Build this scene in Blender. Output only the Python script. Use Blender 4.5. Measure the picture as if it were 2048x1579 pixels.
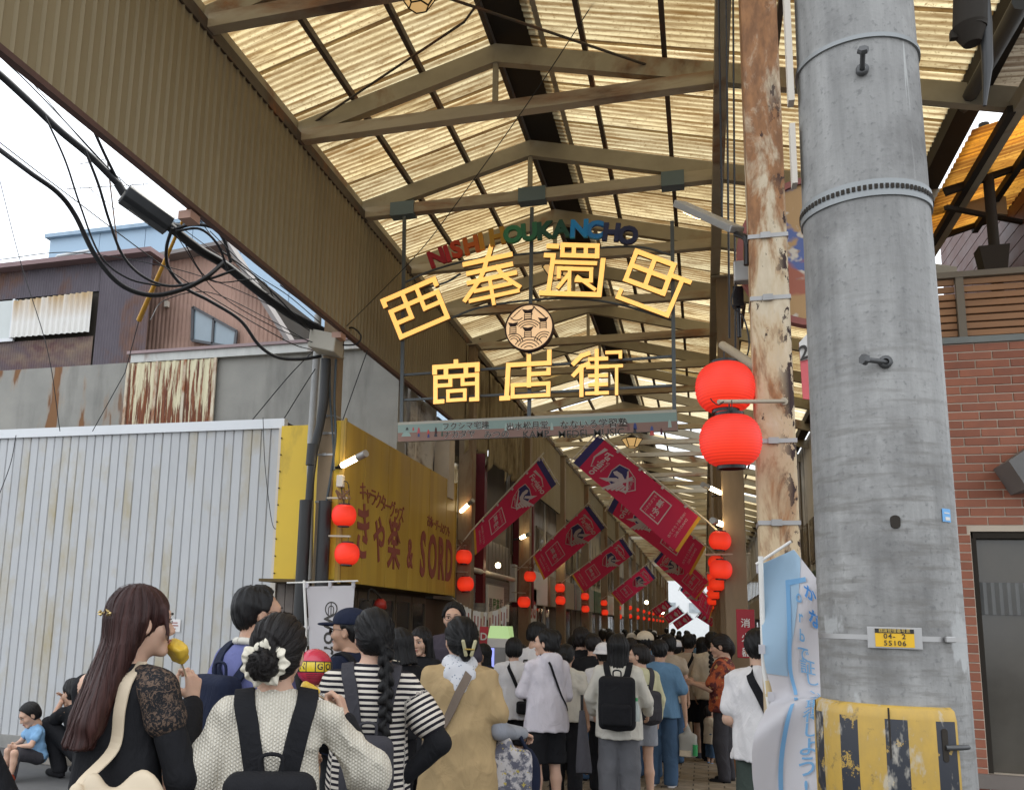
import bpy, math, random
import numpy as np
from mathutils import Vector, Matrix
for _o in list(bpy.data.objects): bpy.data.objects.remove(_o)
R = math.radians
SC = bpy.context.scene
COL = SC.collection
rnd = random.Random(7)
# ------------------------------------------------------------------ camera, world, sun, exposure
EYE = 1.6                                    # camera height in metres; +Y runs along the arcade, +X to its right
PITCH, ROLL, YAW = R(10.07), R(1.72), R(17.6)
_f0 = Vector((-math.sin(YAW), math.cos(YAW), 0)); _r0 = Vector((math.cos(YAW), math.sin(YAW), 0)); _u0 = Vector((0, 0, 1))
_F = _f0*math.cos(PITCH) + _u0*math.sin(PITCH); _u = _u0*math.cos(PITCH) - _f0*math.sin(PITCH)
_R = _r0*math.cos(ROLL) + _u*math.sin(ROLL); _U = _u*math.cos(ROLL) - _r0*math.sin(ROLL)
cd = bpy.data.cameras.new('camera'); cam = bpy.data.objects.new('camera', cd); COL.objects.link(cam)
cam.matrix_world = Matrix(((_R.x, _U.x, -_F.x, 0), (_R.y, _U.y, -_F.y, 0), (_R.z, _U.z, -_F.z, EYE), (0, 0, 0, 1)))
cd.sensor_width = 36.0; cd.lens = 36*1830/2048
cd.shift_x = (1024-830)/2048; cd.shift_y = (912-789.5)/2048
cd.clip_start = .05; cd.clip_end = 2000
SC.camera = cam
SUN_EL, SUN_AZ = R(58), R(25)                # the sun stands ahead of the camera, above the arcade roof
wd = bpy.data.worlds.new('World'); SC.world = wd; wd.use_nodes = True
_n, _l = wd.node_tree.nodes, wd.node_tree.links
_n.clear()
_out = _n.new('ShaderNodeOutputWorld'); _bg = _n.new('ShaderNodeBackground'); _sk = _n.new('ShaderNodeTexSky')
_sk.sky_type = 'NISHITA'; _sk.sun_disc = False; _sk.sun_elevation = SUN_EL; _sk.sun_rotation = SUN_AZ
_sk.air_density = 1.2; _sk.dust_density = 4.0; _sk.ozone_density = 1.5
_mx = _n.new('ShaderNodeMix'); _mx.data_type = 'RGBA'
_tc = _n.new('ShaderNodeTexCoord'); _no = _n.new('ShaderNodeTexNoise'); _no.inputs['Scale'].default_value = 2.2; _no.inputs['Detail'].default_value = 6
_rp = _n.new('ShaderNodeValToRGB'); _rp.color_ramp.elements[0].position = .3; _rp.color_ramp.elements[0].color = (.55, .55, .55, 1); _rp.color_ramp.elements[1].position = .62
_l.new(_tc.outputs['Generated'], _no.inputs['Vector']); _l.new(_no.outputs['Fac'], _rp.inputs['Fac']); _l.new(_rp.outputs['Color'], _mx.inputs[0])
_l.new(_sk.outputs['Color'], _mx.inputs[6]); _mx.inputs[7].default_value = (10.5, 11.0, 11.6, 1)      # thin bright cloud over the blue
_l.new(_mx.outputs[2], _bg.inputs['Color']); _bg.inputs['Strength'].default_value = .12
_l.new(_bg.outputs[0], _out.inputs[0])
sd = bpy.data.lights.new('sun', 'SUN'); sun = bpy.data.objects.new('sun', sd); COL.objects.link(sun)
sd.energy = 1.5; sd.angle = R(12); sd.color = (1, .95, .86)
sun.rotation_euler = Vector((-math.sin(SUN_AZ)*math.cos(SUN_EL), -math.cos(SUN_AZ)*math.cos(SUN_EL), -math.sin(SUN_EL))).to_track_quat('-Z', 'Y').to_euler()
SC.view_settings.view_transform = 'Standard'; SC.view_settings.look = 'None'; SC.view_settings.gamma = 1; SC.view_settings.use_curve_mapping = False
SC.view_settings.exposure = .72
SC.render.engine = 'CYCLES'
SC.cycles.use_denoising = True; SC.cycles.max_bounces = 8; SC.cycles.diffuse_bounces = 5; SC.cycles.glossy_bounces = 3; SC.cycles.transmission_bounces = 4
SC.cycles.sample_clamp_indirect = 6; SC.cycles.caustics_reflective = False; SC.cycles.caustics_refractive = False

# ------------------------------------------------------------------ helpers: survey a point, objects, meshes
def ray(x, y): return _F*1830 + _R*(x-830) - _U*(y-912)
def onX(x, y, X): d = ray(x, y); return Vector((0, 0, EYE)) + d*(X/d.x)
def onY(x, y, Y): d = ray(x, y); return Vector((0, 0, EYE)) + d*(Y/d.y)
def onZ(x, y, Z): d = ray(x, y); return Vector((0, 0, EYE)) + d*((Z-EYE)/d.z)

ORG = {}
def tag(o, label=None, cat=None, group=None, kind=None):
    for k, v in (('label', label), ('category', cat), ('group', group), ('kind', kind)):
        if v: o[k] = v
    if cat and not kind: o['kind'] = 'thing'
    return o
def thing(name, label, cat, loc=(0, 0, 0), group=None, rz=0):
    o = bpy.data.objects.new(name, None); COL.objects.link(o); o.empty_display_size = .1
    o.location = loc; o.rotation_euler.z = rz
    ORG[o.name] = Vector(loc)
    return tag(o, label, cat, group)
def link(name, me, parent=None):
    o = bpy.data.objects.new(name, me); COL.objects.link(o)
    if parent is not None: o.parent = parent
    return o
def copy_tree(o, parent=None):
    c = o.copy(); COL.objects.link(c)
    if parent is not None: c.parent = parent
    for ch in KIDS.get(o.name, ()): copy_tree(ch, c)
    return c
KIDS = {}

class MB:
    """collects vertices and faces, then links them as one mesh object"""
    def __init__(s): s.v = []; s.f = []; s.sm = []
    def add(s, vs, fs, smooth=False):
        b = len(s.v); s.v.extend([tuple(p) for p in vs]); s.f.extend([tuple(i+b for i in f) for f in fs]); s.sm.extend([smooth]*len(fs)); return s
    def box(s, lo, hi):
        (a, b, c), (d, e, f) = lo, hi
        return s.add([(a,b,c),(d,b,c),(d,e,c),(a,e,c),(a,b,f),(d,b,f),(d,e,f),(a,e,f)], [(0,3,2,1),(4,5,6,7),(0,1,5,4),(1,2,6,5),(2,3,7,6),(3,0,4,7)])
    def cbox(s, c, d): return s.box([c[i]-d[i]/2 for i in range(3)], [c[i]+d[i]/2 for i in range(3)])
    def obox(s, o, x, y, z):
        """box from corner o with edge vectors x, y, z"""
        o, x, y, z = map(Vector, (o, x, y, z))
        return s.add([o, o+x, o+x+y, o+y, o+z, o+x+z, o+x+y+z, o+y+z], [(0,3,2,1),(4,5,6,7),(0,1,5,4),(1,2,6,5),(2,3,7,6),(3,0,4,7)])
    def bar(s, p, q, w, h=None, up=(0, 0, 1)):
        p, q, up = Vector(p), Vector(q), Vector(up); h = h or w
        d = (q-p).normalized(); x = d.cross(up)
        if x.length < 1e-4: x = d.cross(Vector((1, 0, 0)))
        x.normalize(); y = x.cross(d)
        return s.obox(p - x*w/2 - y*h/2, x*w, q-p, y*h)
    def tube(s, pts, r, n=8, cap=True):
        pts = [Vector(p) for p in pts]; rs = r if isinstance(r, (list, tuple)) else [r]*len(pts)
        vs = []; fs = []; x = None
        for i, p in enumerate(pts):
            d = (pts[min(i+1, len(pts)-1)] - pts[max(i-1, 0)]).normalized()
            if x is None:
                x = d.cross(Vector((0, 0, 1)))
                if x.length < 1e-3: x = d.cross(Vector((1, 0, 0)))
            x = (x - d*x.dot(d)).normalized(); y = d.cross(x)
            for k in range(n):
                a = 2*math.pi*k/n; vs.append(p + (x*math.cos(a) + y*math.sin(a))*rs[i])
        for i in range(len(pts)-1):
            for k in range(n): fs.append((i*n+k, i*n+(k+1)%n, (i+1)*n+(k+1)%n, (i+1)*n+k))
        s.add(vs, fs, True)
        if cap: s.add(vs[:n], [tuple(range(n))[::-1]]); s.add(vs[-n:], [tuple(range(n))])
        return s
    def lathe(s, c, prof, n=24, axis=(0, 0, 1), smooth=True):
        """prof = [(r, h)...] turned round axis through c"""
        c, d = Vector(c), Vector(axis).normalized(); x = d.cross(Vector((0, 1, 0)))
        if x.length < 1e-3: x = d.cross(Vector((1, 0, 0)))
        x.normalize(); y = d.cross(x); vs = []; fs = []
        for r, h in prof:
            for k in range(n):
                a = 2*math.pi*k/n; vs.append(c + d*h + (x*math.cos(a)+y*math.sin(a))*max(r, 1e-4))
        for i in range(len(prof)-1):
            for k in range(n): fs.append((i*n+k, i*n+(k+1)%n, (i+1)*n+(k+1)%n, (i+1)*n+k))
        return s.add(vs, fs, smooth)
    def prism(s, poly, o, x, y, t):
        """polygon (2D) set in the frame o, x, y and pulled out by the vector t"""
        o, x, y, t = map(Vector, (o, x, y, t)); n = len(poly)
        vs = [o + x*p[0] + y*p[1] for p in poly]; vs += [v + t for v in vs]
        return s.add(vs, [tuple(range(n))[::-1], tuple(range(n, 2*n))] + [(i, (i+1) % n, n+(i+1) % n, n+i) for i in range(n)])
    def grid(s, nu, nv, fn, smooth=True):
        return s.add([fn(i/nu, j/nv) for j in range(nv+1) for i in range(nu+1)],
                     [(j*(nu+1)+i, j*(nu+1)+i+1, (j+1)*(nu+1)+i+1, (j+1)*(nu+1)+i) for j in range(nv) for i in range(nu)], smooth)
    def build(s, name, m, parent=None, bevel=0, kind=None, solid=0, label=None):
        o0 = Vector((0, 0, 0)); p = parent
        while p is not None: o0 = o0 + (ORG.get(p.name) or Vector((0, 0, 0))); p = p.parent
        me = bpy.data.meshes.new(name)
        me.from_pydata([(v[0]-o0[0], v[1]-o0[1], v[2]-o0[2]) for v in s.v], [], s.f)
        me.polygons.foreach_set('use_smooth', s.sm); me.materials.append(m)
        o = link(name, me, parent)
        if parent is not None: KIDS.setdefault(parent.name, []).append(o)
        if solid:
            md = o.modifiers.new('solid', 'SOLIDIFY'); md.thickness = solid; md.offset = 0
        if bevel:
            md = o.modifiers.new('bevel', 'BEVEL'); md.width = bevel; md.segments = 2; md.limit_method = 'ANGLE'
        if kind: o['kind'] = kind
        if label: o['label'] = label
        return o
def spline(pts, n=8):
    """smooth curve through points (Catmull-Rom)"""
    P = [Vector(p) for p in pts]; P = [P[0]*2-P[1]] + P + [P[-1]*2-P[-2]]; out = []
    for i in range(1, len(P)-2):
        a, b, c, d = P[i-1:i+3]
        for k in range(n):
            t = k/n; out.append(.5*(2*b + (c-a)*t + (2*a-5*b+4*c-d)*t*t + (3*b-a-3*c+d)*t**3))
    return out + [P[-2]]
def sag(p, q, s, n=12):
    p, q = Vector(p), Vector(q); return [p.lerp(q, i/n) - Vector((0, 0, 4*s*(i/n)*(1-i/n))) for i in range(n+1)]

_TXT = {}
def text_mesh(body, size=1, bold=0, shear=0, res=3, space=1, align='CENTER'):
    key = (body, bold, shear, res, space, align)
    if key not in _TXT:
        c = bpy.data.curves.new('letters', 'FONT'); c.body = body; c.align_x = align; c.align_y = 'CENTER'; c.resolution_u = res
        c.offset = bold; c.shear = shear; c.space_character = space; c.fill_mode = 'FRONT'; c.extrude = 0
        o = bpy.data.objects.new('letters', c); COL.objects.link(o)
        dg = bpy.context.evaluated_depsgraph_get(); me = bpy.data.meshes.new_from_object(o.evaluated_get(dg))
        _TXT[key] = ([tuple(v.co) for v in me.vertices], [tuple(p.vertices) for p in me.polygons])
        bpy.data.objects.remove(o); bpy.data.meshes.remove(me)
    vs, fs = _TXT[key]
    return [(x*size, y*size) for x, y, z in vs], fs
def put_text(mb, body, o, x, y, size, depth=0, **kw):
    """lettering laid in the frame o, x (reading direction), y (up); depth pulls it out along x cross y"""
    o, x, y = Vector(o), Vector(x).normalized(), Vector(y).normalized(); n = x.cross(y)
    vs, fs = text_mesh(body, size, **kw); P = [o + x*a + y*b for a, b in vs]
    if not depth: return mb.add(P, fs)
    k = len(P); top = [p + n*depth for p in P]; cnt = {}
    for f in fs:
        for i in range(len(f)):
            e = (f[i], f[(i+1) % len(f)]); cnt[e] = cnt.get(e, 0)+1
    side = [(b, a, a+k, b+k) for a, b in cnt if (b, a) not in cnt]
    return mb.add(P+top, [tuple(i+k for i in f) for f in fs] + [(d, c, b, a) for a, b, c, d in side])

# ------------------------------------------------------------------ materials
MATS = {}
class NB:
    def __init__(s, name):
        s.m = bpy.data.materials.new(name); s.m.use_nodes = True; s.t = s.m.node_tree; s.t.nodes.clear()
        s.out = s.t.nodes.new('ShaderNodeOutputMaterial')
    def n(s, typ, **kw):
        nd = s.t.nodes.new('ShaderNode'+typ)
        for k, v in kw.items():
            if k.startswith('_'): setattr(nd, k[1:], v)
            else: s.i(nd, k.replace('__', ' '), v)
        return nd
    def i(s, nd, k, v):
        so = nd.inputs[int(k[1:])] if k[0] == 'i' and k[1:].isdigit() else nd.inputs[k]
        if isinstance(v, bpy.types.NodeSocket): s.t.links.new(v, so)
        elif isinstance(v, (tuple, list)) and len(v) == 3 and so.type == 'RGBA': so.default_value = (*v, 1)
        else: so.default_value = v
    def vec(s, scale=(1, 1, 1), src='Object', rand=True):
        tc = s.n('TexCoord'); v = tc.outputs[src]
        if rand:
            oi = s.n('ObjectInfo'); c = s.n('CombineXYZ', X=s.math('MULTIPLY', oi.outputs['Random'], 37.), Y=s.math('MULTIPLY', oi.outputs['Random'], 91.), Z=s.math('MULTIPLY', oi.outputs['Random'], 53.))
            v = s.n('VectorMath', _operation='ADD', i0=v, i1=c.outputs[0]).outputs[0]
        return s.n('VectorMath', _operation='MULTIPLY', i0=v, i1=scale).outputs[0]
    def noise(s, vec, scale=5, detail=4, rough=.55, dist=0): return s.n('TexNoise', Vector=vec, Scale=scale, Detail=detail, Roughness=rough, Distortion=dist).outputs['Fac']
    def math(s, op, a, b=0., clamp=False): return s.n('Math', _operation=op, _use_clamp=clamp, i0=a, i1=b).outputs[0]
    def rng(s, v, a, b, c=0., d=1.): return s.n('MapRange', Value=v, From__Min=a, From__Max=b, To__Min=c, To__Max=d).outputs[0]
    def mix(s, f, a, b, typ='MIX'): return s.n('Mix', _data_type='RGBA', _blend_type=typ, i0=f, i6=a, i7=b).outputs[2]
    def bsdf(s, col, rough=.6, metal=0., spec=.4, bump=None, bdist=.01, bstr=.5, **kw):
        p = s.n('BsdfPrincipled', Base__Color=col, Roughness=rough, Metallic=metal)
        p.inputs['Specular IOR Level'].default_value = spec
        for k, v in kw.items(): s.i(p, k.replace('__', ' '), v)
        if bump is not None: s.i(p, 'Normal', s.n('Bump', Height=bump, Distance=bdist, Strength=bstr).outputs[0])
        return p.outputs[0]
    def done(s, sh): s.t.links.new(sh, s.out.inputs[0]); return s.m
def mat(name, col, rough=.6, metal=0., var=.18, vs=3., stretch=(1, 1, 1), bump=0., bs=60., dirt=None, emit=0, spec=.35, rand=True, trans=0, **kw):
    """plain surface: uneven colour, fine relief, optional dirt = (colour, amount, scale, stretch)"""
    if name in MATS: return MATS[name]
    b = NB(name); v = b.vec(stretch, rand=rand)
    n1 = b.noise(v, vs, 5); f = b.rng(n1, .25, .75, 1-var, 1+var)
    c = b.mix(1., col, b.n('CombineColor', Red=f, Green=f, Blue=f).outputs[0], 'MULTIPLY')
    if dirt:
        dc, amt, ds, dst = dirt; n2 = b.noise(b.vec(dst, rand=rand), ds, 6, .65)
        c = b.mix(b.rng(n2, .62-amt*.5, .75-amt*.35), c, dc)
    bm = b.noise(v, bs, 3) if bump else None
    sh = b.bsdf(c, b.rng(n1, .3, .7, max(rough-.08, .05), min(rough+.08, 1)), metal, spec, bm, .002, bump, **kw)
    if trans:
        sh = b.n('MixShader', i0=trans, i1=sh, i2=b.n('BsdfTranslucent', Color=c).outputs[0]).outputs[0]
    if emit:
        sh = b.n('AddShader', i0=sh, i1=b.n('Emission', Color=col if isinstance(col, tuple) else (1, 1, 1), Strength=emit).outputs[0]).outputs[0]
    MATS[name] = b.done(sh); return MATS[name]
def glow(name, col, k, face=None):
    if name in MATS: return MATS[name]
    b = NB(name); MATS[name] = b.done(b.n('AddShader', i0=b.bsdf(face or col, .5), i1=b.n('Emission', Color=col, Strength=k).outputs[0]).outputs[0]); return MATS[name]
def rusty(name, paint, amt=.5, scale=3., stretch=(1, 1, .35), rust=((.30, .12, .045), (.10, .045, .025)), rough=.7, flake=False, bump=.3):
    """painted steel with rust stains (and bare flaked patches)"""
    if name in MATS: return MATS[name]
    b = NB(name); v = b.vec(stretch)
    n1 = b.noise(v, scale, 7, .62, .3); n2 = b.noise(v, scale*4, 5, .6)
    f = b.rng(n1, .62-amt*.3, .70-amt*.12)
    rc = b.mix(b.rng(n2, .35, .65), rust[0], rust[1])
    pf = b.rng(n2, .2, .8, .82, 1.12)
    pc = b.mix(1., paint, b.n('CombineColor', Red=pf, Green=pf, Blue=pf).outputs[0], 'MULTIPLY')
    c = b.mix(b.math('MULTIPLY', f, .85), pc, rc); h = b.math('ADD', n2, b.math('MULTIPLY', f, -.3))
    if flake:
        n3 = b.noise(b.vec((1, 1, .55)), 9., 5, .7); fl = b.math('MULTIPLY', b.rng(n3, .585, .6), b.rng(b.noise(b.vec((1, 1, .4)), 1.1, 2), .42, .5))
        c = b.mix(fl, c, (.045, .028, .025)); h = b.math('SUBTRACT', h, fl)
    MATS[name] = b.done(b.bsdf(c, b.rng(n1, .3, .7, rough-.15, rough+.1), 0, .35, h, .004, bump)); return MATS[name]
# ================================================================== ground and setting
b = NB('asphalt'); v = b.vec(rand=False); n1 = b.noise(v, 1.2, 6, .6); n2 = b.noise(v, 90, 3)
M_ASPH = b.done(b.bsdf(b.mix(b.rng(n1, .3, .7), (.085, .086, .088), (.125, .122, .118)), .85, 0, .3, n2, .004, .6))
M_CONC = mat('kerb concrete', (.3, .29, .27), .85, var=.25, vs=6, bump=.4, bs=80)
g = MB(); g.grid(30, 30, lambda a, c: (-400+800*a, -60+800*c, 0), False)
tag(g.build('ground', M_ASPH), kind='structure')
b = NB('paving'); v = b.vec(rand=True); oi = b.n('ObjectInfo').outputs['Random']
M_TILE = b.done(b.bsdf(b.mix(b.rng(b.noise(v, 7, 5), .3, .7), b.mix(oi, (.30, .24, .17), (.37, .30, .22)), b.mix(oi, (.25, .2, .135), (.17, .135, .095))), .7, 0, .35, b.noise(v, 120, 3), .002, .4))
M_JOINT = mat('paving joint', (.10, .085, .065), .9)
pv = MB(); pv.box((-3.6, 8.2, .004), (2.0, 95, .03)); pave = tag(pv.build('pavement', M_JOINT), kind='structure')
tm = bpy.data.meshes.new('tile'); TW, TL = .296, .146
tb = MB(); tb.add([(-TW/2, -TL/2, -.02), (TW/2, -TL/2, -.02), (TW/2, TL/2, -.02), (-TW/2, TL/2, -.02), (-TW/2+.006, -TL/2+.006, .006), (TW/2-.006, -TL/2+.006, .006), (TW/2-.006, TL/2-.006, .006), (-TW/2+.006, TL/2-.006, .006)],
                  [(4, 5, 6, 7), (0, 1, 5, 4), (1, 2, 6, 5), (2, 3, 7, 6), (3, 0, 4, 7)])
tm.from_pydata(tb.v, [], tb.f); tm.materials.append(M_TILE)
cnt = 0; far = MB()
for j in range(0, 300):
    y = 8.32 + j*.15
    for i in range(-12, 7):
        x = i*.3 + (.15 if j % 2 else 0)
        if x < -3.3 or x > 1.9: continue
        near = -1.9 < x < .75 and 9.6 < y < 13.9
        if near and cnt < 300:
            t = link('tile', tm, pave); t.location = (x, y, .03 + rnd.uniform(-.0015, .0015)); t.rotation_euler = (rnd.uniform(-.006, .006), rnd.uniform(-.004, .004), rnd.uniform(-.006, .006)); cnt += 1
        elif y < 40: far.add([(p[0]+x, p[1]+y, p[2]+.03) for p in tb.v], tb.f)
far.build('paving_tiles', M_TILE, pave, kind='stuff')

# ================================================================== arcade canopy
XL, XRG, XG = -3.4, -1.6, 1.92              # left eave, ridge, right gutter
ZE, ZR = 6.07, 6.55                         # underside of the sheets at the eave and at the ridge
SL = (ZR-ZE)/(XRG-XL)
M_STEEL = rusty('canopy steel', (.37, .325, .24), .18, 1.2, (1, 1, 1), bump=.15)
M_STEELD = rusty('canopy purlin', (.085, .065, .05), .3, 2., (1, 1, 1))
M_CHORD = rusty('lower chord steel', (.45, .385, .28), .40, 1.3, (.5, 1, 2), bump=.2)
M_BLUEBR = mat('grey blue bracket', (.13, .18, .2), .5, var=.1)
M_DARK = mat('dark board', (.03, .024, .018), .85)
b = NB('fascia'); v = b.vec(); oi = b.n('ObjectInfo').outputs['Random']
n1 = b.noise(b.vec((3, 3, .5)), 2., 5); n2 = b.noise(b.vec((1, 1, 1), rand=False), .6, 4)
c = b.mix(b.rng(n1, .3, .72), b.mix(oi, (.285, .228, .135), (.325, .262, .158)), b.mix(b.rng(n2, .3, .7), (.255, .20, .115), (.35, .285, .175)))
M_FASC = b.done(b.bsdf(c, .6, 0, .3, b.noise(v, 30, 3), .002, .2))
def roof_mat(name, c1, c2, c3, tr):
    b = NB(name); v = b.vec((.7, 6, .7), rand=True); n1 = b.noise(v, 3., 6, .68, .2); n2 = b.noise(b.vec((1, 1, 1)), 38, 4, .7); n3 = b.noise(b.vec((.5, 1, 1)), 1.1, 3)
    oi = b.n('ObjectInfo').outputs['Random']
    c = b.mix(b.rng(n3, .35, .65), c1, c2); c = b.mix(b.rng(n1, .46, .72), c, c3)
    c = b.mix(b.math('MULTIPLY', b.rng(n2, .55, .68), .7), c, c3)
    sy = b.n('SeparateXYZ', Vector=b.n('TexCoord').outputs['Object']).outputs[1]   # valleys painted dark: grime plus the wave shading the translucent sheet lacks
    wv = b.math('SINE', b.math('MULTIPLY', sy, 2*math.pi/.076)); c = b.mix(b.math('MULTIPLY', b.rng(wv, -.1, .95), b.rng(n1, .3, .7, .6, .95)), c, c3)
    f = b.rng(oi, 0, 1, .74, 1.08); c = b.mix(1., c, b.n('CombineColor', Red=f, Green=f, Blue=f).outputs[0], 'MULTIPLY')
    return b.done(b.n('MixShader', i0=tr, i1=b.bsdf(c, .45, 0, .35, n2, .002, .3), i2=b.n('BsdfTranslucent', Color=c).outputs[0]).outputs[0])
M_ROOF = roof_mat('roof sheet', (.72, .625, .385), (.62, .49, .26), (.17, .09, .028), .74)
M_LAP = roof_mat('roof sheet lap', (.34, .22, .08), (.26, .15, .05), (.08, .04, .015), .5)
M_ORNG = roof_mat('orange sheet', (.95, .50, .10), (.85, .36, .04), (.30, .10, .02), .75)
canopy = thing('arcade_canopy', 'long shopping arcade roof of yellowed corrugated translucent sheets on rusty steel trusses', 'arcade roof', (0, 3, 0))
Y0, YEND = 2.9, 96.
def zr(x): return ZR - abs(x-XRG)*SL
def corr(y0, y1, x0, x1, lift=0., pitch=.076, amp=.010, seg=8):
    """corrugated sheet whose waves run down the slope"""
    n = max(1, round((y1-y0)/pitch))*seg; m = MB(); vs = []
    for j in range(3):
        x = x0 + (x1-x0)*j/2
        for i in range(n+1):
            y = y0 + (y1-y0)*i/n; vs.append((x, y, zr(x) + .035 + lift + amp*math.sin(2*math.pi*i/seg)))
    m.add(vs, [(j*(n+1)+i, j*(n+1)+i+1, (j+1)*(n+1)+i+1, (j+1)*(n+1)+i) for j in range(2) for i in range(n)], True); return m
SW = .684
k = 0; y = Y0
while y < 17:
    for side, (x0, x1) in enumerate(((XL-.12, XRG-.02), (XRG+.30, XG))):
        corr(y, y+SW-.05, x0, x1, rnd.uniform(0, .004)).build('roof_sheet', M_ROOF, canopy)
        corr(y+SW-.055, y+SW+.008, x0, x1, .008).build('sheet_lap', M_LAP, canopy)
    y += SW
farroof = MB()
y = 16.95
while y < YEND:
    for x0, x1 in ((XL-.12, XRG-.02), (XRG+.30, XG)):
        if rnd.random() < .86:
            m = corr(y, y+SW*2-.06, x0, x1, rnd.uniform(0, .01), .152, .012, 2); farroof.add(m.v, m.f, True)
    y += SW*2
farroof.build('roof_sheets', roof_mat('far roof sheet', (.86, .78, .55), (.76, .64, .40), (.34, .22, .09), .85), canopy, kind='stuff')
# ridge boards
m = MB(); m.box((XRG-.03, Y0, ZR+.02), (XRG+.38, YEND, ZR+.05)); m.build('ridge_board', M_DARK, canopy)
m = MB(); m.box((XRG+.39, Y0, ZR-.09), (XRG+.43, YEND, ZR-.03)); m.build('ridge_purlin', M_STEEL, canopy)
m = MB(); m.box((XRG-.05, Y0, ZR-.05), (XRG-.01, YEND, ZR+.01)); m.build('ridge_purlin', M_STEELD, canopy)
for px in (-2.9, -2.27, -.84, -.2, .62, 1.2):
    m = MB(); m.box((px-.02, Y0, zr(px)-.035), (px+.02, YEND, zr(px)+.026)); m.build('purlin', M_STEELD, canopy)
# trusses
TY = [5.35 + 1.66*i for i in range(-1, 52)]
def truss_parts(first):
    """one truss about y = 0: rafters, lower chord, king post"""
    out = []
    m = MB(); d = .085
    m.prism([(XL-.02, zr(XL)-.05-2*d), (XRG, ZR-.06-2*d), (XRG, ZR-.06), (XL-.02, zr(XL)-.05)], (0, -.04, 0), (1, 0, 0), (0, 0, 1), (0, .08, 0)); out.append(('rafter', m, M_STEEL))
    m = MB(); m.prism([(XRG, ZR-.06-2*d), (2.6, zr(2.6)-.05-2*d), (2.6, zr(2.6)-.05), (XRG, ZR-.06)], (0, -.04, 0), (1, 0, 0), (0, 0, 1), (0, .08, 0)); out.append(('rafter', m, M_STEEL))
    m = MB(); m.box((XL+.02, -.05, 5.83), (.2, .05, 5.94)); m.box((XL+.02, -.012, 5.94), (.2, .012, 5.945)); out.append(('lower_chord', m, M_CHORD))
    m = MB(); m.box((XRG-.022, -.022, 5.94), (XRG+.022, .022, 6.33)); out.append(('king_post', m, M_STEEL))
    return out
proto = {}
for i, ty in enumerate(TY):
    for j, (nm, m, mt) in enumerate(truss_parts(i == 0)):
        if i == 0: o = m.build(nm, mt, canopy); proto[j] = o; o.location.y = ty-0
        else: o = proto[j].copy(); COL.objects.link(o); o.parent = canopy; o.location.y = ty
# left eave beams and gutter, right beam and gutter
m = MB(); m.box((XL-.06, Y0, 5.80), (XL+.02, YEND, 5.90)); m.build('eave_beam', M_STEELD, canopy)
m = MB(); m.box((XL-.12, Y0, 5.98), (XL-.04, YEND, 6.05)); m.build('eave_purlin', M_STEEL, canopy)
m = MB(); m.box((.17, Y0, 5.70), (.27, YEND, 5.88)); m.build('longitudinal_beam', M_STEEL, canopy)
m = MB(); m.box((XG, Y0, zr(XG)-.10), (XG+.16, YEND, zr(XG)+.06)); m.build('gutter', M_DARK, canopy)
m = MB(); m.box((XG+.25, Y0, 5.25), (XG+.33, YEND, 5.36)); m.build('gutter_beam', M_STEEL, canopy)
# tie rods under the sheets and small plates
for y0 in (4.2, 13.6):
    m = MB(); m.tube([(XL+.1, y0, 6.0), (.1, y0+3.2, 6.1)], .011, 6); m.build('tie_rod', M_STEELD, canopy)
m = MB(); m.tube([(.1, 4.0, 6.1), (-1.7, 6.3, 6.25), (XL+.1, 7.0, 6.0)], .011, 6); m.build('tie_rod', M_STEELD, canopy)
# fascia of narrow ribbed strips
fs = thing('fascia_wall', 'tall beige fascia of narrow vertical metal ribs under the canopy eave', 'fascia', (XL, 2.4, 4.45))
P = .1; prof = [(0, .012), (.012, 0.), (.016, .014), (P-.004, .014), (P, .012)]
fm = MB(); fm.add([(-a2, a1, z) for z in (0, 1.35) for a1, a2 in ((.0, -.020), (.003, -.012), (.009, .003), (.091, .003), (.097, -.012), (P, -.020))], [(i, i+1, i+7, i+6) for i in range(5)])
fme = bpy.data.meshes.new('strip'); fme.from_pydata(fm.v, [], fm.f); fme.materials.append(M_FASC)
for i in range(0, 108):
    o = link('rib_strip', fme, fs); o.location = (rnd.uniform(-.0008, .0008), i*P, 0)
m = MB(); m.box((XL-.03, 2.4, 4.41), (XL+.02, 13.2, 4.448)); m.build('bottom_trim', mat('fascia trim', (.11, .06, .05), .7), fs)
m = MB(); m.box((XL-.05, 2.4, 4.45), (XL-.012, 13.2, 5.8)); m.build('backing', mat('fascia backing', (.13, .10, .05), .8), fs)
# wooden brackets poking out below the fascia
for y in (5.3, 8.15):
    m = MB(); m.box((XL-.10, y, 4.345), (XL-.0, y+.13, 4.405)); tag(m.build('wood_block', mat('pink wood', (.42, .26, .2), .8)), 'pinkish wooden block end poking out below the fascia, ' + ('higher one beside the black cable closure' if y < 6 else 'lower one above the wall pole'), 'wood block', 'wood block ends below the fascia')
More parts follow.
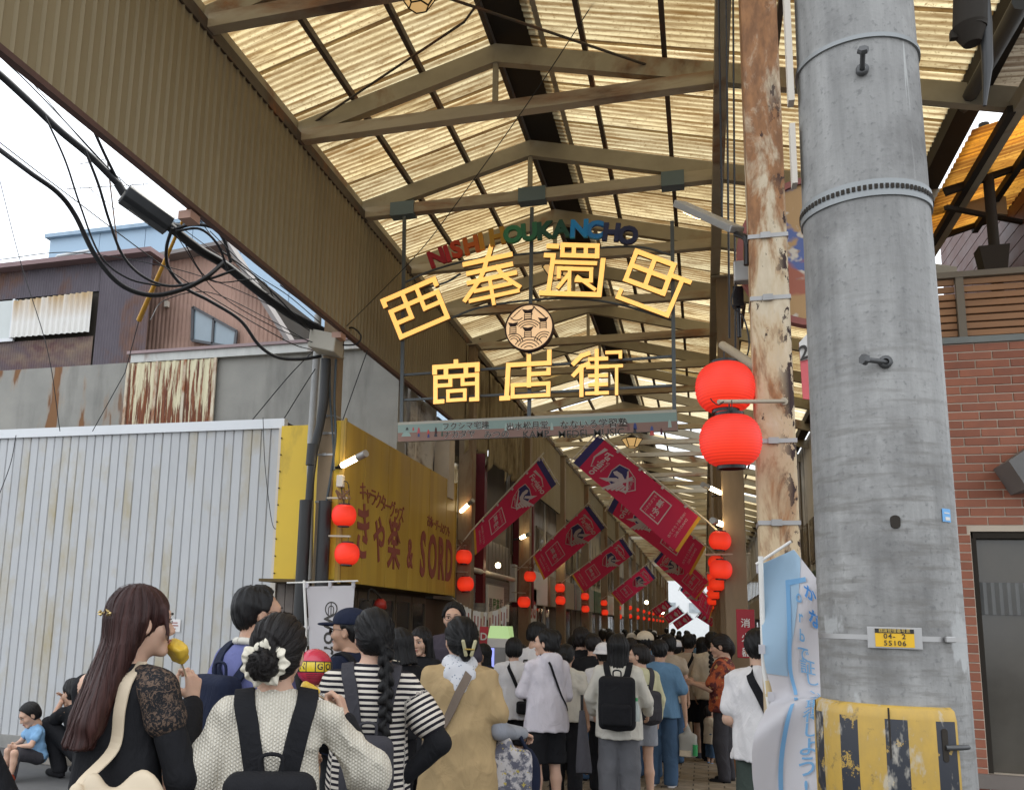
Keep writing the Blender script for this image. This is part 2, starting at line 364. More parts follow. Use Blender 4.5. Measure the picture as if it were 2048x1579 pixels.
# hanging beige sheets past the strips and the next fascia
M_CANV = mat('beige canvas', (.42, .35, .22), .85, var=.22, vs=2.5, stretch=(1, 3, .6), dirt=((.2, .15, .09), .35, 3., (1, 2, .5)), trans=.25)
M_WCLOTH = mat('white tarp', (.62, .58, .52), .85, var=.12, vs=4, dirt=((.25, .2, .16), .25, 4., (1, 1, 1)), trans=.15)
def drape(y0, y1, z0, z1, x, amp, k, seed, low=lambda a: 0):
    r = random.Random(seed); ph = [r.uniform(0, 6) for _ in range(4)]
    def fn(a, c):
        w = amp*(1-.6*c)*(math.sin(a*k+ph[0]) + .5*math.sin(a*k*2.3+ph[1]+c*2) + .3*math.sin(c*5+ph[2]))
        return (x + w, y0+(y1-y0)*a, z0 + low(a)*(1-c) + (z1-z0)*c)
    m = MB(); m.grid(40, 24, fn); return m
for nm, ya, yb, sd_ in (('first', 13.08, 14.72, 1), ('second', 14.74, 16.2, 2), ('third', 16.24, 17.5, 5)):
    tag(drape(ya, yb, 4.05, 5.75, XL+.02, .035, 16, sd_, lambda a: .25*math.sin(a*3)+.08*math.sin(a*9)).build('canvas_sheet', M_CANV, solid=.004), 'beige canvas sheet hanging wrinkled past the ribbed fascia, '+nm+' along the arcade', 'canvas sheet', 'beige canvas sheets under the eave')
m = MB(); m.box((XL-.10, 13.1, 4.5), (XL-.06, 17.7, 5.8)); m.build('canvas_backing', mat('fascia backing', (.13, .10, .05), .8), fs)
fs2 = thing('fascia_wall', 'lower beige ribbed fascia farther in behind the red banners', 'fascia', (XL, 17.6, 4.3))
fme2 = bpy.data.meshes.new('strip'); fme2.from_pydata([(p[0], p[1]*2, p[2]*1.13) for p in fm.v], [], fm.f); fme2.materials.append(M_FASC)
for i in range(50):
    o = link('rib_strip', fme2, fs2); o.location = (0, i*P*2, 0)
m = MB(); m.box((XL-.05, 17.6, 4.3), (XL-.012, 27.6, 5.8)); m.build('backing', M_DARK, fs2)
m = MB(); m.box((XL-.06, 27.7, 4.9), (XL, YEND, 5.8)); tag(m.build('upper_fascia', mat('far fascia', (.2, .17, .12), .8)), 'long plain dark fascia far inside the arcade', 'fascia')
# columns
b = NB('rusty column'); v = b.vec((1, 1, .35), rand=False); n1 = b.noise(v, 7, 8, .65, .4); n2 = b.noise(v, 26, 6, .65); n3 = b.noise(b.vec((1, 1, .5), rand=False), 13, 6, .7); sep = b.n('SeparateXYZ', Vector=b.n('TexCoord').outputs['Object'])
zup = b.rng(sep.outputs[2], 2.4, 4.0, -.06, .16); f = b.rng(b.math('ADD', n1, zup), .50, .60)
rc_ = b.mix(b.rng(n2, .38, .62), (.35, .15, .055), (.19, .08, .035)); pc = b.mix(b.rng(n2, .3, .7), (.66, .56, .41), (.52, .42, .29)); pc = b.mix(b.rng(n1, .42, .52), pc, (.56, .43, .27))
c = b.mix(b.math('MULTIPLY', f, .9), pc, rc_); edge = b.rng(sep.outputs[0], .01, .06)
fl = b.math('MULTIPLY', b.rng(n3, .535, .55), b.math('MULTIPLY', edge, b.rng(b.noise(b.vec((1, 1, .5), rand=False), 3.2, 2), .40, .48)))
fl = b.math('MAXIMUM', fl, b.math('MULTIPLY', b.rng(n3, .63, .645), .9)); c = b.mix(fl, c, (.05, .03, .027))
M_COLR = b.done(b.bsdf(c, b.rng(n2, .3, .7, .6, .85), 0, .3, b.math('SUBTRACT', n2, b.math('ADD', fl, b.math('MULTIPLY', f, .4))), .004, .6))
M_COLL = rusty('brown column', (.25, .18, .11), .25, 2.5, (1, 1, .3), bump=.2)
M_STRAP = mat('steel strap', (.38, .37, .36), .4, .7, var=.1)
def column(x, y, w, d, h, m_, label, grp, straps=()):
    t = thing('canopy_column', label, 'column', (x, y, 0), grp)
    m = MB(); m.box((x-w/2, y-d/2, 0), (x+w/2, y+d/2, h)); m.build('shaft', m_, t, bevel=.012)
    m = MB(); m.box((x-w/2-.05, y-d/2-.05, h-.02), (x+w/2+.05, y+d/2+.05, h+.0)); m.build('head_plate', M_STEEL, t)
    for z in straps:
        m = MB(); m.box((x-w/2-.004, y-d/2-.004, z), (x+w/2+.004, y+d/2+.004, z+.018)); m.build('steel_band', M_STRAP, t)
        m = MB(); m.cbox((x-.01, y-d/2-.008, z+.009), (.04, .012, .026)); m.build('band_clip', M_STRAP, t)
    return t
column(.30, 4.06, .155, .15, 5.69, M_COLR, 'rust streaked cream column with flaking paint right beside the concrete pole', 'rusty columns by the concrete pole', (2.02, 2.36, 2.98, 3.26))
column(-3.62, 8.5, .17, .17, 5.79, M_COLL, 'brown stained column in front of the yellow sign carrying cables and lanterns', 'brown columns along the shop fronts', (2.72, 3.2, 3.42, 3.6, 4.25))
LCOL = [13.3, 18.1, 22.95, 27.9, 33.4]
for i, yy in enumerate(LCOL): column(-3.38, yy, .22, .22, 5.79, M_COLL, ('brown column at the end of the yellow sign beside lanterns', 'brown column before the SGSG sign with a black band', 'brown column just past the SGSG sign', 'brown column behind the third red banner', 'brown column behind the fourth red banner')[i], 'brown columns along the shop fronts')
for i in range(12): column(-3.38, 38.3+4.9*i, .22, .22, 5.79, M_COLL, 'slim brown column far down the arcade past the banners', 'brown columns along the shop fronts')
# ================================================================== grey ribbed shop wall with the yellow sign
YW = 9.15
M_GREY = mat('grey wall sheet', (.50, .505, .51), .5, .0, var=.1, vs=1.3, stretch=(1, 1, .5), dirt=((.42, .36, .24), .22, .8, (1, 1, .6)), bump=.1, bs=20)
M_ALU = mat('aluminium trim', (.6, .61, .62), .4, .3, var=.06)
M_CREAM = mat('cream trim', (.62, .56, .48), .6, var=.08)
shop = thing('shop_building', 'low shop clad in pale grey vertical ribbed metal sheets beside the yellow sign', 'building', (-7, YW, 0))
P = .1165; x = -4.50
sm = [(-P/2, .018), (-P/2+.012, .018), (-P/2+.016, 0), (P/2-.008, .003), (P/2, .018)]
me = bpy.data.meshes.new('panel'); me.from_pydata([(a, b_, z) for z in (0, 3.66) for a, b_ in sm], [], [(i, i+1, i+6, i+5) for i in range(4)]); me.materials.append(M_GREY)
for i in range(58):
    o = link('wall_panel', me, shop); o.location = (7+x-P/2-i*P, rnd.uniform(-.0015, .0015), .0); o['note'] = 0
    del o['note']
m = MB(); m.box((-12, YW-.03, 3.66), (-4.44, YW+.06, 3.77)); m.build('coping', M_ALU, shop)
m = MB(); m.box((-4.50, YW-.03, .0), (-4.44, YW+.03, 3.66)); m.build('corner_trim', M_CREAM, shop)
m = MB(); m.box((-12, YW+.02, 0), (-4.46, YW+.4, 3.75)); m.build('backing_wall', M_DARK, shop)
m = MB(); m.box((-12, YW-.05, 0), (-4.5, YW-.0, .14)); m.build('base_kerb', M_CONC, shop)
# paper notice
pp = onY(345, 1250, YW-.02)
no = thing('paper_notice', 'small white paper notice taped to the grey ribbed wall', 'notice', pp)
m = MB(); m.cbox((pp.x, YW-.012, pp.z), (.19, .004, .14)); m.build('sheet', mat('paper', (.75, .72, .7), .8, var=.04), no)
m = MB()
for r_, w_ in ((.03, .10), (.0, .12), (-.035, .06)): m.cbox((pp.x+.01, YW-.0155, pp.z+r_), (w_, .002, .012))
m.build('print', mat('print red brown', (.35, .12, .1), .8), no)
# yellow sign: end board and long board with lettering
M_YEL = mat('yellow board', (.70, .47, .045), .45, var=.07, vs=1.5, bump=.08, bs=15, dirt=((.45, .30, .04), .18, 2., (1, 1, .4)))
M_YELD = mat('yellow ribbed board', (.47, .30, .045), .5, var=.18, vs=2., stretch=(1, 1, .15), dirt=((.40, .24, .03), .3, 2.2, (1, 2, .12)))
M_LET = mat('brown letter', (.25, .062, .045), .6, var=.08)
YS0, YS1, ZS0, ZS1, XS = 8.42, 12.85, 1.94, 3.56, -3.42
sg = thing('shop_sign', 'big weathered yellow sign board with brown lettering wrapped round the shop corner', 'shop sign', (XS, YS0, ZS0))
m = MB(); m.box((-4.42, YS0+.6, ZS0+.02), (-3.62, YS0+.66, ZS1+.10)); m.build('end_board', M_YEL, sg)
m = MB(); m.box((-4.44, YS0+.3, ZS0), (-3.44, YS1, ZS0+.03)); m.build('soffit', mat('sign soffit', (.12, .08, .03), .8), sg)
m = MB(); m.box((-3.615, YS0+.02, ZS0+.02), (XS-.02, YS0+.06, ZS1)); m.build('end_board', M_YEL, sg)
ed = [YS0, 8.42+.62, 8.42+1.38, 8.42+2.2, 8.42+3.05, 8.42+3.9, YS1]
for i in range(6):
    m = MB(); m.box((XS-.05, ed[i]+.006, ZS0), (XS, ed[i+1]-.006, ZS1)); m.build('sign_board', M_YELD, sg, bevel=.004)
m = MB()
for y in (YS0+.01, YS1-.02): m = MB(); m.box((XS-.01, y-.015, ZS0-.02), (XS+.012, y+.015, ZS1+.02)); m.build('sign_edge', mat('sign edge', (.30, .19, .03), .5), sg)
m = MB()
for i in range(9): m.cbox((-4.41, YS0+.592, ZS0+.1+i*.185), (.012, .014, .012))
m.build('screws', M_DARK, sg, kind='stuff')
def sign_text(nm, body, y, z, size, sx=1., **kw):
    # the board faces +X; reading direction runs along +Y
    m = MB(); put_text(m, body, (0, 0, 0), (0, 1, 0), (0, 0, 1), size, .006, **kw); m.v = [(XS+.003+p[0], y+p[1]*sx, z+p[2]) for p in m.v]; return m.build(nm, M_LET, sg)
for ch, y, z, s_ in (('き', 9.03, 2.45, .66), ('や', 9.55, 2.41, .56), ('楽', 10.07, 2.41, .64), ('&', 10.68, 2.37, .50)): sign_text('letter', ch, y, z, s_, .72, bold=.018)
for ch, y in (('S', 11.22), ('O', 11.66), ('R', 12.08), ('D', 12.49)): sign_text('letter', ch, y, 2.39, .78, .64, bold=.03)
for i, ch in enumerate('キャラクターグッズ'): sign_text('letter', ch, 8.98+i*.165, 2.90-.012*i+.0, .21, bold=.004)
for i, ch in enumerate('古本・ゲームソフト'): sign_text('letter', ch, 11.45+i*.125, 2.86-.006*i, .16, bold=.002)
# shop front below the sign
M_WOODD = mat('dark wood', (.09, .06, .04), .6, var=.3, vs=4, stretch=(1, 1, .2))
M_BRONZE = mat('bronze frame', (.16, .125, .085), .45, .3, var=.1)
M_GLASS = mat('dim glass', (.035, .035, .035), .08, var=.1, spec=.6)
M_TILEW = mat('dull tile', (.17, .14, .12), .55, var=.2, vs=8)
fr = thing('glazed_shop', 'dim shop front with bronze framed glass doors under the yellow sign', 'shop front', (-3.9, 8.6, 0))
m = MB(); m.box((-6, YW+.2, 0), (-3.95, YW+.26, 1.95)); m.box((-3.95, 9.3, 0), (-3.88, 12.9, 1.95)); m.build('back_wall', M_WOODD, fr)
for i in range(5):
    y0 = 9.35+i*.7
    m = MB()
    for a, b_, c, d in ((0, .04, 0, 1.9), (.62, .66, 0, 1.9), (.04, .62, 1.82, 1.9), (.04, .62, .9, .95), (.04, .62, 0, .12)): m.box((-3.87, y0+a, c), (-3.83, y0+b_, d))
    f_ = m.build('door_frame', M_BRONZE, fr)
    m = MB(); m.box((-3.86, y0+.04, .12), (-3.85, y0+.62, 1.82)); m.build('pane', M_GLASS, f_)
for r_ in range(4):
    for q in range(3):
        m = MB(); m.box((-4.43+q*.1, YW+.0, .6+r_*.34), (-4.43+q*.1+.095, YW+.02, .6+r_*.34+.33)); m.build('tile', M_TILEW, fr, bevel=.003)
m = MB(); m.box((-4.12, YW+.15, 1.28), (-3.99, YW+.17, 1.58)); m.build('white_panel', mat('white sticker', (.5, .5, .48), .6), fr)
# little lamp cluster under the sign
lc = thing('clamp_spotlight', 'small black clamp spotlights with a red cap hung under the yellow sign', 'spotlight', (-3.5, 9.6, 1.85))
m = MB(); m.lathe((-3.45, 9.35, 1.66), [(.02, .13), (.055, .1), (.075, 0), (.07, -.005), (.05, .03)], 16, (-.3, -.5, 1)); m.build('shade', M_DARK, lc)
m = MB(); m.lathe((-3.45, 9.75, 1.72), [(.02, .1), (.06, .07), (.08, 0), (.07, 0), (.04, .03)], 16, (.2, -.3, 1)); m.build('red_shade', mat('red cap', (.4, .03, .02), .4), lc)
m = MB(); m.tube(spline([(-3.45, 9.35, 1.78), (-3.47, 9.45, 1.9), (-3.45, 9.6, 1.88), (-3.45, 9.75, 1.8), (-3.5, 9.65, 1.7), (-3.46, 9.5, 1.66), (-3.45, 9.4, 1.7)], 6), .012, 6); m.build('cable', M_DARK, lc)
# ================================================================== mortar building behind, its rusty sheet and flashing
b = NB('mortar'); v = b.vec(rand=False); n1 = b.noise(v, 1.1, 7, .6); n2 = b.noise(b.vec((1.6, 1.6, .3), rand=False), 1.9, 6, .6); n3 = b.noise(v, 40, 4)
c = b.mix(b.rng(n1, .3, .7), (.25, .245, .225), (.36, .345, .31)); c = b.mix(b.rng(n2, .52, .78, 0, .75), c, (.13, .125, .115))
n4 = b.noise(b.vec((2.3, 1, .55), rand=False), 1.2, 5, .5); sep = b.n('SeparateXYZ', Vector=b.n('TexCoord').outputs['Object'])
left = b.rng(sep.outputs[0], -1.8, -2.1); c = b.mix(b.math('MULTIPLY', b.rng(n4, .57, .60), left), c, (.10, .04, .03)); c = b.mix(b.math('MULTIPLY', b.math('MULTIPLY', b.rng(n4, .53, .62), left), .5), c, (.36, .2, .09))
M_MORT = b.done(b.bsdf(c, .9, 0, .2, n3, .003, .4))
YM = 10.35
mb_ = thing('mortar_building', 'two storey building with stained grey mortar wall behind the ribbed shop', 'building', (-5.5, YM, 0))
m = MB(); m.box((-12, YM, 2.5), (-3.52, YM+.3, 4.93)); m.box((-12, YM+.31, 2.5), (-4.2, YM+7, 4.9)); m.build('wall', M_MORT, mb_)
m = MB(); m.box((-7.35, YM-.07, 4.905), (-3.5, YM-.005, 5.02)); m.build('flashing', rusty('white flashing', (.55, .55, .52), .25, 2.), mb_)
m = MB(); m.box((-7.4, YM-.1, 5.02), (-3.46, YM+.3, 5.06)); m.build('roof_edge', mat('mauve cap', (.30, .22, .22), .6), mb_)
b = NB('rust streaked sheet'); v = b.vec((9, 1, .55), rand=False); n1 = b.noise(v, 2.2, 6, .7); n2 = b.noise(b.vec((30, 1, 1.2), rand=False), 2., 5); sep = b.n('SeparateXYZ', Vector=b.n('TexCoord').outputs['Object'])
g_ = b.rng(sep.outputs[2], 4.05, 4.95, .10, -.03)
c = b.mix(b.rng(b.math('ADD', n1, g_), .50, .57), (.68, .62, .42), b.mix(b.rng(n2, .4, .6), (.25, .085, .035), (.13, .045, .03)))
M_STRK = b.done(b.bsdf(c, .75, 0, .3, n2, .003, .3))
m = MB(); xa, xb = -7.36, -6.06; n = 48
m.add([(xa+(xb-xa)*i/n, YM-.05-(.014 if i % 4 in (1, 2) else 0), z) for z in (3.3, 4.9) for i in range(n+1)], [(i, i+1, n+2+i, n+1+i) for i in range(n)])
m.build('rusty_sheet', M_STRK, mb_)
for x_ in (-7.38, -6.93, -6.5, -6.05):
    m = MB(); m.box((x_-.02, YM-.078, 3.3), (x_+.02, YM-.051, 4.9)); m.build('batten', mat('cream batten', (.62, .55, .42), .7, dirt=((.3, .12, .05), .3, 5, (1, 1, .5))), mb_)
# ================================================================== purple ribbed house and brown gable
YP = 11.0
def ribs(name, base, dirt=None, pitch=.05, st=(1, 1, .25)):
    return mat(name, base, .65, var=.2, vs=2.5, stretch=st, dirt=dirt)
M_PURP = rusty('purple painted sheet', (.108, .092, .108), .3, 1.4, (1, 1, .7), rust=((.20, .10, .06), (.12, .06, .04)))
M_PINK = mat('pink brown siding', (.40, .255, .20), .75, var=.14, vs=3, stretch=(1, 1, .3), dirt=((.26, .16, .12), .25, 2.5, (1, 1, .4)))
hs = thing('corrugated_house', 'upper house clad in dull purple corrugated sheets with a rusted patch below its window', 'house', (-8.6, YP, 0))
def ribbed(x0, x1, zlo, zhi, y, pitch, amp):
    n = max(2, int((x1-x0)/pitch)); m = MB(); N = n*4
    vs = [(x0+(x1-x0)*i/N, y-(amp if i % 4 in (1, 2) else 0), f(x0+(x1-x0)*i/N)) for f in (zlo, zhi) for i in range(N+1)]
    m.add(vs, [(i, i+1, N+2+i, N+1+i) for i in range(N)]); return m
cz = lambda z: (lambda x: z)
top = lambda x: 6.74 + .0*x
ribbed(-14, -8.52, cz(6.28), top, YP, .045, .008).build('wall_sheet', M_PURP, hs)
ribbed(-8.5, -7.62, cz(5.10), top, YP-.02, .045, .008).build('wall_sheet', M_PURP, hs)
M_PURPR = rusty('purple sheet rusted', (.10, .075, .09), .75, .9, (.8, 1, 1.2), rust=((.34, .25, .15), (.13, .06, .05)))
ribbed(-14, -8.54, cz(4.95), cz(5.58), YP-.01, .045, .008).build('rusted_sheet', M_PURPR, hs)
b = NB('white corrugated'); sep = b.n('SeparateXYZ', Vector=b.n('TexCoord').outputs['Object']); n1 = b.noise(b.vec((4, 1, .6), rand=False), 1.5, 5)
c = b.mix(b.math('MULTIPLY', b.rng(sep.outputs[2], 5.85, 6.2), b.rng(n1, .25, .5)), (.72, .70, .66), (.50, .36, .2))
M_WCOR = b.done(b.bsdf(c, .6))
ribbed(-9.98, -8.56, cz(5.62), lambda x: 6.2+.03*(x+9.98), YP-.09, .1, .03).build('white_sheet', M_WCOR, hs)
m = MB(); m.box((-10.9, YP-.02, 5.62), (-9.97, YP+.02, 6.25)); w_ = m.build('window', mat('frosted pane', (.55, .58, .56), .2, var=.05), hs)
m = MB(); m.box((-10.95, YP-.06, 5.58), (-9.95, YP-.021, 5.63)); m.box((-10.02, YP-.07, 5.63), (-9.98, YP-.03, 6.25)); m.build('frame', M_ALU, w_)
m = MB(); m.prism([(-14, 6.70), (-7.55, 6.74), (-7.55, 6.81), (-14, 6.78)], (0, YP-.2, 0), (1, 0, 0), (0, 0, 1), (0, .5, 0)); m.build('eave_board', mat('mauve eave', (.24, .16, .16), .7), hs)
m = MB(); m.box((-14, YP+.02, 4.9), (-8.0, YP+.4, 6.7)); m.build('body_wall', M_DARK, hs)
m = MB(); m.box((-14, YP-.04, 4.9), (-8.5, YP-.012, 4.96)); m.build('base_flashing', mat('dark flashing', (.09, .05, .06), .6), hs)
gb = thing('gable_house', 'house with pinkish brown siding gable and a sliding window above the mortar wall', 'house', (-6.6, YP+.6, 0))
YG = YP+.6
gt = lambda x: 6.98 if x < -6.68 else 6.98-(x+6.68)*1.42
ribbed(-8.30, -5.75, cz(4.9), lambda x: min(gt(x), 7.0), YG, .07, .01).build('siding', M_PINK, gb)
m = MB(); m.box((-8.34, YG-.05, 5.0), (-8.18, YG-.012, 6.75)); m.build('corner_board', mat('ochre board', (.42, .25, .10), .7, var=.15), gb)
for p_, q_ in (((-8.4, 6.88), (-6.62, 7.03)), ((-6.66, 7.03), (-5.5, 5.36))):
    m = MB(); m.bar((p_[0], YG-.1, p_[1]), (q_[0], YG-.1, q_[1]), .3, .06); m.build('barge_board', mat('grey barge', (.22, .2, .19), .7), gb)
m = MB(); m.box((-8.25, YG+.03, 4.9), (-6.7, YG+4, 6.9)); m.build('body_wall', M_DARK, gb)
wb = onY(390, 617, YG)
wq = [onY(p[0], p[1], YG) for p in ((391, 617), (478, 665), (474, 698), (389, 683))]
m = MB(); m.prism([(p.x, p.z) for p in wq][::-1], (0, YG-.055, 0), (1, 0, 0), (0, 0, 1), (0, .02, 0)); w_ = m.build('window', mat('sky glass', (.22, .28, .32), .12, spec=.8, var=.1), gb)
m = MB()
for i in range(4): p, q = wq[i], wq[(i+1) % 4]; m.bar((p.x, YG-.07, p.z), (q.x, YG-.07, q.z), .035, .04)
p, q = wq[0].lerp(wq[1], .48), wq[3].lerp(wq[2], .48); m.bar((p.x, YG-.07, p.z), (q.x, YG-.07, q.z), .035, .03)
m.build('frame', mat('dark window frame', (.08, .08, .085), .4), w_)
m = MB(); m.cbox((-7.7, YG-.05, 6.2), (.06, .06, .09)); m.build('meter_box', M_CREAM, gb)
# pale blue building, antenna, air conditioner
M_BLUE = mat('pale blue panel', (.36, .48, .60), .6, var=.05, vs=.4)
YB = 22.
bl = thing('blue_building', 'pale blue panelled building rising hazily behind the older houses', 'building', (-14, YB, 0))
for i, (x0, x1) in enumerate(((-19.0, -17.2), (-17.18, -15.6), (-15.58, -14.0), (-13.98, -12.4), (-12.38, -10.8), (-10.78, -9.2), (-9.18, -7.6))):
    m = MB(); m.box((x0, YB, 9.3 if i > 0 else 12.0), (x1, YB+.1, 12.8)); m.build('panel', M_BLUE, bl)
m = MB(); m.box((-17.3, YB+.12, 0), (-7.4, YB+8, 12.7)); m.build('body_wall', M_BLUE, bl)
m = MB(); m.box((-19.1, YB-.15, 12.8), (-7.4, YB+2, 12.92)); m.build('parapet_cap', mat('blue cap', (.30, .40, .50), .5), bl)
m = MB(); m.box((-18.7, YB-.06, 12.15), (-17.3, YB-.005, 12.2)); m.tube([(-18.5, YB-.2, 12.12), (-17.3, YB-.2, 12.2)], .05, 8); m.build('duct', M_ALU, bl)
ac = thing('air_conditioner', 'pale outdoor air conditioner unit on a steel roof rack under the fascia', 'air conditioner', (-4.9, 11.5, 5.4))
m = MB(); m.box((-5.1, 11.4, 5.95), (-4.3, 11.75, 6.5)); m.build('casing', M_CREAM, ac, bevel=.02)
m = MB()
for i in range(7): m.lathe((-4.72, 11.39, 6.22), [(.03+.03*i, 0), (.037+.03*i, 0)], 24, (0, -1, 0))
m.build('fan_grille', M_DARK, ac)
m = MB()
for p, q in (((-5.2, 11.4, 5.06), (-5.1, 11.4, 5.93)), ((-4.2, 11.4, 5.06), (-4.3, 11.4, 5.93)), ((-5.2, 11.4, 5.9), (-4.2, 11.4, 5.9)), ((-5.2, 11.4, 5.1), (-4.3, 11.4, 5.9)), ((-5.2, 11.75, 5.06), (-5.1, 11.75, 5.9)), ((-4.2, 11.75, 5.06), (-4.3, 11.75, 5.9)), ((-5.2, 11.75, 5.5), (-4.2, 11.75, 5.5))): m.bar(p, q, .035)
m.build('rack', mat('rack rust', (.16, .08, .07), .7), ac)
an = thing('rooftop_antenna', 'thin rooftop television antenna standing against the white sky', 'antenna', onY(235, 530, 14.))
A = lambda x, y: onY(x, y, 14.)
m = MB(); m.tube([A(243, 560), A(214, 316)], .014, 6); m.build('mast', M_STEELD, an)
for p, q in (((133, 378), (296, 368)), ((160, 328), (214, 318))):
    m = MB(); m.tube([A(*p), A(*q)], .008, 5); m.build('boom', M_STEELD, an)
for i in range(8):
    p = A(140+21*i, 378-1.3*i); m = MB(); m.tube([p+Vector((.03, -.2, .16)), p+Vector((-.03, .2, -.16))], .005, 4); m.build('rod', M_STEELD, an)
m = MB(); m.tube([A(178, 376), A(232, 420)], .006, 4); m.build('stay', M_STEELD, an)

# ================================================================== shop fronts along the arcade's far side
M_DWALL = mat('dark facade', (.13, .115, .10), .8, var=.25, vs=1.5)
M_BEIGE = mat('beige facade', (.30, .245, .175), .8, var=.15, vs=1.5)
M_GREYS = mat('grey lap siding', (.27, .27, .255), .7, var=.1, vs=2)
M_SHUT = mat('grey shutter', (.24, .23, .21), .5, .3, var=.1)
M_REDP = mat('dark red post', (.14, .012, .016), .5)
M_WHT = mat('white board', (.62, .6, .56), .5, var=.05)
XF = -3.75
f1 = thing('dark_house', 'dark upper house front with a lit window between the yellow sign and the SGSG sign', 'building', (XF, 13, 0))
m = MB(); m.box((XF-.3, 12.9, 1.9), (XF, 18, 4.6)); m.build('wall', M_DWALL, f1)
m = MB(); m.box((XF, 13.5, 2.35), (XF+.1, 14.4, 2.85)); m.build('beige_panel', M_BEIGE, f1)
m = MB(); m.box((XF-.02, 13.55, 2.9), (XF+.02, 14.25, 4.2)); w_ = m.build('window', mat('mirror window', (.5, .46, .36), .05, .85, var=.05), f1)
m = MB()
for a, b_, c, d in ((13.45, 13.56, 2.85, 4.25), (14.24, 14.35, 2.85, 4.25), (13.56, 14.24, 2.83, 2.9)): m.box((XF, a, c), (XF+.06, b_, d))
m.build('frame', M_WOODD, w_)
for y in (15.2, 18.6, 19.9):
    m = MB(); m.box((XF+.02, y, 1.9), (XF+.2, y+.18, 4.5)); m.build('red_post', M_REDP, f1)
for i in range(12):
    y = 14.5+i*.3
    m = MB(); m.box((XF+.02, y, 2.5), (XF+.04, y+.27, 3.05)); m.build('panel', M_SHUT, f1)
m = MB(); m.tube([(XF+.16, 13.8, 2.42), (XF+.16, 18, 2.42)], .045, 8); m.build('pipe', M_CREAM, f1)
m = MB(); m.box((XF-.2, 12.9, 0), (XF-.12, 18, 1.9)); m.build('ground_wall', M_WOODD, f1)
for i in range(10):
    m = MB(); m.box((XF-.1, 15.1, 1.62+i*.075), (XF+.07-.004*(i % 2), 18.0, 1.69+i*.075)); m.build('lap_board', M_GREYS, f1)
for i in range(12):
    m = MB(); m.box((XF-.1, 15.15, .45+i*.1), (XF-.0, 15.45, .54+i*.1)); m.build('brick', mat('dark red brick', (.16, .07, .05), .8), f1)
m = MB(); m.box((XF-.08, 15.5, 0), (XF-.05, 17.9, 1.6)); m.build('door', mat('brown door', (.2, .13, .07), .6, var=.2), f1)
nd = thing('shop_sign', 'white sign board with green and grey characters under a round lamp', 'shop sign', (XF+.1, 16.5, 1.9))
m = MB(); m.box((XF+.075, 15.95, 1.62), (XF+.12, 17.3, 2.24)); m.build('board', M_WHT, nd, bevel=.006)
M_GRN = mat('green letter', (.06, .2, .07), .6); M_GRYL = mat('grey letter', (.2, .19, .17), .6)
for i, ch in enumerate('畳屋高橋'):
    m = MB(); put_text(m, ch, (XF+.122, 16.15+i*.3, 1.86), (0, 1, 0), (0, 0, 1), .28, .003, bold=.02); m.build('letter', M_GRN if i % 3 else M_GRYL, nd)
bs_ = thing('shop_sign', 'white sign board reading SGSG in red letters between two brown columns', 'shop sign', (XF+.1, 20, 1.9))
m = MB(); m.box((XF+.05, 19.1, 1.52), (XF+.12, 20.9, 2.35)); m.build('board', M_WHT, bs_, bevel=.006)
for i, ch in enumerate('SGSG'):
    m = MB(); put_text(m, ch, (XF+.122, 19.5+i*.36, 1.86), (0, 1, 0), (0, 0, 1), .52, .004, bold=.02, space=1); m.build('letter', mat('dull red letter', (.42, .08, .07), .6), bs_)
# further fronts, one building after another, each with shutters, sign and upper windows
r2 = random.Random(3)
FRC = [(.36, .33, .29), (.44, .38, .30), (.33, .32, .30), (.5, .45, .37), (.34, .28, .22), (.42, .40, .36)]
def front(y0, y1, side, idx, label):
    x = XF if side < 0 else 2.15; s_ = 1 if side < 0 else -1
    t = thing('shop_house', label, 'building', (x, y0, 0), 'shop fronts along the arcade')
    X = lambda a, b_: (min(x+s_*a, x+s_*b_), max(x+s_*a, x+s_*b_))
    def bx(a, b_, c, d, e, f): m = MB(); q = X(a, b_); m.box((q[0], c, e), (q[1], d, f)); return m
    bx(-.4, 0, y0+.01, y1-.01, 2.3, 5.6).build('upper_wall', mat('facade %d' % (idx % 6), FRC[idx % 6], .8, var=.2, vs=1.3, dirt=((.1, .09, .07), .25, 2, (1, 1, .4))), t)
    bx(-.5, -.42, y0, y1, 0, 2.3).build('back_wall', M_DWALL, t)
    n = max(2, int((y1-y0)/1.2)); w = (y1-y0)/n
    for i in range(n):
        a = y0+i*w
        fr_ = bx(-.02, .03, a+.25, a+w-.2, 2.95, 3.85).build('window', M_BRONZE, t)
        bx(.03, .034, a+.30, a+w/2, 3.0, 3.8).build('pane', M_GLASS, fr_); bx(.03, .034, a+w/2+.04, a+w-.25, 3.0, 3.8).build('pane', M_GLASS, fr_)
        if r2.random() < .5: bx(-.40, -.36, a+.05, a+w-.05, .02, 2.1).build('shutter', M_SHUT, t)
        else:
            d_ = bx(-.40, -.36, a+.05, a+w-.05, .02, 2.1).build('door', M_BRONZE, t); bx(-.36, -.355, a+.12, a+w/2-.03, .25, 2.0).build('pane', M_GLASS, d_); bx(-.36, -.355, a+w/2+.03, a+w-.12, .25, 2.0).build('pane', M_GLASS, d_)
    bx(0, .12, y0+.15, y1-.15, 2.0, 2.75).build('sign_board', (M_WHT, M_BEIGE, M_GREYS, mat('green board', (.07, .15, .09), .5), M_WHT)[idx % 5], t, bevel=.01)
    bx(-.02, .03, y0-.04, y0+.06, 0, 5.5).build('corner_post', M_CREAM if idx % 2 else M_BRONZE, t)
ys = [18.2, 22.6, 27.4, 32.5, 37, 42, 48, 54, 61, 69, 78, 88, 96]
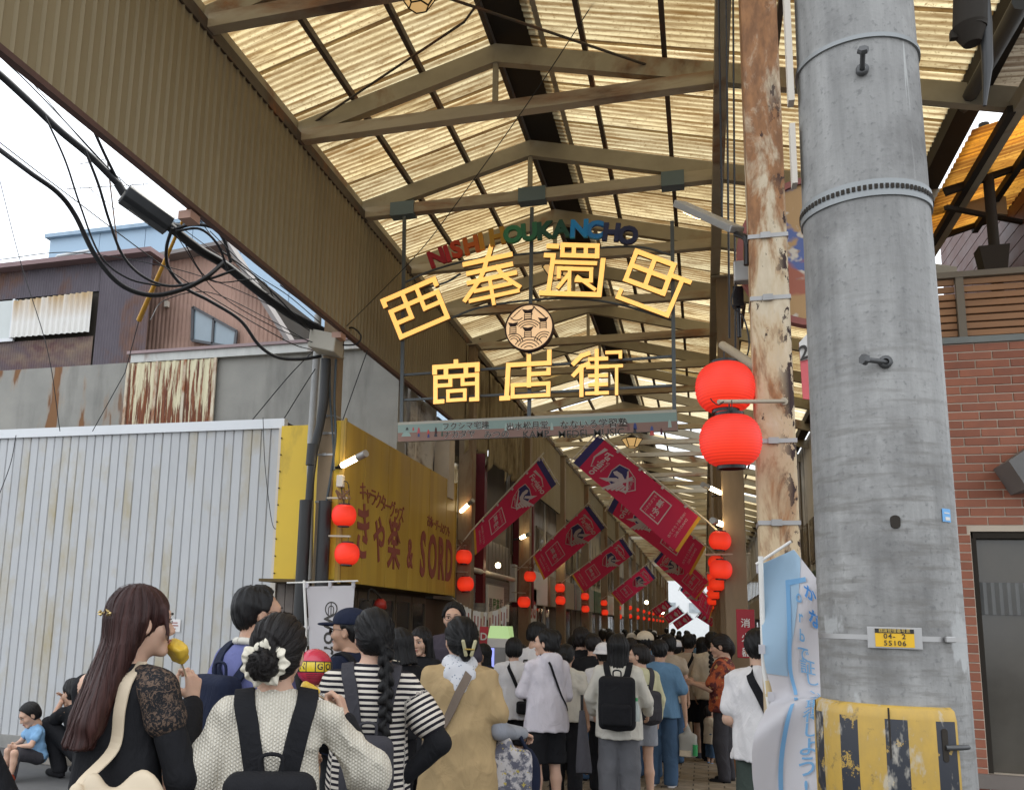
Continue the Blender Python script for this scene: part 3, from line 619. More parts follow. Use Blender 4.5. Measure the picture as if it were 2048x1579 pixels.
NM = ['grey shop front behind the SGSG sign', 'shop front behind the second and third red banners', 'dull brown shop front past the third red banner', 'cream shop front by the fourth red banner']
for i in range(12): front(ys[i], ys[i+1], -1, i, NM[i] if i < 4 else 'narrow distant shop front deep in the arcade')
for i, (a, b_) in enumerate(((12.5, 17), (17.05, 22), (22.05, 28), (28.05, 36), (36.05, 46), (46.05, 60), (60.05, 78), (78.05, 96))): front(a, b_, 1, i+2, ('dark shop front behind the rusty columns' if i < 1 else 'shop front behind the rusty column row'))
# ================================================================== brick building beyond the concrete pole
YBR = 7.9
M_BRK = [mat('brick tile %d' % i, c, .6, var=.14, vs=8, bump=.25, bs=40) for i, c in enumerate(((.33, .12, .07), (.29, .105, .062), (.36, .135, .08)))]
M_GROUT = mat('pale grout', (.60, .51, .41), .9, var=.1)
br = thing('brick_building', 'dark red brick tile building with pale joints and dark window beyond the concrete pole', 'building', (1.5, YBR, 0))
pt = onY(1880, 690, YBR); ZT = pt.z
w0 = onY(1955, 1062, YBR); w1 = onY(1962, 1545, YBR); WX = (w0.x+w1.x)/2; WT = w0.z; WB = w1.z
m = MB(); m.box((1.3, YBR, WT), (4.2, YBR+.3, ZT)); m.box((1.3, YBR, 0), (WX, YBR+.3, WT)); m.box((WX, YBR, 0), (4.2, YBR+.3, WB)); m.build('grout_wall', M_GROUT, br)
CH, BL = .0682, .236
bm = {}
def brick(w):
    k = round(w, 3)
    if k not in bm:
        mm = bpy.data.meshes.new('brick'); q = MB(); w2, h2, t = k/2, .030, .009; e = .002
        q.add([(-w2, 0, -h2), (w2, 0, -h2), (w2, 0, h2), (-w2, 0, h2), (-w2+e, -t, -h2+e), (w2-e, -t, -h2+e), (w2-e, -t, h2-e), (-w2+e, -t, h2-e)], [(4, 5, 6, 7), (0, 1, 5, 4), (1, 2, 6, 5), (2, 3, 7, 6), (3, 0, 4, 7)])
        mm.from_pydata(q.v, [], q.f); mm.materials.append(M_BRK[0]); bm[k] = mm
    return bm[k]
z = ZT-.036; row = 0; nb = 0
while z > .1:
    x = 1.72 + (0 if row % 2 else -BL/2); xe = WX-.004 if z < WT+.02 and z > WB else 2.62
    soldier = abs(z-WT-.04) < CH*.5
    while x < xe:
        step = BL if not soldier else BL*.3
        a, b_ = max(x, 1.5), min(x+step-.008, xe)
        if b_-a > .03 and nb < 300:
            o = link('brick', brick(b_-a), br); o.location = ((a+b_)/2-1.5, rnd.uniform(-.0012, .0012), z); nb += 1
            o.material_slots[0].link = 'OBJECT'; o.material_slots[0].material = rnd.choice(M_BRK)
        x += step
    z -= CH; row += 1
m = MB(); m.box((WX, YBR+.1, WB), (4.2, YBR+.12, WT)); w_ = m.build('window', mat('dark shop glass', (.085, .075, .06), .15, spec=.5, var=.25, vs=2), br)
m = MB(); m.box((WX+.02, YBR+.02, WT-.05), (4.2, YBR+.1, WT-.003)); m.box((WX+.001, YBR+.02, WB), (WX+.04, YBR+.098, WT-.05)); m.build('frame', M_DARK, w_)
m = MB(); n = 30; m.add([(WX+.05+.5*i/n*1.6, YBR+.09-(.012 if i % 2 else 0), zz) for zz in (WT-.62, WT-.38) for i in range(n+1)], [(i, i+1, n+2+i, n+1+i) for i in range(n)]); m.build('blind', mat('grey blind', (.16, .16, .155), .6), w_)
m = MB(); m.box((1.3, YBR-.06, WB-.10), (4.2, YBR-.002, WB-.0)); m.build('sill', mat('stone sill', (.2, .17, .15), .7), br)
m = MB(); m.box((1.3, YBR-.03, ZT), (4.2, YBR+.3, ZT+.05)); m.build('coping', mat('grey coping', (.22, .24, .23), .6), br)
# timber slat balcony fence on top
M_SLAT = mat('brown slat', (.36, .19, .095), .6, var=.25, vs=4, stretch=(.3, 1, 3))
M_FR = mat('taupe frame', (.20, .17, .13), .6, var=.1)
sf = thing('slat_fence', 'balcony fence of horizontal brown timber slats in a taupe frame above the brick wall', 'fence', (1.7, YBR, ZT+.05))
fz0 = ZT+.06; fz1 = onY(1990, 545, YBR).z-.02
n = 8; hh = (fz1-fz0)/n; px = onY(1923, 620, YBR).x; cx = px-.18
for i in range(n):
    z0 = fz0+i*hh+.012
    m = MB(); m.box((px+.03, YBR+.03, z0), (4.2, YBR+.055, z0+hh*.78)); m.build('slat', M_SLAT, sf, bevel=.003)
    m = MB(); m.box((cx, YBR+.03, z0), (px-.03, YBR+.055, z0+hh*.78)); m.build('slat', M_SLAT, sf, bevel=.003)
    m = MB(); m.box((cx-.03, YBR+.06, z0), (cx-.004, YBR+1.6, z0+hh*.78)); m.build('slat', M_SLAT, sf, bevel=.003)
for x in (px-.028, 2.9, 3.6):
    m = MB(); m.box((x, YBR-.005, fz0-.01), (x+.056, YBR+.028, fz1)); m.build('post', M_FR, sf)
m = MB(); m.box((cx-.05, YBR-.01, fz1+.002), (4.2, YBR+.08, fz1+.05)); m.box((cx-.05, YBR+.081, fz1+.002), (cx+.02, YBR+1.6, fz1+.05)); m.build('rail', M_FR, sf)
m = MB(); m.box((cx+.1, YBR+.35, fz0), (4.2, YBR+.4, fz1-.05)); m.build('inner_panel', M_WOODD, sf)
m = MB(); m.box((cx+.01, YBR+.42, fz0), (cx+.05, YBR+1.6, fz1-.05)); m.build('inner_panel', M_WOODD, sf)
# boarded dark red wall of the upper storey
XW = 2.75
bw = thing('boarded_wall', 'upper wall of dark reddish horizontal boards above the timber balcony', 'wall', (XW, YBR, fz1))
M_BRD = mat('red brown board', (.13, .055, .042), .55, var=.15, vs=3)
for i in range(20):
    m = MB(); m.box((XW, YBR+.15, fz1-.9+i*.13), (XW+.03, YBR+3.6, fz1-.9+i*.13+.12)); m.build('board', M_BRD, bw)
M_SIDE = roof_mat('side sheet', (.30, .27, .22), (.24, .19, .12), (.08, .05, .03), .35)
# lean-to of orange sheets, its frame, and the ribbed wall behind
oc = thing('lean_to_canopy', 'sunlit orange translucent corrugated lean-to canopy on dark purlins', 'canopy', (2.2, YBR, 5))
def ocorr(y0, y1):
    n = int((y1-y0)/.076)*4; m = MB(); vs = []
    for j in range(2):
        x = 1.97+j*1.3
        for i in range(n+1): vs.append((x, y0+(y1-y0)*i/n, 5.265+j*.335+.01*math.sin(2*math.pi*i/4)))
    m.add(vs, [(i, i+1, n+2+i, n+1+i) for i in range(n)], True); return m
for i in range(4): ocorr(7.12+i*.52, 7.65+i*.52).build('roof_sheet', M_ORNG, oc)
for x in (2.16, 2.52, 2.95):
    m = MB(); m.bar((x, 6.9, 5.26+(x-2.12)*.26), (x, 9.3, 5.26+(x-2.12)*.26), .05, .06); m.build('purlin', M_DARK, oc)
for y in (8.1, 9.22):
    m = MB(); m.bar((2.0, y, 5.24), (3.25, y, 5.62), .05, .07); m.build('rafter', M_DARK, oc)
m = MB(); m.bar((2.0, 8.1, 5.1), (3.2, 9.2, 5.25), .035); m.build('brace', M_DARK, oc)
so = thing('side_roof', 'dim grey brown corrugated side roof beyond the gutter above the street lamp', 'roof', (2.6, 5, 5.6))
for i in range(8):
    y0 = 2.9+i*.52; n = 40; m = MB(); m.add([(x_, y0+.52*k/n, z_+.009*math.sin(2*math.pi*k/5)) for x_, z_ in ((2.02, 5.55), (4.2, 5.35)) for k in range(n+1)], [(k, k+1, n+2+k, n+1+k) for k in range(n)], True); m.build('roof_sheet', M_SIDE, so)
for x_ in (2.5, 3.1):
    m = MB(); m.box((x_, 2.9, 5.43-(x_-2)*.09), (x_+.05, 7.0, 5.49-(x_-2)*.09)); m.build('purlin', M_DARK, so)
rw = thing('ribbed_wall', 'ochre ribbed metal wall glimpsed under the orange canopy', 'wall', (2.6, 13, 0))
ribbed(1.7, 4.6, cz(3.2), cz(5.65), 12.4, .11, .02).build('ribbed_sheet', mat('ochre sheet', (.34, .26, .12), .6, var=.15), rw)
rl = thing('rooftop_spotlight', 'boxy dark downpipe hopper at the corner of the boarded wall', 'rain hopper', (2.6, YBR+.3, 5))  # unlit rain hopper with its downpipe, not a lamp
p = onY(1985, 520, YBR+.2)
m = MB(); m.prism([(-.08, -.11), (.08, -.11), (.11, .1), (-.11, .1)], (p.x, YBR+.12, p.z), (1, 0, 0), (0, 0, 1), (0, .16, 0)); m.build('hopper', M_DARK, rl)
m = MB(); m.tube([(p.x+.02, YBR+.2, p.z+.1), (p.x+.02, YBR+.2, p.z+1.2)], .04, 10); m.tube([(p.x+.02, YBR+.2, p.z-.11), (p.x+.02, YBR+.2, p.z-.4)], .045, 10); m.build('pipe', M_DARK, rl)
# grey awning corner on the bricks
p = onY(2010, 930, YBR-.2)
aw = thing('awning_box', 'corner of a small grey awning fixed to the brick wall', 'awning', p)
m = MB(); m.prism([(0, 0), (.25, .18), (.7, .22), (.7, -.1), (.1, -.2)], (p.x-.03, YBR-.4, p.z), (1, 0, 0), (0, 0, 1), (0, .38, 0)); m.build('hood', mat('awning grey', (.18, .175, .17), .6), aw)
# ================================================================== concrete pole
PC = Vector((.4455, 2.6, 0)); PR = .1635
b = NB('pole concrete'); v = b.vec((1, 1, .12), rand=False); n1 = b.noise(v, 16, 7, .65); n2 = b.noise(b.vec(rand=False), 3., 7, .65); n3 = b.noise(b.vec((1, 1, 8), rand=False), 7, 4); n4 = b.noise(b.vec(rand=False), 70, 4)
sep = b.n('SeparateXYZ', Vector=b.n('TexCoord').outputs['Object'])
c = b.mix(b.rng(n1, .25, .75), (.18, .177, .17), (.38, .372, .355)); c = b.mix(b.rng(n2, .48, .70, 0, .8), c, (.115, .11, .105)); c = b.mix(b.rng(n4, .58, .72, 0, .5), c, (.09, .09, .09))
c = b.mix(b.math('MULTIPLY', b.rng(n3, .5, .65), b.rng(sep.outputs[2], 2.7, 1.9, 0, .65)), c, (.15, .14, .125))
c = b.mix(b.math('MULTIPLY', b.rng(b.noise(b.vec((1, 1, .05), rand=False), 30, 3), .66, .72), b.rng(sep.outputs[2], 2.7, 3.1)), c, (.5, .5, .48))
c = b.mix(b.math('MULTIPLY', b.rng(b.noise(b.vec((1, 1, .6), rand=False), 6, 5), .63, .66), b.rng(sep.outputs[2], 1.9, 1.5)), c, (.40, .40, .39))
M_POLE = b.done(b.bsdf(c, b.rng(n2, .3, .7, .55, .8), 0, .4, b.math('ADD', n1, n4), .003, .5))
up = thing('utility_pole', 'thick grey concrete utility pole with a yellow and black guard', 'utility pole', PC)
m = MB(); m.lathe(PC, [(PR+.012, 0), (PR+.004, 1.4), (PR-.012, 3.4), (PR-.05, 9)], 64); m.build('shaft', M_POLE, up)
M_BAND = mat('dull band', (.27, .28, .28), .5, .5, var=.15)
dcam = (Vector((0, 0, 0))-PC); dcam.z = 0; A0 = math.atan2(dcam.y, dcam.x)
def pang(px, z): # angle round the pole where the picture column px meets its surface
    best = min(range(-90, 91), key=lambda a: abs(scr(PC+Vector((math.cos(A0+R(a))*PR, math.sin(A0+R(a))*PR, z)))[0]-px)); return A0+R(best)
def scr(p):
    d = Vector(p)-Vector((0, 0, EYE)); zz = d.dot(_F); return (830+1830*d.dot(_R)/zz, 912-1830*d.dot(_U)/zz)
def ring(z, h, r, nm, mt, n=64): m = MB(); m.lathe(PC+Vector((0, 0, z)), [(r-.006, 0), (r, .0), (r, h), (r-.006, h)], n, smooth=False); return m.build(nm, mt, up)
ring(3.155, .012, PR-.004, 'wire_band', M_BAND)
ring(2.705, .045, PR-.001, 'slotted_band', M_BAND)
m = MB()
for i in range(0, 44, 1):
    a = A0+R(-100+i*4.6); c_ = PC+Vector((math.cos(a), math.sin(a), 0))*(PR+.0005); t_ = Vector((-math.sin(a), math.cos(a), 0)); n_ = Vector((math.cos(a), math.sin(a), 0))
    m.obox(c_+Vector((0, 0, 2.722))-t_*.0042, t_*.0084, n_*.0012, (0, 0, .013))
m.build('slots', M_DARK, up, kind='stuff')
def on_pole(px, py, out=0.):
    """point of the pole's surface seen at a picture position"""
    best = None
    for a in range(-80, 81):
        n_ = Vector((math.cos(A0+R(a)), math.sin(A0+R(a)), 0)); q = PC+n_*PR
        d = ray(px, py); t = (q-Vector((0, 0, EYE))).dot(n_)/d.dot(n_); h = Vector((0, 0, EYE))+d*t
        e = ((h-q)-Vector((0, 0, (h-q).z))).length
        if best is None or e < best[0]: best = (e, n_, Vector((q.x, q.y, h.z)))
    return best[2]+best[1]*out, best[1]
M_BOLT = mat('bolt steel', (.10, .10, .10), .5, .6, var=.2)
for px, py, dx in ((1725, 140, 0), (1770, 724, -.9)):
    q, n_ = on_pole(px, py); t_ = Vector((-n_.y, n_.x, 0)); dirv = (n_*.55 + t_*(dx) + Vector((0, 0, .3 if dx == 0 else .02))).normalized()
    L = .055 if dx else .05
    m = MB(); m.tube([q-dirv*.02, q+dirv*L], .0065, 10); m.lathe(q+dirv*L, [(0, .012), (.013, .012), (.0145, .006), (.0145, 0), (0, 0)], 6, dirv, False); m.lathe(q-n_*.004, [(.016, 0), (.016, .01), (.008, .012)], 14, n_); m.build('step_bolt', M_BOLT, up)
# number plate
q, n_ = on_pole(1790, 1275, .004); t_ = Vector((0, 0, 1)).cross(n_).normalized(); zz = Vector((0, 0, 1))
pl = thing('number_plate', 'small yellow number plate in a metal frame strapped to the concrete pole', 'number plate', q)
W, H = .082, .042
def slab(m, w, h, z0, z1, ox=0, oz=0): return m.obox(q+t_*(ox-w/2)+zz*(oz-h/2)+n_*z0, t_*w, zz*h, n_*(z1-z0))
slab(MB(), .115, .05, .0, .003).build('metal_plate', M_STRAP, pl, bevel=.001)
slab(MB(), W, H, .0035, .005).build('yellow_face', mat('plate yellow', (.72, .42, .02), .4, var=.04), pl)
slab(MB(), W, .010, .0055, .006, 0, H/2-.005).build('black_strip', mat('plate black', (.02, .018, .015), .4), pl)
M_INK = mat('ink', (.035, .03, .025), .5, var=.05)
for body, oz, s_, mt in (('04-  2', .0035, .0165, M_INK), ('55106', -.0125, .0165, M_INK), ('標識管理番号票', H/2-.005, .0095, mat('plate gold', (.6, .42, .1), .5))):
    m = MB(); put_text(m, body, q+zz*oz+n_*.0062, t_, zz, s_, .0004, bold=.012 if mt is M_INK else 0, space=1.18 if mt is M_INK else 1.0); m.build('lettering', mt, pl)
m = MB(); pts = []
for i in range(40):
    a = A0+R(-95+i*190/39); pts.append(PC+Vector((math.cos(a)*(PR+.003), math.sin(a)*(PR+.003), q.z)))
mid = [p for p in pts]
vs = []; 
for p in pts: vs += [p-zz*.006, p+zz*.006]
m.add(vs, [(2*i, 2*i+2, 2*i+3, 2*i+1) for i in range(39)], True); m.build('steel_strap', M_STRAP, pl)
bq, bn = on_pole(1893, 1278, .006); m = MB(); bt = zz.cross(bn); m.obox(bq-bt*.014-zz*.007, bt*.028, zz*.014, bn*.008); m.build('strap_buckle', M_STRAP, pl, bevel=.002)
# plug, sticker
q, n_ = on_pole(1790, 1043, 0); pg = thing('rubber_plug', 'black rubber plug in the concrete pole', 'plug', q)
t_ = zz.cross(n_); m = MB(); m.prism([(math.cos(a)*.011, math.sin(a)*.009+(.007 if math.sin(a) >= 0 else -.007)) for a in [i*math.pi/12 for i in range(24)]], q-n_*.002, t_, zz, n_*.006); m.build('plug_face', M_DARK, pg, bevel=.001)
q, n_ = on_pole(1891, 1030, .001); st = thing('blue_sticker', 'small light blue sticker peeling on the edge of the concrete pole', 'sticker', q); t_ = zz.cross(n_)
m = MB(); m.obox(q-t_*.016-zz*.016, t_*.032, zz*.032, n_*.001); m.build('sticker_sheet', mat('sticker blue', (.13, .36, .66), .5, var=.05), st)
m = MB(); m.obox(q-t_*.006-zz*.012+n_*.0012, t_*.018, zz*.008, n_*.0005); m.obox(q-t_*.009+zz*.004+n_*.0012, t_*.02, zz*.003, n_*.0005); m.build('sticker_print', M_WHT, st)
# yellow and black guard: two bulged tiers of sheet
b = NB('guard'); tc = b.n('TexCoord'); sep = b.n('SeparateXYZ', Vector=tc.outputs['Object'])
ang = b.n('Math', _operation='ARCTAN2', i0=sep.outputs[1], i1=sep.outputs[0]).outputs[0]
st_ = b.math('FRACT', b.math('MULTIPLY', b.math('ADD', ang, 10.), 1.72)); zf = sep.outputs[2]
w1_ = b.noise(b.vec(rand=False), 22, 6, .7); w2_ = b.noise(b.vec((1, 1, .5), rand=False), 9, 5, .7)
isb = b.math('MULTIPLY', b.math('LESS_THAN', st_, .44), b.math('MAXIMUM', b.math('MULTIPLY', b.math('GREATER_THAN', zf, 1.155), b.math('LESS_THAN', zf, 1.405)), b.math('MULTIPLY', b.math('GREATER_THAN', zf, .80), b.math('LESS_THAN', zf, 1.065))))
isb = b.math('MULTIPLY', isb, b.rng(w1_, .60, .57))
c = b.mix(b.rng(w2_, .35, .7), (.52, .32, .05), (.36, .235, .06)); c = b.mix(isb, c, (.022, .024, .032)); c = b.mix(b.math('MULTIPLY', b.rng(w2_, .57, .63), .7), c, (.46, .42, .35)); c = b.mix(b.math('MULTIPLY', b.rng(w1_, .60, .66), .6), c, (.10, .08, .05))
M_GRD = b.done(b.bsdf(c, .45, 0, .45, w1_, .002, .3))
gd = thing('pole_guard', 'scuffed yellow and black striped guard wrapped round the foot of the concrete pole', 'pole guard', PC)
GA1 = pang(1906, 1.3); GA0 = GA1-R(215)
def arc_lathe(pr, n=60):
    m = MB(); vs = [(PC.x+r*math.cos(GA0+(GA1-GA0)*i/n), PC.y+r*math.sin(GA0+(GA1-GA0)*i/n), z) for r, z in pr for i in range(n+1)]
    return m.add(vs, [(j*(n+1)+i, j*(n+1)+i+1, (j+1)*(n+1)+i+1, (j+1)*(n+1)+i) for j in range(len(pr)-1) for i in range(n)], True)
for nm, zz0, zz1 in (('upper', 1.12, 1.435), ('lower', .74, 1.085)):
    arc_lathe([(PR-.004, zz0), (PR+.006, zz0), (PR+.016, zz0+.008), (PR+.021, zz0+.03), (PR+.0225, (zz0+zz1)/2), (PR+.021, zz1-.03), (PR+.016, zz1-.008), (PR+.005, zz1), (PR-.004, zz1)]).build('guard_sheet', M_GRD, gd)
arc_lathe([(PR+.009, 1.08), (PR+.006, 1.10), (PR+.009, 1.125)]).build('groove', mat('guard groove', (.45, .29, .05), .5), gd)
for px in (1652, 1783):
    q, n_ = on_pole(px, 1480, .0205); t_ = zz.cross(n_); m = MB(); m.obox(Vector((q.x, q.y, .75))-t_*.002, t_*.004, (0, 0, .68), n_*.0015); m.build('seam', M_DARK, gd)
q, n_ = on_pole(1878, 1487, .0215); t_ = zz.cross(n_); m = MB(); m.prism([(math.cos(a)*.007, math.sin(a)*.007+(.03 if math.sin(a) >= 0 else -.03)) for a in [i*math.pi/8 for i in range(16)]], q, t_, zz, n_*.002); m.build('slot', M_DARK, gd)
m = MB(); m.tube([q+n_*.003-zz*.005, q+n_*.012+t_*.03-zz*.003, q+t_*.055-zz*.003], .006, 8); m.build('hook', M_BOLT, gd)
# dark street lamp hung above, signs hidden behind the pole
q = onY(1945, 100, 3.4)
sl = thing('street_lamp', 'dark street lamp head and bracket hanging at the roof edge above the brick building', 'street lamp', q)
Q = lambda x, y, Y=3.4: onY(x, y, Y)
m = MB(); m.tube([Q(1942, -60), Q(1940, 60)], .055, 14); m.build('lamp_body', M_DARK, sl)
m = MB(); m.tube([Q(1938, 55), Q(1945, 88)], [.06, .03], 12); m.bar(Q(1900, 72), Q(1955, 66), .025, .03); m.build('clamp', M_DARK, sl)
m = MB(); m.tube([Q(1965, -60), Q(1972, 50), Q(1975, 130), Q(1969, 212)], [.016, .02, .018, .006], 10); m.build('arm', mat('lamp arm', (.055, .055, .055), .35, .5), sl)
m = MB(); m.tube([Q(2045, 0, 5), Q(1880, 300, 9)], .05, 8); tag(m.build('drain_pipe', mat('drain grey', (.055, .055, .05), .6)), 'dark sloping drain pipe under the roof edge beside the street lamp', 'pipe')
rs = thing('round_sign', 'round orange and blue painted sign mostly hidden behind the concrete pole', 'sign', (.42, 3.6, 2.9))
c0 = onY(1640, 505, 4.4); rr = .37
b = NB('painted blobs'); v = b.vec(rand=False); c = b.mix(b.rng(b.noise(v, 5.5, 3), .56, .6), (.46, .28, .12), (.10, .14, .33)); c = b.mix(b.rng(b.noise(v, 8, 3), .56, .6), c, (.62, .55, .45)); c = b.mix(b.rng(b.noise(b.vec((1, 1, 2), rand=False), 3, 2), .57, .6), c, (.38, .12, .07))
m = MB(); m.lathe(c0, [(0, 0), (rr-.03, 0), (rr-.03, .03), (0, .03)], 48, (0, -1, 0), False); m.build('painted_face', b.done(b.bsdf(c, .5)), rs)
m = MB(); m.lathe(c0, [(rr-.03, -.01), (rr, -.01), (rr, .045), (rr-.03, .045)], 48, (0, -1, 0), False); m.build('rim', mat('sign rim', (.3, .10, .08), .5), rs)
ns = thing('block_plate', 'pink red plate with the number 21 peeking out behind the concrete pole', 'sign', onY(1600, 735, 4.0))
P3 = [onY(x, y, 4.0) for x, y in ((1598, 685), (1640, 640), (1640, 800), (1606, 797))]
m = MB(); m.add(P3+[p+Vector((0, .012, 0)) for p in P3], [(0, 1, 2, 3), (7, 6, 5, 4), (0, 4, 5, 1), (3, 2, 6, 7), (0, 3, 7, 4)]); m.build('plate', mat('plate pink red', (.62, .12, .13), .45), ns)
m = MB(); m.add([onY(x, y, 3.996) for x, y in ((1598, 685), (1640, 640), (1640, 712), (1601, 722))], [(3, 2, 1, 0)]); m.build('white_field', M_WHT, ns)
m = MB(); put_text(m, '21', onY(1618, 702, 3.99), (1, 0, .35), (-.08, 0, 1), .085, .001, bold=.02); m.build('digits', M_INK, ns)
# cream bracket plate at the pole edge
m = MB(); m.box((.262, 2.56, 2.82), (.276, 2.6, 3.0)); m.box((.262, 2.56, 3.07), (.278, 2.6, 3.6)); tag(m.build('sign_bracket', M_CREAM), 'cream steel sign bracket strapped along the edge of the concrete pole', 'bracket')
# ================================================================== hanging gate sign
YSG = 8.60
def zp(x, y): return (680+x/2.768, 420+y/2.768)
def S(x, y, dy=0.): return onY(*zp(x, y), YSG) + Vector((0, dy, 0))
gs = thing('gate_sign', 'hanging gate sign of glowing yellow characters with a round crest and rainbow letters', 'gate sign', S(1045, 655))
M_FRM = mat('sign frame grey', (.10, .115, .125), .45, .2, var=.08)
m = MB()
for a, b_ in (((352, 30), (336, 1172)), ((1060, -20), (1044, 1140)), ((1838, 55), (1850, 1102))):
    m = MB(); m.bar(S(*a, .03), S(*b_, .03), .035, .03, (0, 1, 0)); m.build('hanger_post', M_FRM, gs)
for a, b_ in (((345, 905), (1850, 800)), ((343, 1045), (1852, 962))):
    m = MB(); m.bar(S(*a, .055), S(*b_, .055), .022, .03, (0, 1, 0)); m.build('frame_bar', M_FRM, gs)
for pts in (((350, 390), (480, 330), (700, 268), (1000, 232), (1300, 205), (1640, 190), (1840, 238)), ((600, 590), (760, 530), (1000, 492), (1250, 478), (1520, 505), (1845, 600)), ((352, 440), (560, 395), (660, 340))):
    m = MB(); m.tube(spline([S(*p, .06) for p in pts], 6), .012, 8); m.build('frame_arc', M_FRM, gs)
for a, b_ in (((275, 15), (405, 0)), ((985, -60), (1135, -75)), ((1778, -150), (1905, -165))):
    p, q = S(*a), S(*b_); z = 5.885
    m = MB(); m.box((p.x, 8.605, z-.075), (q.x, 8.742, z+.075)); m.build('clamp_plate', M_BLUEBR, gs)
G_WARM = glow('sign warm glow', (1., .50, .115), .66, (.75, .5, .2))
M_BRASS = mat('letter return', (.28, .16, .06), .45, .3, var=.1)
KAN = {
 '西': (((338, 723), (275, -118), (-90, -224)), .088, [[(-.02, .85), (-.02, .96), (1, .96), (1, .84)], [(.04, .63), (.04, .04), (.97, .04), (.97, .66), (.04, .66)], [(.36, .96), (.36, .36), (.04, .36)], [(.64, .96), (.64, .42), (.97, .42)]]),
 '奉': (((712, 550), (288, -62), (-45, -278)), .085, [[(.08, .85), (.95, .85)], [(.12, .66), (.93, .66)], [(.1, .48), (.98, .48)], [(.62, 1.08), (.56, .95), (.5, .85), (.42, .66), (.3, .48), (-.02, .16)], [(.66, .66), (.78, .44), (1.02, .2)], [(.2, .29), (.86, .29)], [(.08, .12), (.98, .12)], [(.5, .40), (.5, -.02)]]),
 '還': (((1113, 478), (330, 10), (8, -285)), .08, [[(.02, .04), (.98, .04)], [(.98, .04), (1.03, .70)], [(.12, .95), (.25, .95)], [(.08, .77), (.2, .77), (.13, .04)], [(.35, .98), (.93, .98), (.93, .78), (.35, .78), (.35, .98)], [(.54, .98), (.54, .78)], [(.74, .98), (.74, .78)], [(.22, .64), (.9, .64)], [(.30, .36), (.30, .52), (.84, .52), (.84, .30), (.6, .30)], [(.46, .40), (.30, .16)], [(.48, .52), (.48, .1)], [(.62, .36), (.90, .14)]]),
 '町': (((1532, 497), (285, 105), (105, -285)), .085, [[(.05, .93), (.77, .93), (.77, .38), (.04, .38), (.05, .93)], [(.41, .93), (.41, .38)], [(.05, .66), (.77, .66)], [(.77, .735), (1.14, .735)], [(1.01, .735), (.975, .03), (.02, .03), (.03, .16)]]),
 '商': (((523, 1078), (250, -16), (0, -212)), .10, [[(.03, .82), (.03, .95), (.97, .95), (.97, .82)], [(.5, .95), (.5, 1.06)], [(.28, .95), (.28, .68)], [(.72, .95), (.72, .68)], [(.2, .05), (.05, .05), (.05, .68), (.97, .68), (.97, .05), (.84, .05)], [(.38, .68), (.38, .46), (.05, .46)], [(.65, .68), (.65, .46), (.97, .46)], [(.33, .30), (.70, .30), (.70, .06), (.33, .06), (.33, .30)]]),
 '店': (((903, 1054), (262, -14), (3, -235)), .095, [[(-.01, .03), (.12, .03)], [(.09, .03), (.12, .80), (.98, .80), (.98, 1.06)], [(.55, .80), (.55, .98)], [(.56, .68), (.56, .30)], [(.56, .56), (.97, .56), (.97, .64)], [(.22, .32), (.97, .32), (.97, .05), (.22, .05), (.22, .32)]]),
 '街': (((1298, 1036), (262, -10), (0, -245)), .09, [[(.30, .95), (.16, .90), (0, .74)], [(.30, .72), (.16, .66), (0, .48)], [(.16, .60), (.16, .02)], [(.48, 1.0), (.48, .05)], [(.34, .82), (.68, .82)], [(.30, .64), (.70, .64)], [(.34, .44), (.68, .44)], [(.34, .24), (.68, .24)], [(.28, .05), (.70, .05)], [(.70, .95), (.98, .95), (.98, .84)], [(.70, .64), (1.0, .64)], [(.90, .64), (.90, .02)]]),
}
for ch, ((o, ex, ey), th, strokes) in KAN.items():
    P = lambda a, b_: S(o[0]+ex[0]*a+ey[0]*b_, o[1]+ex[1]*a+ey[1]*b_)
    unit = (P(1, 0)-P(0, 0)).length; w = th*unit; face = MB(); side = MB(); k = 0
    for st in strokes:
        for i in range(len(st)-1):
            p, q = P(*st[i]), P(*st[i+1]); d = (q-p).normalized(); e = w/2-.0004*k
            nx = d.cross(Vector((0, 1, 0))).normalized()
            p2, q2 = p-d*e, q+d*e; f0 = Vector((0, -.05-.0006*k, 0))
            face.obox(p2-nx*e+f0, q2-p2, nx*2*e, (0, .012, 0))
            side.obox(p2-nx*(e-.002)+Vector((0, -.038, 0)), q2-p2, nx*2*(e-.002), (0, .05-.0004*k, 0)); k += 1
    t = gs
    fo = face.build('character', G_WARM, gs); side.build('character_return', M_BRASS, fo)
RAIN = [('N', 548, 282, -19), ('I', 606, 262, -17), ('S', 655, 237, -15), ('H', 738, 214, -12), ('I', 793, 195, -10), ('H', 880, 167, -7), ('O', 965, 156, -5), ('U', 1055, 142, -3), ('K', 1138, 135, -2), ('A', 1230, 126, 0), ('N', 1330, 125, 3), ('C', 1415, 132, 5), ('H', 1506, 145, 8), ('O', 1597, 162, 10)]
RC = [(.20, .008, .015), (.25, .01, .015), (.30, .03, .01), (.33, .07, .01), (.34, .15, .015), (.27, .14, .015), (.025, .13, .06), (.02, .10, .05), (.012, .055, .035), (.01, .05, .035), (.01, .16, .38), (.015, .13, .33), (.016, .022, .06), (.014, .018, .05)]
for (ch, x, y, a), col in zip(RAIN, RC):
    col = tuple(min(1, v_*1.7) for v_ in col)
    m = MB(); ca, sa = math.cos(R(a)), math.sin(R(a))
    put_text(m, ch, S(x, y, -.05), (ca, 0, -sa), (sa, 0, ca), .235, .04, bold=.05); m.build('letter', mat('letter %.3f %.3f %.3f' % col, col, .45, var=.05), gs)
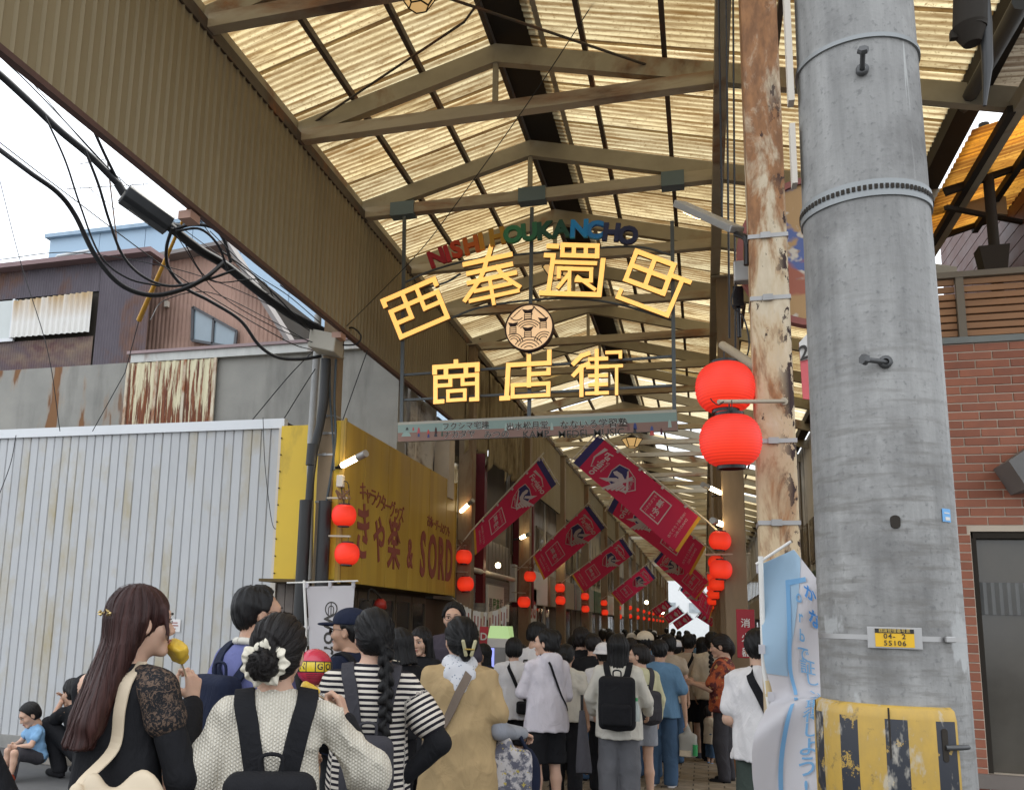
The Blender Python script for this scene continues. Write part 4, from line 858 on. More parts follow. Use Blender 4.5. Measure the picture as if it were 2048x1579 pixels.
# round crest
cc = S(1050, 655, -.03); rr = 135/2.768*((S(1050+1, 655)-S(1050, 655)).length*2.768)
rr = (S(1185, 655)-S(1050, 655)).length
m = MB(); m.lathe(cc, [(0, 0), (rr-.012, 0), (rr-.012, -.05)], 64, (0, -1, 0), False); cr = m.build('crest_face', glow('crest glow', (1, .66, .36), .40, (.7, .45, .25)), gs)
m = MB(); m.lathe(cc, [(rr-.013, -.06), (rr, -.06), (rr, .012), (rr-.013, .012), (rr-.013, -.06)], 64, (0, -1, 0), False); m.build('crest_rim', mat('crest dark', (.035, .014, .012), .5), cr)
cm_ = MB(); kk = [0]
def C2(u, v): return cc + Vector((u*rr, -.003-.0004*kk[0], v*rr))
def arc(cx, cz, r, a0, a1, w=.035, n=18):
    kk[0] += 1; ps = []
    for i in range(n+1):
        a = R(a0+(a1-a0)*i/n); ps.append((cx+r*math.cos(a), cz+r*math.sin(a)))
    vs = []
    for (u, v) in ps:
        d = math.hypot(u-cx, v-cz)
        for s_ in (-1, 1):
            f = (r+s_*w/2)/r; uu, vv = cx+(u-cx)*f, cz+(v-cz)*f; h = math.hypot(uu, vv)
            if h > .9: uu, vv = uu*.9/h, vv*.9/h
            vs.append(C2(uu, vv))
    cm_.add(vs, [(2*i, 2*i+2, 2*i+3, 2*i+1) for i in range(n)])
def pol(ps): kk[0] += 1; cm_.add([C2(u, v) for u, v in ps], [tuple(range(len(ps)))])
for x0, x1, z1, z0 in ((-.30, .20, .80, .30), (-.88, -.44, .27, -.25), (.36, .80, .39, -.1), (-.28, .20, .03, -.45)):
    w = x1-x0; a, b_ = x0+.24*w, x1-.24*w
    pol([(x0, z1), ((x0+x1)/2, z1-.05), (x1, z1), (b_, z1-.2), (a, z1-.2)])
    z = z1-.26
    while z > z0: pol([(a, z-.02), (b_, z-.02), (b_, z+.015), (a, z+.015)]); z -= .085
    pol([(a-.03, z0), (a, z0), (a, z1-.2), (a-.03, z1-.2)]); pol([(b_, z0), (b_+.03, z0), (b_+.03, z1-.2), (b_, z1-.2)])
for sx in (-1, 1):
    for i in range(5):
        t = -.22+.11*i; cx, cz = sx*(.46+t*.72)-.04, .62-t*.7
        pol([(cx-.1*1-.02, cz-sx*.1*-1), (cx-.10, cz+sx*.1+.035), (cx+.1+.02, cz-sx*.1*1), (cx+.1, cz-sx*.1-.035)])
    arc(sx*.46-.04, .62, .30, 100+(-60 if sx > 0 else 60), 260+(-60 if sx > 0 else 60), .04)
for r_ in (.42, .52, .62): arc(-.02, -.30, r_, 40, 140)
for r_ in (.25, .38, .51, .64): arc(0, -1.05, r_, 30, 150)
for sx in (-1, 1):
    for r_ in (.18, .28, .38): arc(sx*.62, -.62, r_, 0 if sx < 0 else 40, 140 if sx < 0 else 180)
cm_.build('crest_pattern', mat('crest dark', (.035, .014, .012), .5), cr)
# board below
bt = [S(318, 1174), S(1865, 1102), S(1865, 1222), S(318, 1282)]
bd = thing('name_board', 'long pale board with shop names and tiny painted people hung under the gate sign', 'name board', bt[3])
ux = (bt[1]-bt[0]); LB = ux.length; ux.normalize(); uz = (bt[0]-bt[3]); HB = uz.length; uz.normalize(); B0 = bt[3]
def slab2(u0, u1, v0, v1, d, t=.002): m = MB(); m.obox(B0+ux*(u0*LB)+uz*(v0*HB)+Vector((0, -d-t, 0)), ux*((u1-u0)*LB), (0, t, 0), uz*((v1-v0)*HB)); return m
slab2(0, 1, 0, 1, -.04, .04).build('board', mat('board edge', (.22, .21, .19), .6), bd)
slab2(0.002, .998, .01, .45, .0).build('brown_band', mat('board brown', (.25, .155, .13), .6, var=.05), bd)
slab2(0.002, .998, .45, .86, .0).build('teal_band', mat('board teal', (.24, .33, .31), .6, var=.05), bd)
slab2(0.002, .998, .86, .99, .0).build('cream_band', mat('board cream', (.42, .41, .36), .6, var=.05), bd)
M_HALO = mat('halo white', (.72, .70, .66), .6)
def name(body, zx, zy, size, sx=1):
    o = S(zx, zy); rel = o-B0; o = B0+ux*rel.dot(ux)+uz*rel.dot(uz)
    m = MB(); put_text(m, body, o+Vector((0, -.004, 0)), ux, uz, size*1.1, 0, bold=.014 if body.isascii() else .032); m.build('name_halo', M_HALO, bd)
    m = MB(); put_text(m, body, o+Vector((0, -.006, 0)), ux, uz, size*1.1, 0, bold=.007 if body.isascii() else .013); m.build('shop_name', M_INK, bd)
for body, zx, zy, s_ in (('フクシマ宅建', 697, 1186, .073), ('ナカダヤ', 662, 1233, .075), ('みつの', 868, 1229, .078), ('出水松月堂', 1038, 1177, .076), ('KAMP', 1085, 1222, .09), ('なないろ学習塾', 1404, 1157, .083), ('MEDEL MUSIC', 1390, 1208, .092)): name(body, zx, zy, s_)
def spot(zx, zy, w, h, col, dz=0):
    o = S(zx, zy); rel = o-B0; o = B0+ux*rel.dot(ux)+uz*rel.dot(uz); k = .0017
    m = MB(); m.prism([(-w*k*.5, -h*k*.5), (w*k*.5, -h*k*.5), (w*k*.35, h*k*.2), (0, h*k*.5), (-w*k*.35, h*k*.2)], o+Vector((0, -.0035-dz, 0)), ux, uz, (0, -.001, 0)); m.build('painted_figure', mat('spot %.2f %.2f %.2f' % col, col, .6), bd)
for zx, zy, w, h, col in ((374, 1208, 18, 18, (.06, .07, .07)), (368, 1238, 60, 28, (.26, .36, .34)), (408, 1208, 12, 22, (.45, .1, .1)), (438, 1215, 18, 40, (.45, .1, .12)), (437, 1240, 14, 24, (.05, .08, .2)), (491, 1222, 16, 28, (.45, .08, .08)), (491, 1243, 14, 24, (.05, .06, .2)), (533, 1212, 16, 42, (.07, .03, .03)), (531, 1238, 20, 22, (.05, .05, .06)), (567, 1230, 14, 32, (.07, .1, .08)), (1597, 1165, 16, 44, (.2, .1, .1)), (1634, 1160, 20, 40, (.04, .06, .2)), (1632, 1185, 18, 30, (.05, .05, .06)), (1726, 1170, 18, 28, (.07, .09, .25)), (1726, 1195, 26, 30, (.45, .08, .08)), (1778, 1185, 14, 40, (.08, .02, .03)), (920, 1182, 16, 46, (.34, .44, .41)), (1174, 1172, 18, 46, (.34, .44, .41)), (1825, 1140, 20, 46, (.34, .44, .41)), (575, 1190, 14, 44, (.34, .44, .41))): spot(zx, zy, w, h, col)
# ================================================================== red lanterns
b = NB('lantern red'); gn = b.n('TexCoord').outputs['Object']; sp = b.n('SeparateXYZ', Vector=gn)
lw = b.n('LayerWeight', Blend=.35).outputs['Facing']
zf = b.math('MULTIPLY', b.rng(b.math('ABSOLUTE', b.math('ADD', sp.outputs[2], .03)), 0, .13, 1, .5), b.math('ADD', .88, b.math('MULTIPLY', b.math('SINE', b.math('MULTIPLY', sp.outputs[2], 2*math.pi/.0114)), .24)))
ec = b.mix(b.rng(lw, .1, .9), (1., .050, .013), (.8, .010, .007))
M_LAN = b.done(b.n('AddShader', i0=b.bsdf((.55, .02, .012), .55), i1=b.n('Emission', Color=ec, Strength=b.math('MULTIPLY', zf, .46)).outputs[0]).outputs[0])
M_LCAP = mat('lantern cap', (.012, .010, .010), .3)
def make_lantern(label):
    t = thing('paper_lantern', label, 'lantern', (0, 0, 0))
    pr = [(.062, -.098)]
    n = 17
    for i in range(n*2+1):
        a = -math.pi/2*.80+math.pi*.80*i/(n*2); pr.append((.121*math.cos(a)**.62 - (.0030 if i % 2 else 0), .101*math.sin(a)/math.sin(math.pi/2*.8)))
    pr.append((.062, .098))
    m = MB(); m.lathe((0, 0, 0), pr, 36); m.build('shell', M_LAN, t)
    m = MB(); m.lathe((0, 0, 0), [(.050, .095), (.056, .095), (.056, .114), (.050, .114), (.050, .095)], 28, smooth=False); m.build('top_ring', M_LCAP, t)
    m = MB(); m.lathe((0, 0, 0), [(.050, -.114), (.056, -.114), (.056, -.095), (.050, -.095), (.050, -.114)], 28, smooth=False); m.build('bottom_ring', M_LCAP, t)
    m = MB(); m.tube([(0, 0, .11), (0, 0, .16)], .003, 6); m.build('hook_wire', M_LCAP, t)
    return t
LROOT = None
M_ARM = mat('lantern arm', (.42, .36, .27), .5, .2, var=.12)
def lantern(px, py, Y, label, group):
    global LROOT
    if LROOT is None: o = LROOT = make_lantern(label)
    else: o = copy_tree(LROOT)
    o.location = onY(px, py, Y) if px > 1 else (px, Y, py); o['label'] = label; o['group'] = group
    o.rotation_euler = (R(rnd.uniform(-4, 4)), R(rnd.uniform(-4, 4)), rnd.uniform(0, 6)); o.scale = [rnd.uniform(.97, 1.03)]*3
    return o
GL, GR = 'lantern pairs along the shop fronts', 'lantern pairs along the rusty columns'
la = lantern(1450, 775, 3.98, 'big red lantern beside the rust streaked column, upper of the two', GR)
lb = lantern(1461, 881, 3.86, 'big red lantern under the steel arm of the rust streaked column, lower of the two', GR)
RCOL = [10.95, 14.6, 18.7, 23.5, 28.4, 33.3, 38.2, 43.1, 48, 53]
LP = [(688, 1030, 8.3, 694, 1107), (928, 1113, 13.1, 931, 1167), (1060, 1152, 17.6, 1048, 1203), (1120, 1175, 22.7, 1121, 1200), (1170, 1192, 27.6, 1171, 1217), (1208, 1205, 33.1, 1210, 1224), (1236, 1215, 38.8, 1238, 1232)]
WH = ['by the cable pole before the yellow sign', 'at the far edge of the yellow sign', 'over the SGSG sign', 'under the second red banner', 'under the third red banner', 'under the fourth red banner', 'past the fourth red banner']
for (x0, y0, Y, x1, y1), w in zip(LP, WH):
    p = lantern(x0, y0, Y, 'red lantern '+w+', upper of its pair', GL).location; q = lantern(x1, y1, Y, 'red lantern '+w+', lower of its pair', GL).location
    t = thing('lantern_bracket', 'small steel lantern bracket '+w, 'bracket', (-3.5, Y, p.z), 'lantern brackets'); s_ = .15
    m = MB(); m.bar((-3.55, Y+.05, q.z+.18), (q.x+.03, Y, q.z+.17), .018); m.build('lower_arm', M_ARM, t)
    m = MB(); m.bar((-3.55, Y+.05, p.z+.18), (p.x+.03, Y, p.z+.17), .018); m.build('upper_arm', M_ARM, t)
    if Y < 20:
        m = MB()
        for k in range(6): m.bar((p.x+rnd.uniform(-.08, .08), Y, p.z+.16), (p.x+rnd.uniform(-.13, .13), Y+rnd.uniform(-.05, .05), p.z+.25), .012)
        m.build('twig', mat('twig brown', (.18, .09, .05), .8), t, kind='stuff')
for k in range(8):
    Y = 43.6+5*k
    for z in (2.40, 2.02): lantern(-3.28, z, Y, 'tiny red lantern deep in the arcade by the shop fronts', GL)
for i, Y in enumerate(RCOL):
    x = onY(1441, 1120, 10.8).x
    for z, u in ((2.56, 'upper'), (2.24, 'lower')):
        lb_ = 'red lantern on the second rusty column, '+u+' of its pair' if i == 0 else ('red lantern peeking out behind the pair on the second rusty column, '+u+' one' if i == 1 else 'small red lantern in the overlapping row behind the second rusty column')
        lantern(x, z-.012*i*0, Y-.2, lb_, GR)
t = thing('lantern_bracket', 'cream steel pipe arm clamped on the rust streaked column between the big lanterns', 'bracket', (.25, 3.95, 2.5), 'lantern brackets')
a, c_ = onY(1437, 803, 3.74), onY(1568, 802, 3.97)
m = MB(); m.tube([a, c_], .009, 10); m.build('pipe', M_ARM, t)
m = MB(); m.tube([c_, c_+Vector((0, .03, 0))], .016, 12); m.build('flange', M_ARM, t)
m = MB(); m.tube(spline([a+Vector((.02, 0, 0)), a+Vector((0, -.01, -.015)), a+Vector((-.02, 0, 0)), a+Vector((-.03, 0, .015))], 6), .0025, 6); m.tube([a+Vector((.05, 0, .005)), a+Vector((.05, 0, -.03))], .002, 5); m.build('wire_tie', M_LCAP, t)
for i, Y in enumerate(RCOL[:6]):
    p0 = Vector((.06, Y-.2, 2.42)); t = thing('lantern_bracket', 'thin steel arm holding lanterns on the second rusty column' if i == 0 else 'thin steel lantern arm in the overlapping rusty column row', 'bracket', p0, 'lantern brackets')
    m = MB(); m.tube([(.02, Y-.2, 2.40), (.5, Y-.02, 2.43)], .012, 8); m.build('arm_pipe', M_ARM, t)
# columns of the far side of that row
xs = onY(1461, 960, 10.95).x
for i, Y in enumerate(RCOL): column(xs+.02, Y, .24, .2, 5.69, M_COLL, 'second column of the rusty row, behind the second lantern pair' if i == 0 else 'brown steel column deeper in the rusty row', 'rusty columns by the concrete pole')
# ================================================================== lamps
G_LAMP = glow('lamp glow', (1., .78, .45), 9, (.8, .7, .5)); G_LED = glow('led glow', (1., .72, .38), 12, (.8, .75, .6))
M_ALU2 = mat('lamp body grey', (.34, .33, .31), .4, .4, var=.08)
lp = thing('led_lamp', 'slanted grey LED lamp with lit diodes on an arm of the rust streaked column', 'lamp', onY(1415, 440, 5.2))
Q = lambda x, y, Y=4.6: onY(x, y, Y)
p, q = Q(1357, 415, 4.5), Q(1472, 468, 4.1); d = (q-p).normalized(); up_ = Vector((0, 0, 1)); sd_ = d.cross(up_).normalized(); u2 = sd_.cross(d)
m = MB(); m.obox(p-sd_*.035, d*(q-p).length, sd_*.07, u2*.035); m.build('housing', M_ALU2, lp, bevel=.006)
m = MB(); m.obox(p+d*.09-sd_*.03-u2*.004, d*.17, sd_*.06, u2*.003); m.build('lens', glow('lens glow', (1, .75, .45), .5, (.5, .45, .35)), lp)
for i in range(5): m = MB(); m.obox(p+d*(.10+i*.032)-sd_*.022-u2*.007, d*.017, sd_*.044, u2*.002); m.build('diode', G_LED, lp)
m = MB(); m.tube(spline([q, Q(1490, 475, 4.05), Q(1494, 490, 4.05), Q(1494, 530, 4.05)], 4), .014, 10); m.build('arm', M_LCAP, lp)
def tube_lamp(label, a, c_, Y0_, Y1_, r):
    p, q = onY(*a, Y0_), onY(*c_, Y1_); t = thing('tube_lamp', label, 'lamp', p, 'lit tube lamps on the columns'); d = (q-p).normalized()
    m = MB(); m.tube([p, p.lerp(q, .65)], r, 12); m.build('tube', G_LAMP, t)
    m = MB(); m.tube([p.lerp(q, .66), q], r*1.2, 12); m.build('reflector', M_ALU2, t)
    m = MB(); m.tube([p-d*.05, p], r*.9, 10); m.tube([p-d*.05, p-d*.05+Vector((-.12, .05, -.02))], r*.5, 8); m.build('socket', M_LCAP, t)
tube_lamp('lit glass tube lamp slanting from the cable pole over the yellow sign', (685, 930), (732, 906), 8.4, 8.2, .030)
tube_lamp('lit tube lamp before the dark window past the yellow sign', (922, 1022), (946, 1000), 13.2, 13, .028)
tube_lamp('lit tube lamp below the first red banner', (1042, 1075), (1059, 1067), 17.9, 17.7, .035)
tube_lamp('lit tube lamp over the second red banner', (1112, 1120), (1130, 1112), 22.7, 22.4, .04)
tube_lamp('lit tube lamp on the second rusty column', (1444, 1048), (1425, 1040), 10.9, 10.6, .03)
tube_lamp('dim tube lamp on the rusty column row by the roof', (1441, 985), (1405, 968), 10.9, 10.6, .025)
for i, (x, y, Y, s_) in enumerate(((996, 1130, 15.6, .05), (1293, 1204, 34, .07), (1348, 1234, 46, .09), (1325, 1224, 40, .07))):
    tag(MB().lathe(onY(x, y, Y), [(0, -s_), (s_*.7, -s_*.7), (s_, 0), (s_*.7, s_*.7), (0, s_)], 14).build('globe_lamp', G_LAMP), ('round white lamp lit above the green lettered sign board', 'round lamp glowing deep in the arcade before the far shops', 'faint round lamp low at the bright end of the arcade', 'small round lamp beside the farther banners')[i], 'lamp', 'round lamps')
b = NB('lamp pane'); M_PANE = b.done(b.n('AddShader', i0=b.bsdf((.6, .42, .2), .4), i1=b.n('Emission', Color=(1, .62, .24, 1), Strength=.30).outputs[0]).outputs[0])
def hex_lamp(c, s_, label):
    t = thing('ceiling_lamp', label, 'lamp', c, 'six sided hanging lamps'); c = Vector(c)
    for i in range(6):
        a0, a1 = R(60*i), R(60*i+60); T = lambda a, r, z: c+Vector((math.cos(a)*r*s_, math.sin(a)*r*s_, z*s_))
        m = MB(); m.add([T(a0, .5, -.5), T(a1, .5, -.5), T(a1, 1, .3), T(a0, 1, .3)], [(0, 1, 2, 3)]); m.build('pane', M_PANE, t)
        m = MB(); m.bar(T(a0, .51, -.51), T(a0, 1.02, .32), .07*s_); m.bar(T(a0, 1.02, .32), T(a1, 1.02, .32), .07*s_); m.bar(T(a0, .51, -.51), T(a1, .51, -.51), .06*s_); m.build('rib', M_LCAP, t)
    m = MB(); m.add([T(R(60*i), .5, -.5) for i in range(6)], [tuple(range(6))]); m.build('bottom_pane', M_PANE, t)
    m = MB(); m.lathe(c, [(1.05*s_, .33*s_), (.3*s_, .7*s_), (.05*s_, .75*s_), (.05*s_, 1.4*s_)], 6, smooth=False); m.build('cap', M_LCAP, t)
    m = MB(); m.lathe(c+Vector((0, 0, -.1*s_)), [(0, -.12*s_), (.12*s_, 0), (0, .12*s_)], 10); m.build('bulb', G_LAMP, t)
hex_lamp(onY(1264, 884, 17.5), .19, 'six sided hanging lamp lit behind the first banner of the rusty column side')
hex_lamp(onY(838, -4, 5.9), .15, 'six sided hanging lamp cut by the top edge under the nearest roof bay')
hex_lamp(onY(1118, 540, 11.6), .22, 'six sided hanging lamp partly hidden behind the glowing gate sign')
# boxes by the longitudinal beam
bx_ = thing('junction_box', 'grey junction box with dangling wires hung under the beam near the rust streaked column', 'junction box', onY(1485, 545, 4.3))
p = onY(1484, 545, 4.3); m = MB(); m.cbox(p, (.075, .06, .1)); m.build('box_body', M_ALU2, bx_, bevel=.006)
m = MB(); m.tube(spline([p+Vector((-.03, 0, -.05)), p+Vector((-.05, 0, -.15)), p+Vector((.0, .0, -.22)), p+Vector((.02, 0, -.35)), p+Vector((-.01, .05, -.45))], 6), .004, 6); m.build('wire', M_LCAP, bx_)
p = onY(1476, 595, 4.5); m = MB(); m.cbox(p, (.05, .05, .1)); m.tube([p, p+Vector((0, 0, -.2))], .01, 8); tag(m.build('loudspeaker', M_LCAP), 'small black loudspeaker hung below the junction box', 'loudspeaker')
p0, p1 = onY(1445, 690, 4.6), onY(1515, 735, 4.05)
m = MB(); m.tube([p0, p1], .02, 12); tag(m.build('flag_holder', M_ARM), 'slanted steel flag pole socket above the big lanterns', 'flag holder')
m = MB()
for i in range(3): m = MB(); m.tube(sag((.15+.05*i, 4.1+.4*i, 5.65), (.13+.03*i, 4.5+.4*i, 3.6-.5*i), .03), .006, 5); tag(m.build('hanging_wire', M_LCAP), ('nearest', 'middle', 'farther')[i]+' thin wire hanging down from the beam beside the rust streaked column', 'wire', 'wires hanging from the beam')
# ================================================================== red banners
M_BAN = mat('banner red', (.54, .026, .085), .75, var=.06, vs=2, trans=.4)
M_BANW = mat('banner white', (.52, .44, .44), .75, trans=.25); M_BANN = mat('banner navy', (.035, .03, .12), .7, trans=.2); M_BANY = mat('banner yellow', (.55, .30, .03), .7, trans=.25)
M_BPOLE = mat('banner pole', (.5, .45, .36), .4)
def banner(A, B, D, C, Y, base, label, group, lod=0, seed=0):
    """A pole side top, B free side top, D pole side foot, C free side foot (picture points at depth Y)"""
    A, B, D, C = (onY(*p, Y) for p in (A, B, D, C)); r = random.Random(seed)
    t = thing('banner', label, 'banner', A, group)
    nrm = (B-A).cross(D-A).normalized(); 
    if nrm.y > 0: nrm = -nrm
    ph = r.uniform(0, 6)
    def at(u, v, k=0.):   # u across from the pole, v down along it
        p = A.lerp(B, u).lerp(D.lerp(C, u), v)
        return p + nrm*(.018*math.sin(v*5+ph+u*1.5)*(.3+u) + .03*u*v*math.sin(ph) + k)
    nu, nv = (8, 26) if lod < 2 else (4, 10)
    for nm, v0, v1, mt in (('top_band', 0, .06, M_BANN), ('cloth', .06, .975, M_BAN), ('hem', .975, 1, M_BANY)):
        m = MB(); m.grid(nu, nv if nm == 'cloth' else 2, lambda a, c: at(a, v0+(v1-v0)*c)); m.build(nm, mt, t)
    w = (B-A).length; L = (D-A).length; ax = w/L
    flip = ((B-A).dot(Vector((1, 0, 0))) < 0)
    def put(m, pts_fs, k):
        ps, fs = pts_fs
        for s_ in (-1, 1): m.add([at(u, v, s_*k) for u, v in ps], fs)
    def poly(m, ps, k=.004): put(m, (ps, [tuple(range(len(ps)))]), k)
    def tx(m, body, u, v, size, rot=0, k=.004, **kw):   # size as a share of the width; reads across the cloth
        vs, fs = text_mesh(body, size, **kw); ca, sa = math.cos(rot), math.sin(rot)
        put(m, ([(u+x*ca-y*sa, v-(x*sa+y*ca)*ax) for x, y in vs], fs), k)
    if lod < 2:
        m = MB(); tx(m, 'Fagiano', .53, .16, .26, .12, shear=.35, bold=.02); poly(m, [(.14, .135), (.16, .105), (.52, .085), (.78, .118), (.70, .135), (.74, .118), (.5, .098)]); m.build('script', M_BANW, t)
        if lod == 0: m = MB(); tx(m, 'OKAYAMA', .55, .205, .07, .1); m.build('small_script', M_BANW, t)
        # crest: shield, halves, bird
        E = lambda ps: [(x, .36+(y)*ax) for x, y in ps]
        sh = [(.24, -.30), (.5, -.36), (.76, -.30), (.82, -.02), (.74, .26), (.5, .46), (.26, .26), (.18, -.02)]
        m = MB(); poly(m, E(sh), .003); m.build('shield_line', M_BANW, t)
        sc = [(.5+(x-.5)*.93, y*.93) for x, y in sh]
        m = MB(); poly(m, E([sc[1], sc[2], sc[3], (.5, .1), sc[7], sc[0]]), .005); m.build('shield_field', M_BANN, t)
        m = MB(); poly(m, E([(.5, .11), sc[3], sc[4], sc[5], sc[6], sc[7]]), .005); m.build('shield_field', M_BAN, t)
        m = MB(); poly(m, E([(.42, -.24), (.50, -.30), (.54, -.22), (.52, -.10), (.62, .0), (.60, .10), (.46, .06), (.40, -.08)]), .007)
        for i in range(5): poly(m, E([(.58, -.02+.05*i), (1.02-.06*i, -.26+.10*i), (1.04-.07*i, -.20+.10*i), (.60, .02+.05*i)]), .007)
        poly(m, E([(.56, -.12), (.86, -.48), (.80, -.26), (.6, -.06)]), .007)
        poly(m, E([(.22, .0), (.26, -.02), (.66, .26), (.72, .16), (.74, .32), (.60, .30)]), .008)
        m.build('bird', M_BANW, t)
        if lod == 0: m = MB(); tx(m, 'Fagiano', .42, .36+.24*ax, .12, -.35, .009, shear=.2); m.build('shield_script', M_BANW, t)
        # boxed slogan and two lines
        m = MB(); u0, u1, v0, v1, e = .2, .8, .60, .60+.6*ax, .028
        for a, b_, c, d in ((u0, u1, v0, v0+e*ax), (u0, u1, v1-e*ax, v1), (u0, u0+e, v0+e*ax, v1-e*ax), (u1-e, u1, v0+e*ax, v1-e*ax)): poly(m, [(a, c), (b_, c), (b_, d), (a, d)])
        m.build('slogan_box', M_BANW, t)
        m = MB(); tx(m, '子どもたちに', .5, v0+.13*ax, .085); tx(m, '夢を!', .5, v0+.37*ax, .22, bold=.02); m.build('slogan', M_BANW, t)
        m = MB(); tx(m, '100年続くクラブの', .5, .885, .088); tx(m, 'DNAのために', .5, .885+.12*ax, .088); m.build('slogan_line', M_BANW, t)
    else:
        m = MB(); poly(m, [(.22, .12), (.8, .16), (.8, .19), (.25, .15)]); poly(m, [(.2, .32), (.5, .27), (.95, .3), (.7, .45), (.45, .46)]); m.build('crest', M_BANW, t)
        m = MB()
        for a, b_, c, d in ((.22, .78, .6, .615), (.22, .78, .745, .76), (.22, .26, .615, .745), (.74, .78, .615, .745), (.34, .68, .64, .72), (.25, .75, .84, .855), (.25, .7, .88, .895)): poly(m, [(a, c), (b_, c), (b_, d), (a, d)])
        m.build('slogan_box', M_BANW, t)
    d = (A-D).normalized(); off = (A-B).normalized()*.02
    m = MB(); m.tube([Vector(base), D+off-d*.05, A+off+d*.09], .011, 8); m.build('pole', M_BPOLE, t)
    m = MB(); m.tube([A+off*1.2+d*.03, B-off*2+d*.03], .008, 8); m.build('cross_bar', M_BPOLE, t)
    for v in (.02, .2, .42, .64, .86):
        m = MB(); p = at(0, v); m.obox(p-d*.015+off*1.5-nrm*.012, -off*2.6, d*.03, nrm*.024); m.build('loop_tab', M_BANW, t)
    for u in (.1, .5, .9):
        m = MB(); p = at(u, 0); m.obox(p-off*.7-nrm*.010, off*1.4, d*.045, nrm*.02); m.build('loop_tab', M_BANW, t)
    return t
GBL, GBR = 'red banners on the shop front side', 'red banners on the rusty column side'
banner((1081, 916), (1113, 968), (947, 1060), (951, 1110), 13.1, onY(893, 1128, 13.2), 'red football club banner, largest on the shop front side, slanting over the yellow sign end', GBL, 0, 1)
banner((1176, 1009), (1210, 1055), (1066, 1113), (1087, 1159), 17.8, onY(1035, 1140, 18), 'red football club banner above the SGSG sign', GBL, 0, 2)
banner((1244, 1075), (1266, 1108), (1144, 1150), (1166, 1185), 22.7, onY(1110, 1175, 22.9), 'red football club banner third along the shop front side', GBL, 1, 3)
banner((1292, 1130), (1311, 1155), (1222, 1186), (1243, 1210), 27.7, onY(1200, 1200, 27.9), 'red football club banner fourth along the shop front side', GBL, 1, 4)
for i, (dx, dy, Y) in enumerate(((0, 0, 36), (24, 14, 43), (42, 26, 52))):
    banner((1332+dx, 1199+dy), (1344+dx, 1212+dy), (1303+dx, 1219+dy), (1313+dx, 1233+dy), Y, onY(1290+dx, 1227+dy, Y), ('dim red banner hanging before the globe lamp', 'dim red banner behind that one', 'faint red banner near the bright end')[i]+' on the shop front side', GBL, 2, 5+i)
banner((1197, 870), (1146, 924), (1402, 1036), (1356, 1105), 11., onY(1442, 1068, 10.9), 'biggest red football club banner, seen from behind with mirrored print under the name board', GBR, 0, 11)
banner((1246, 960), (1215, 1020), (1412, 1094), (1382, 1150), 14.7, onY(1440, 1116, 14.6), 'red mirrored banner half hidden behind the biggest one', GBR, 0, 12)
banner((1336, 1088), (1307, 1122), (1419, 1164), (1392, 1199), 18.7, onY(1436, 1176, 18.7), 'brighter red mirrored banner third on the rusty column side', GBR, 0, 13)
banner((1378, 1150), (1360, 1180), (1427, 1208), (1419, 1240), 23.5, onY(1436, 1216, 23.5), 'dull red mirrored banner fourth on the rusty column side', GBR, 1, 14)
banner((1404, 1222), (1394, 1234), (1430, 1240), (1424, 1253), 30, onY(1434, 1243, 30), 'pinkish red banner against the bright far end of the arcade', GBR, 2, 15)
# ================================================================== white banners of the booth
M_NOB = mat('white banner cloth', (.62, .60, .62), .8, var=.03, trans=.35); M_NOBB = mat('banner light blue', (.20, .40, .62), .8, var=.04, trans=.3); M_PPL = mat('white pole', (.68, .66, .62), .35)
wb_ = thing('white_banner', 'white booth banner with dark round logo and the word world turned sideways', 'banner', onY(612, 1170, 7.0))
W0, W1, W2, W3 = onY(612, 1172, 7.), onY(708, 1170, 7.), onY(700, 1345, 7.), onY(622, 1345, 7.)
def wat(u, v, k=0.): return W0.lerp(W1, u).lerp(W3.lerp(W2, u), v)+Vector((0, -k+.018*math.sin(u*7+.5)*(.4+v*.6)+.012*math.sin(v*6+u*2), 0))
m = MB(); m.grid(20, 30, lambda a, c: wat(a, c)); m.build('cloth', M_NOB, wb_)
m = MB(); cu, cv, ru = .53, .27, .145; ar = (W1-W0).length/(W3-W0).length
def ring2(m, cu, cv, r0, r1, a0=0, a1=360, n=36):
    vs = []
    for i in range(n+1):
        a = R(a0+(a1-a0)*i/n); vs += [wat(cu+r0*math.cos(a), cv-r0*ar*math.sin(a), .003), wat(cu+r1*math.cos(a), cv-r1*ar*math.sin(a), .003)]
    m.add(vs, [(2*i, 2*i+1, 2*i+3, 2*i+2) for i in range(n)])
ring2(m, cu, cv, .12, .145); ring2(m, cu, cv+.0, .05, .07, 0, 180)
for u_ in (-.06, 0, .06): m.add([wat(cu+u_-.01, cv-(.06 if u_ == 0 else .0)*ar*2, .003), wat(cu+u_+.01, cv-(.06 if u_ == 0 else 0)*ar*2, .003), wat(cu+u_+.01, cv+.12*ar, .003), wat(cu+u_-.01, cv+.12*ar, .003)], [(0, 1, 2, 3)])
m.build('round_logo', M_INK, wb_)
m = MB(); vs, fs = text_mesh('world', 1, bold=.012)
m.add([wat(.52+y*.50, .66+x*.50*ar*.62*1.5, .003) for x, y in vs], fs); m.build('word', M_INK, wb_)
m = MB(); m.tube([onY(608, 1160, 7.), onY(612, 1250, 7.), (onY(618, 1350, 7.).x, 7., 0)], .011, 10); m.build('pole', M_PPL, wb_)
m = MB(); m.tube([onY(574, 1165, 7.), onY(716, 1161, 7.)], .007, 8); m.build('cross_bar', M_PPL, wb_)
for u, v in ((0.02, 0), (.5, 0), (.97, 0)): m = MB(); p = wat(u, v); m.cbox(p+Vector((0, 0, .012)), (.025, .02, .05)); m.build('loop_tab', M_NOB, wb_)
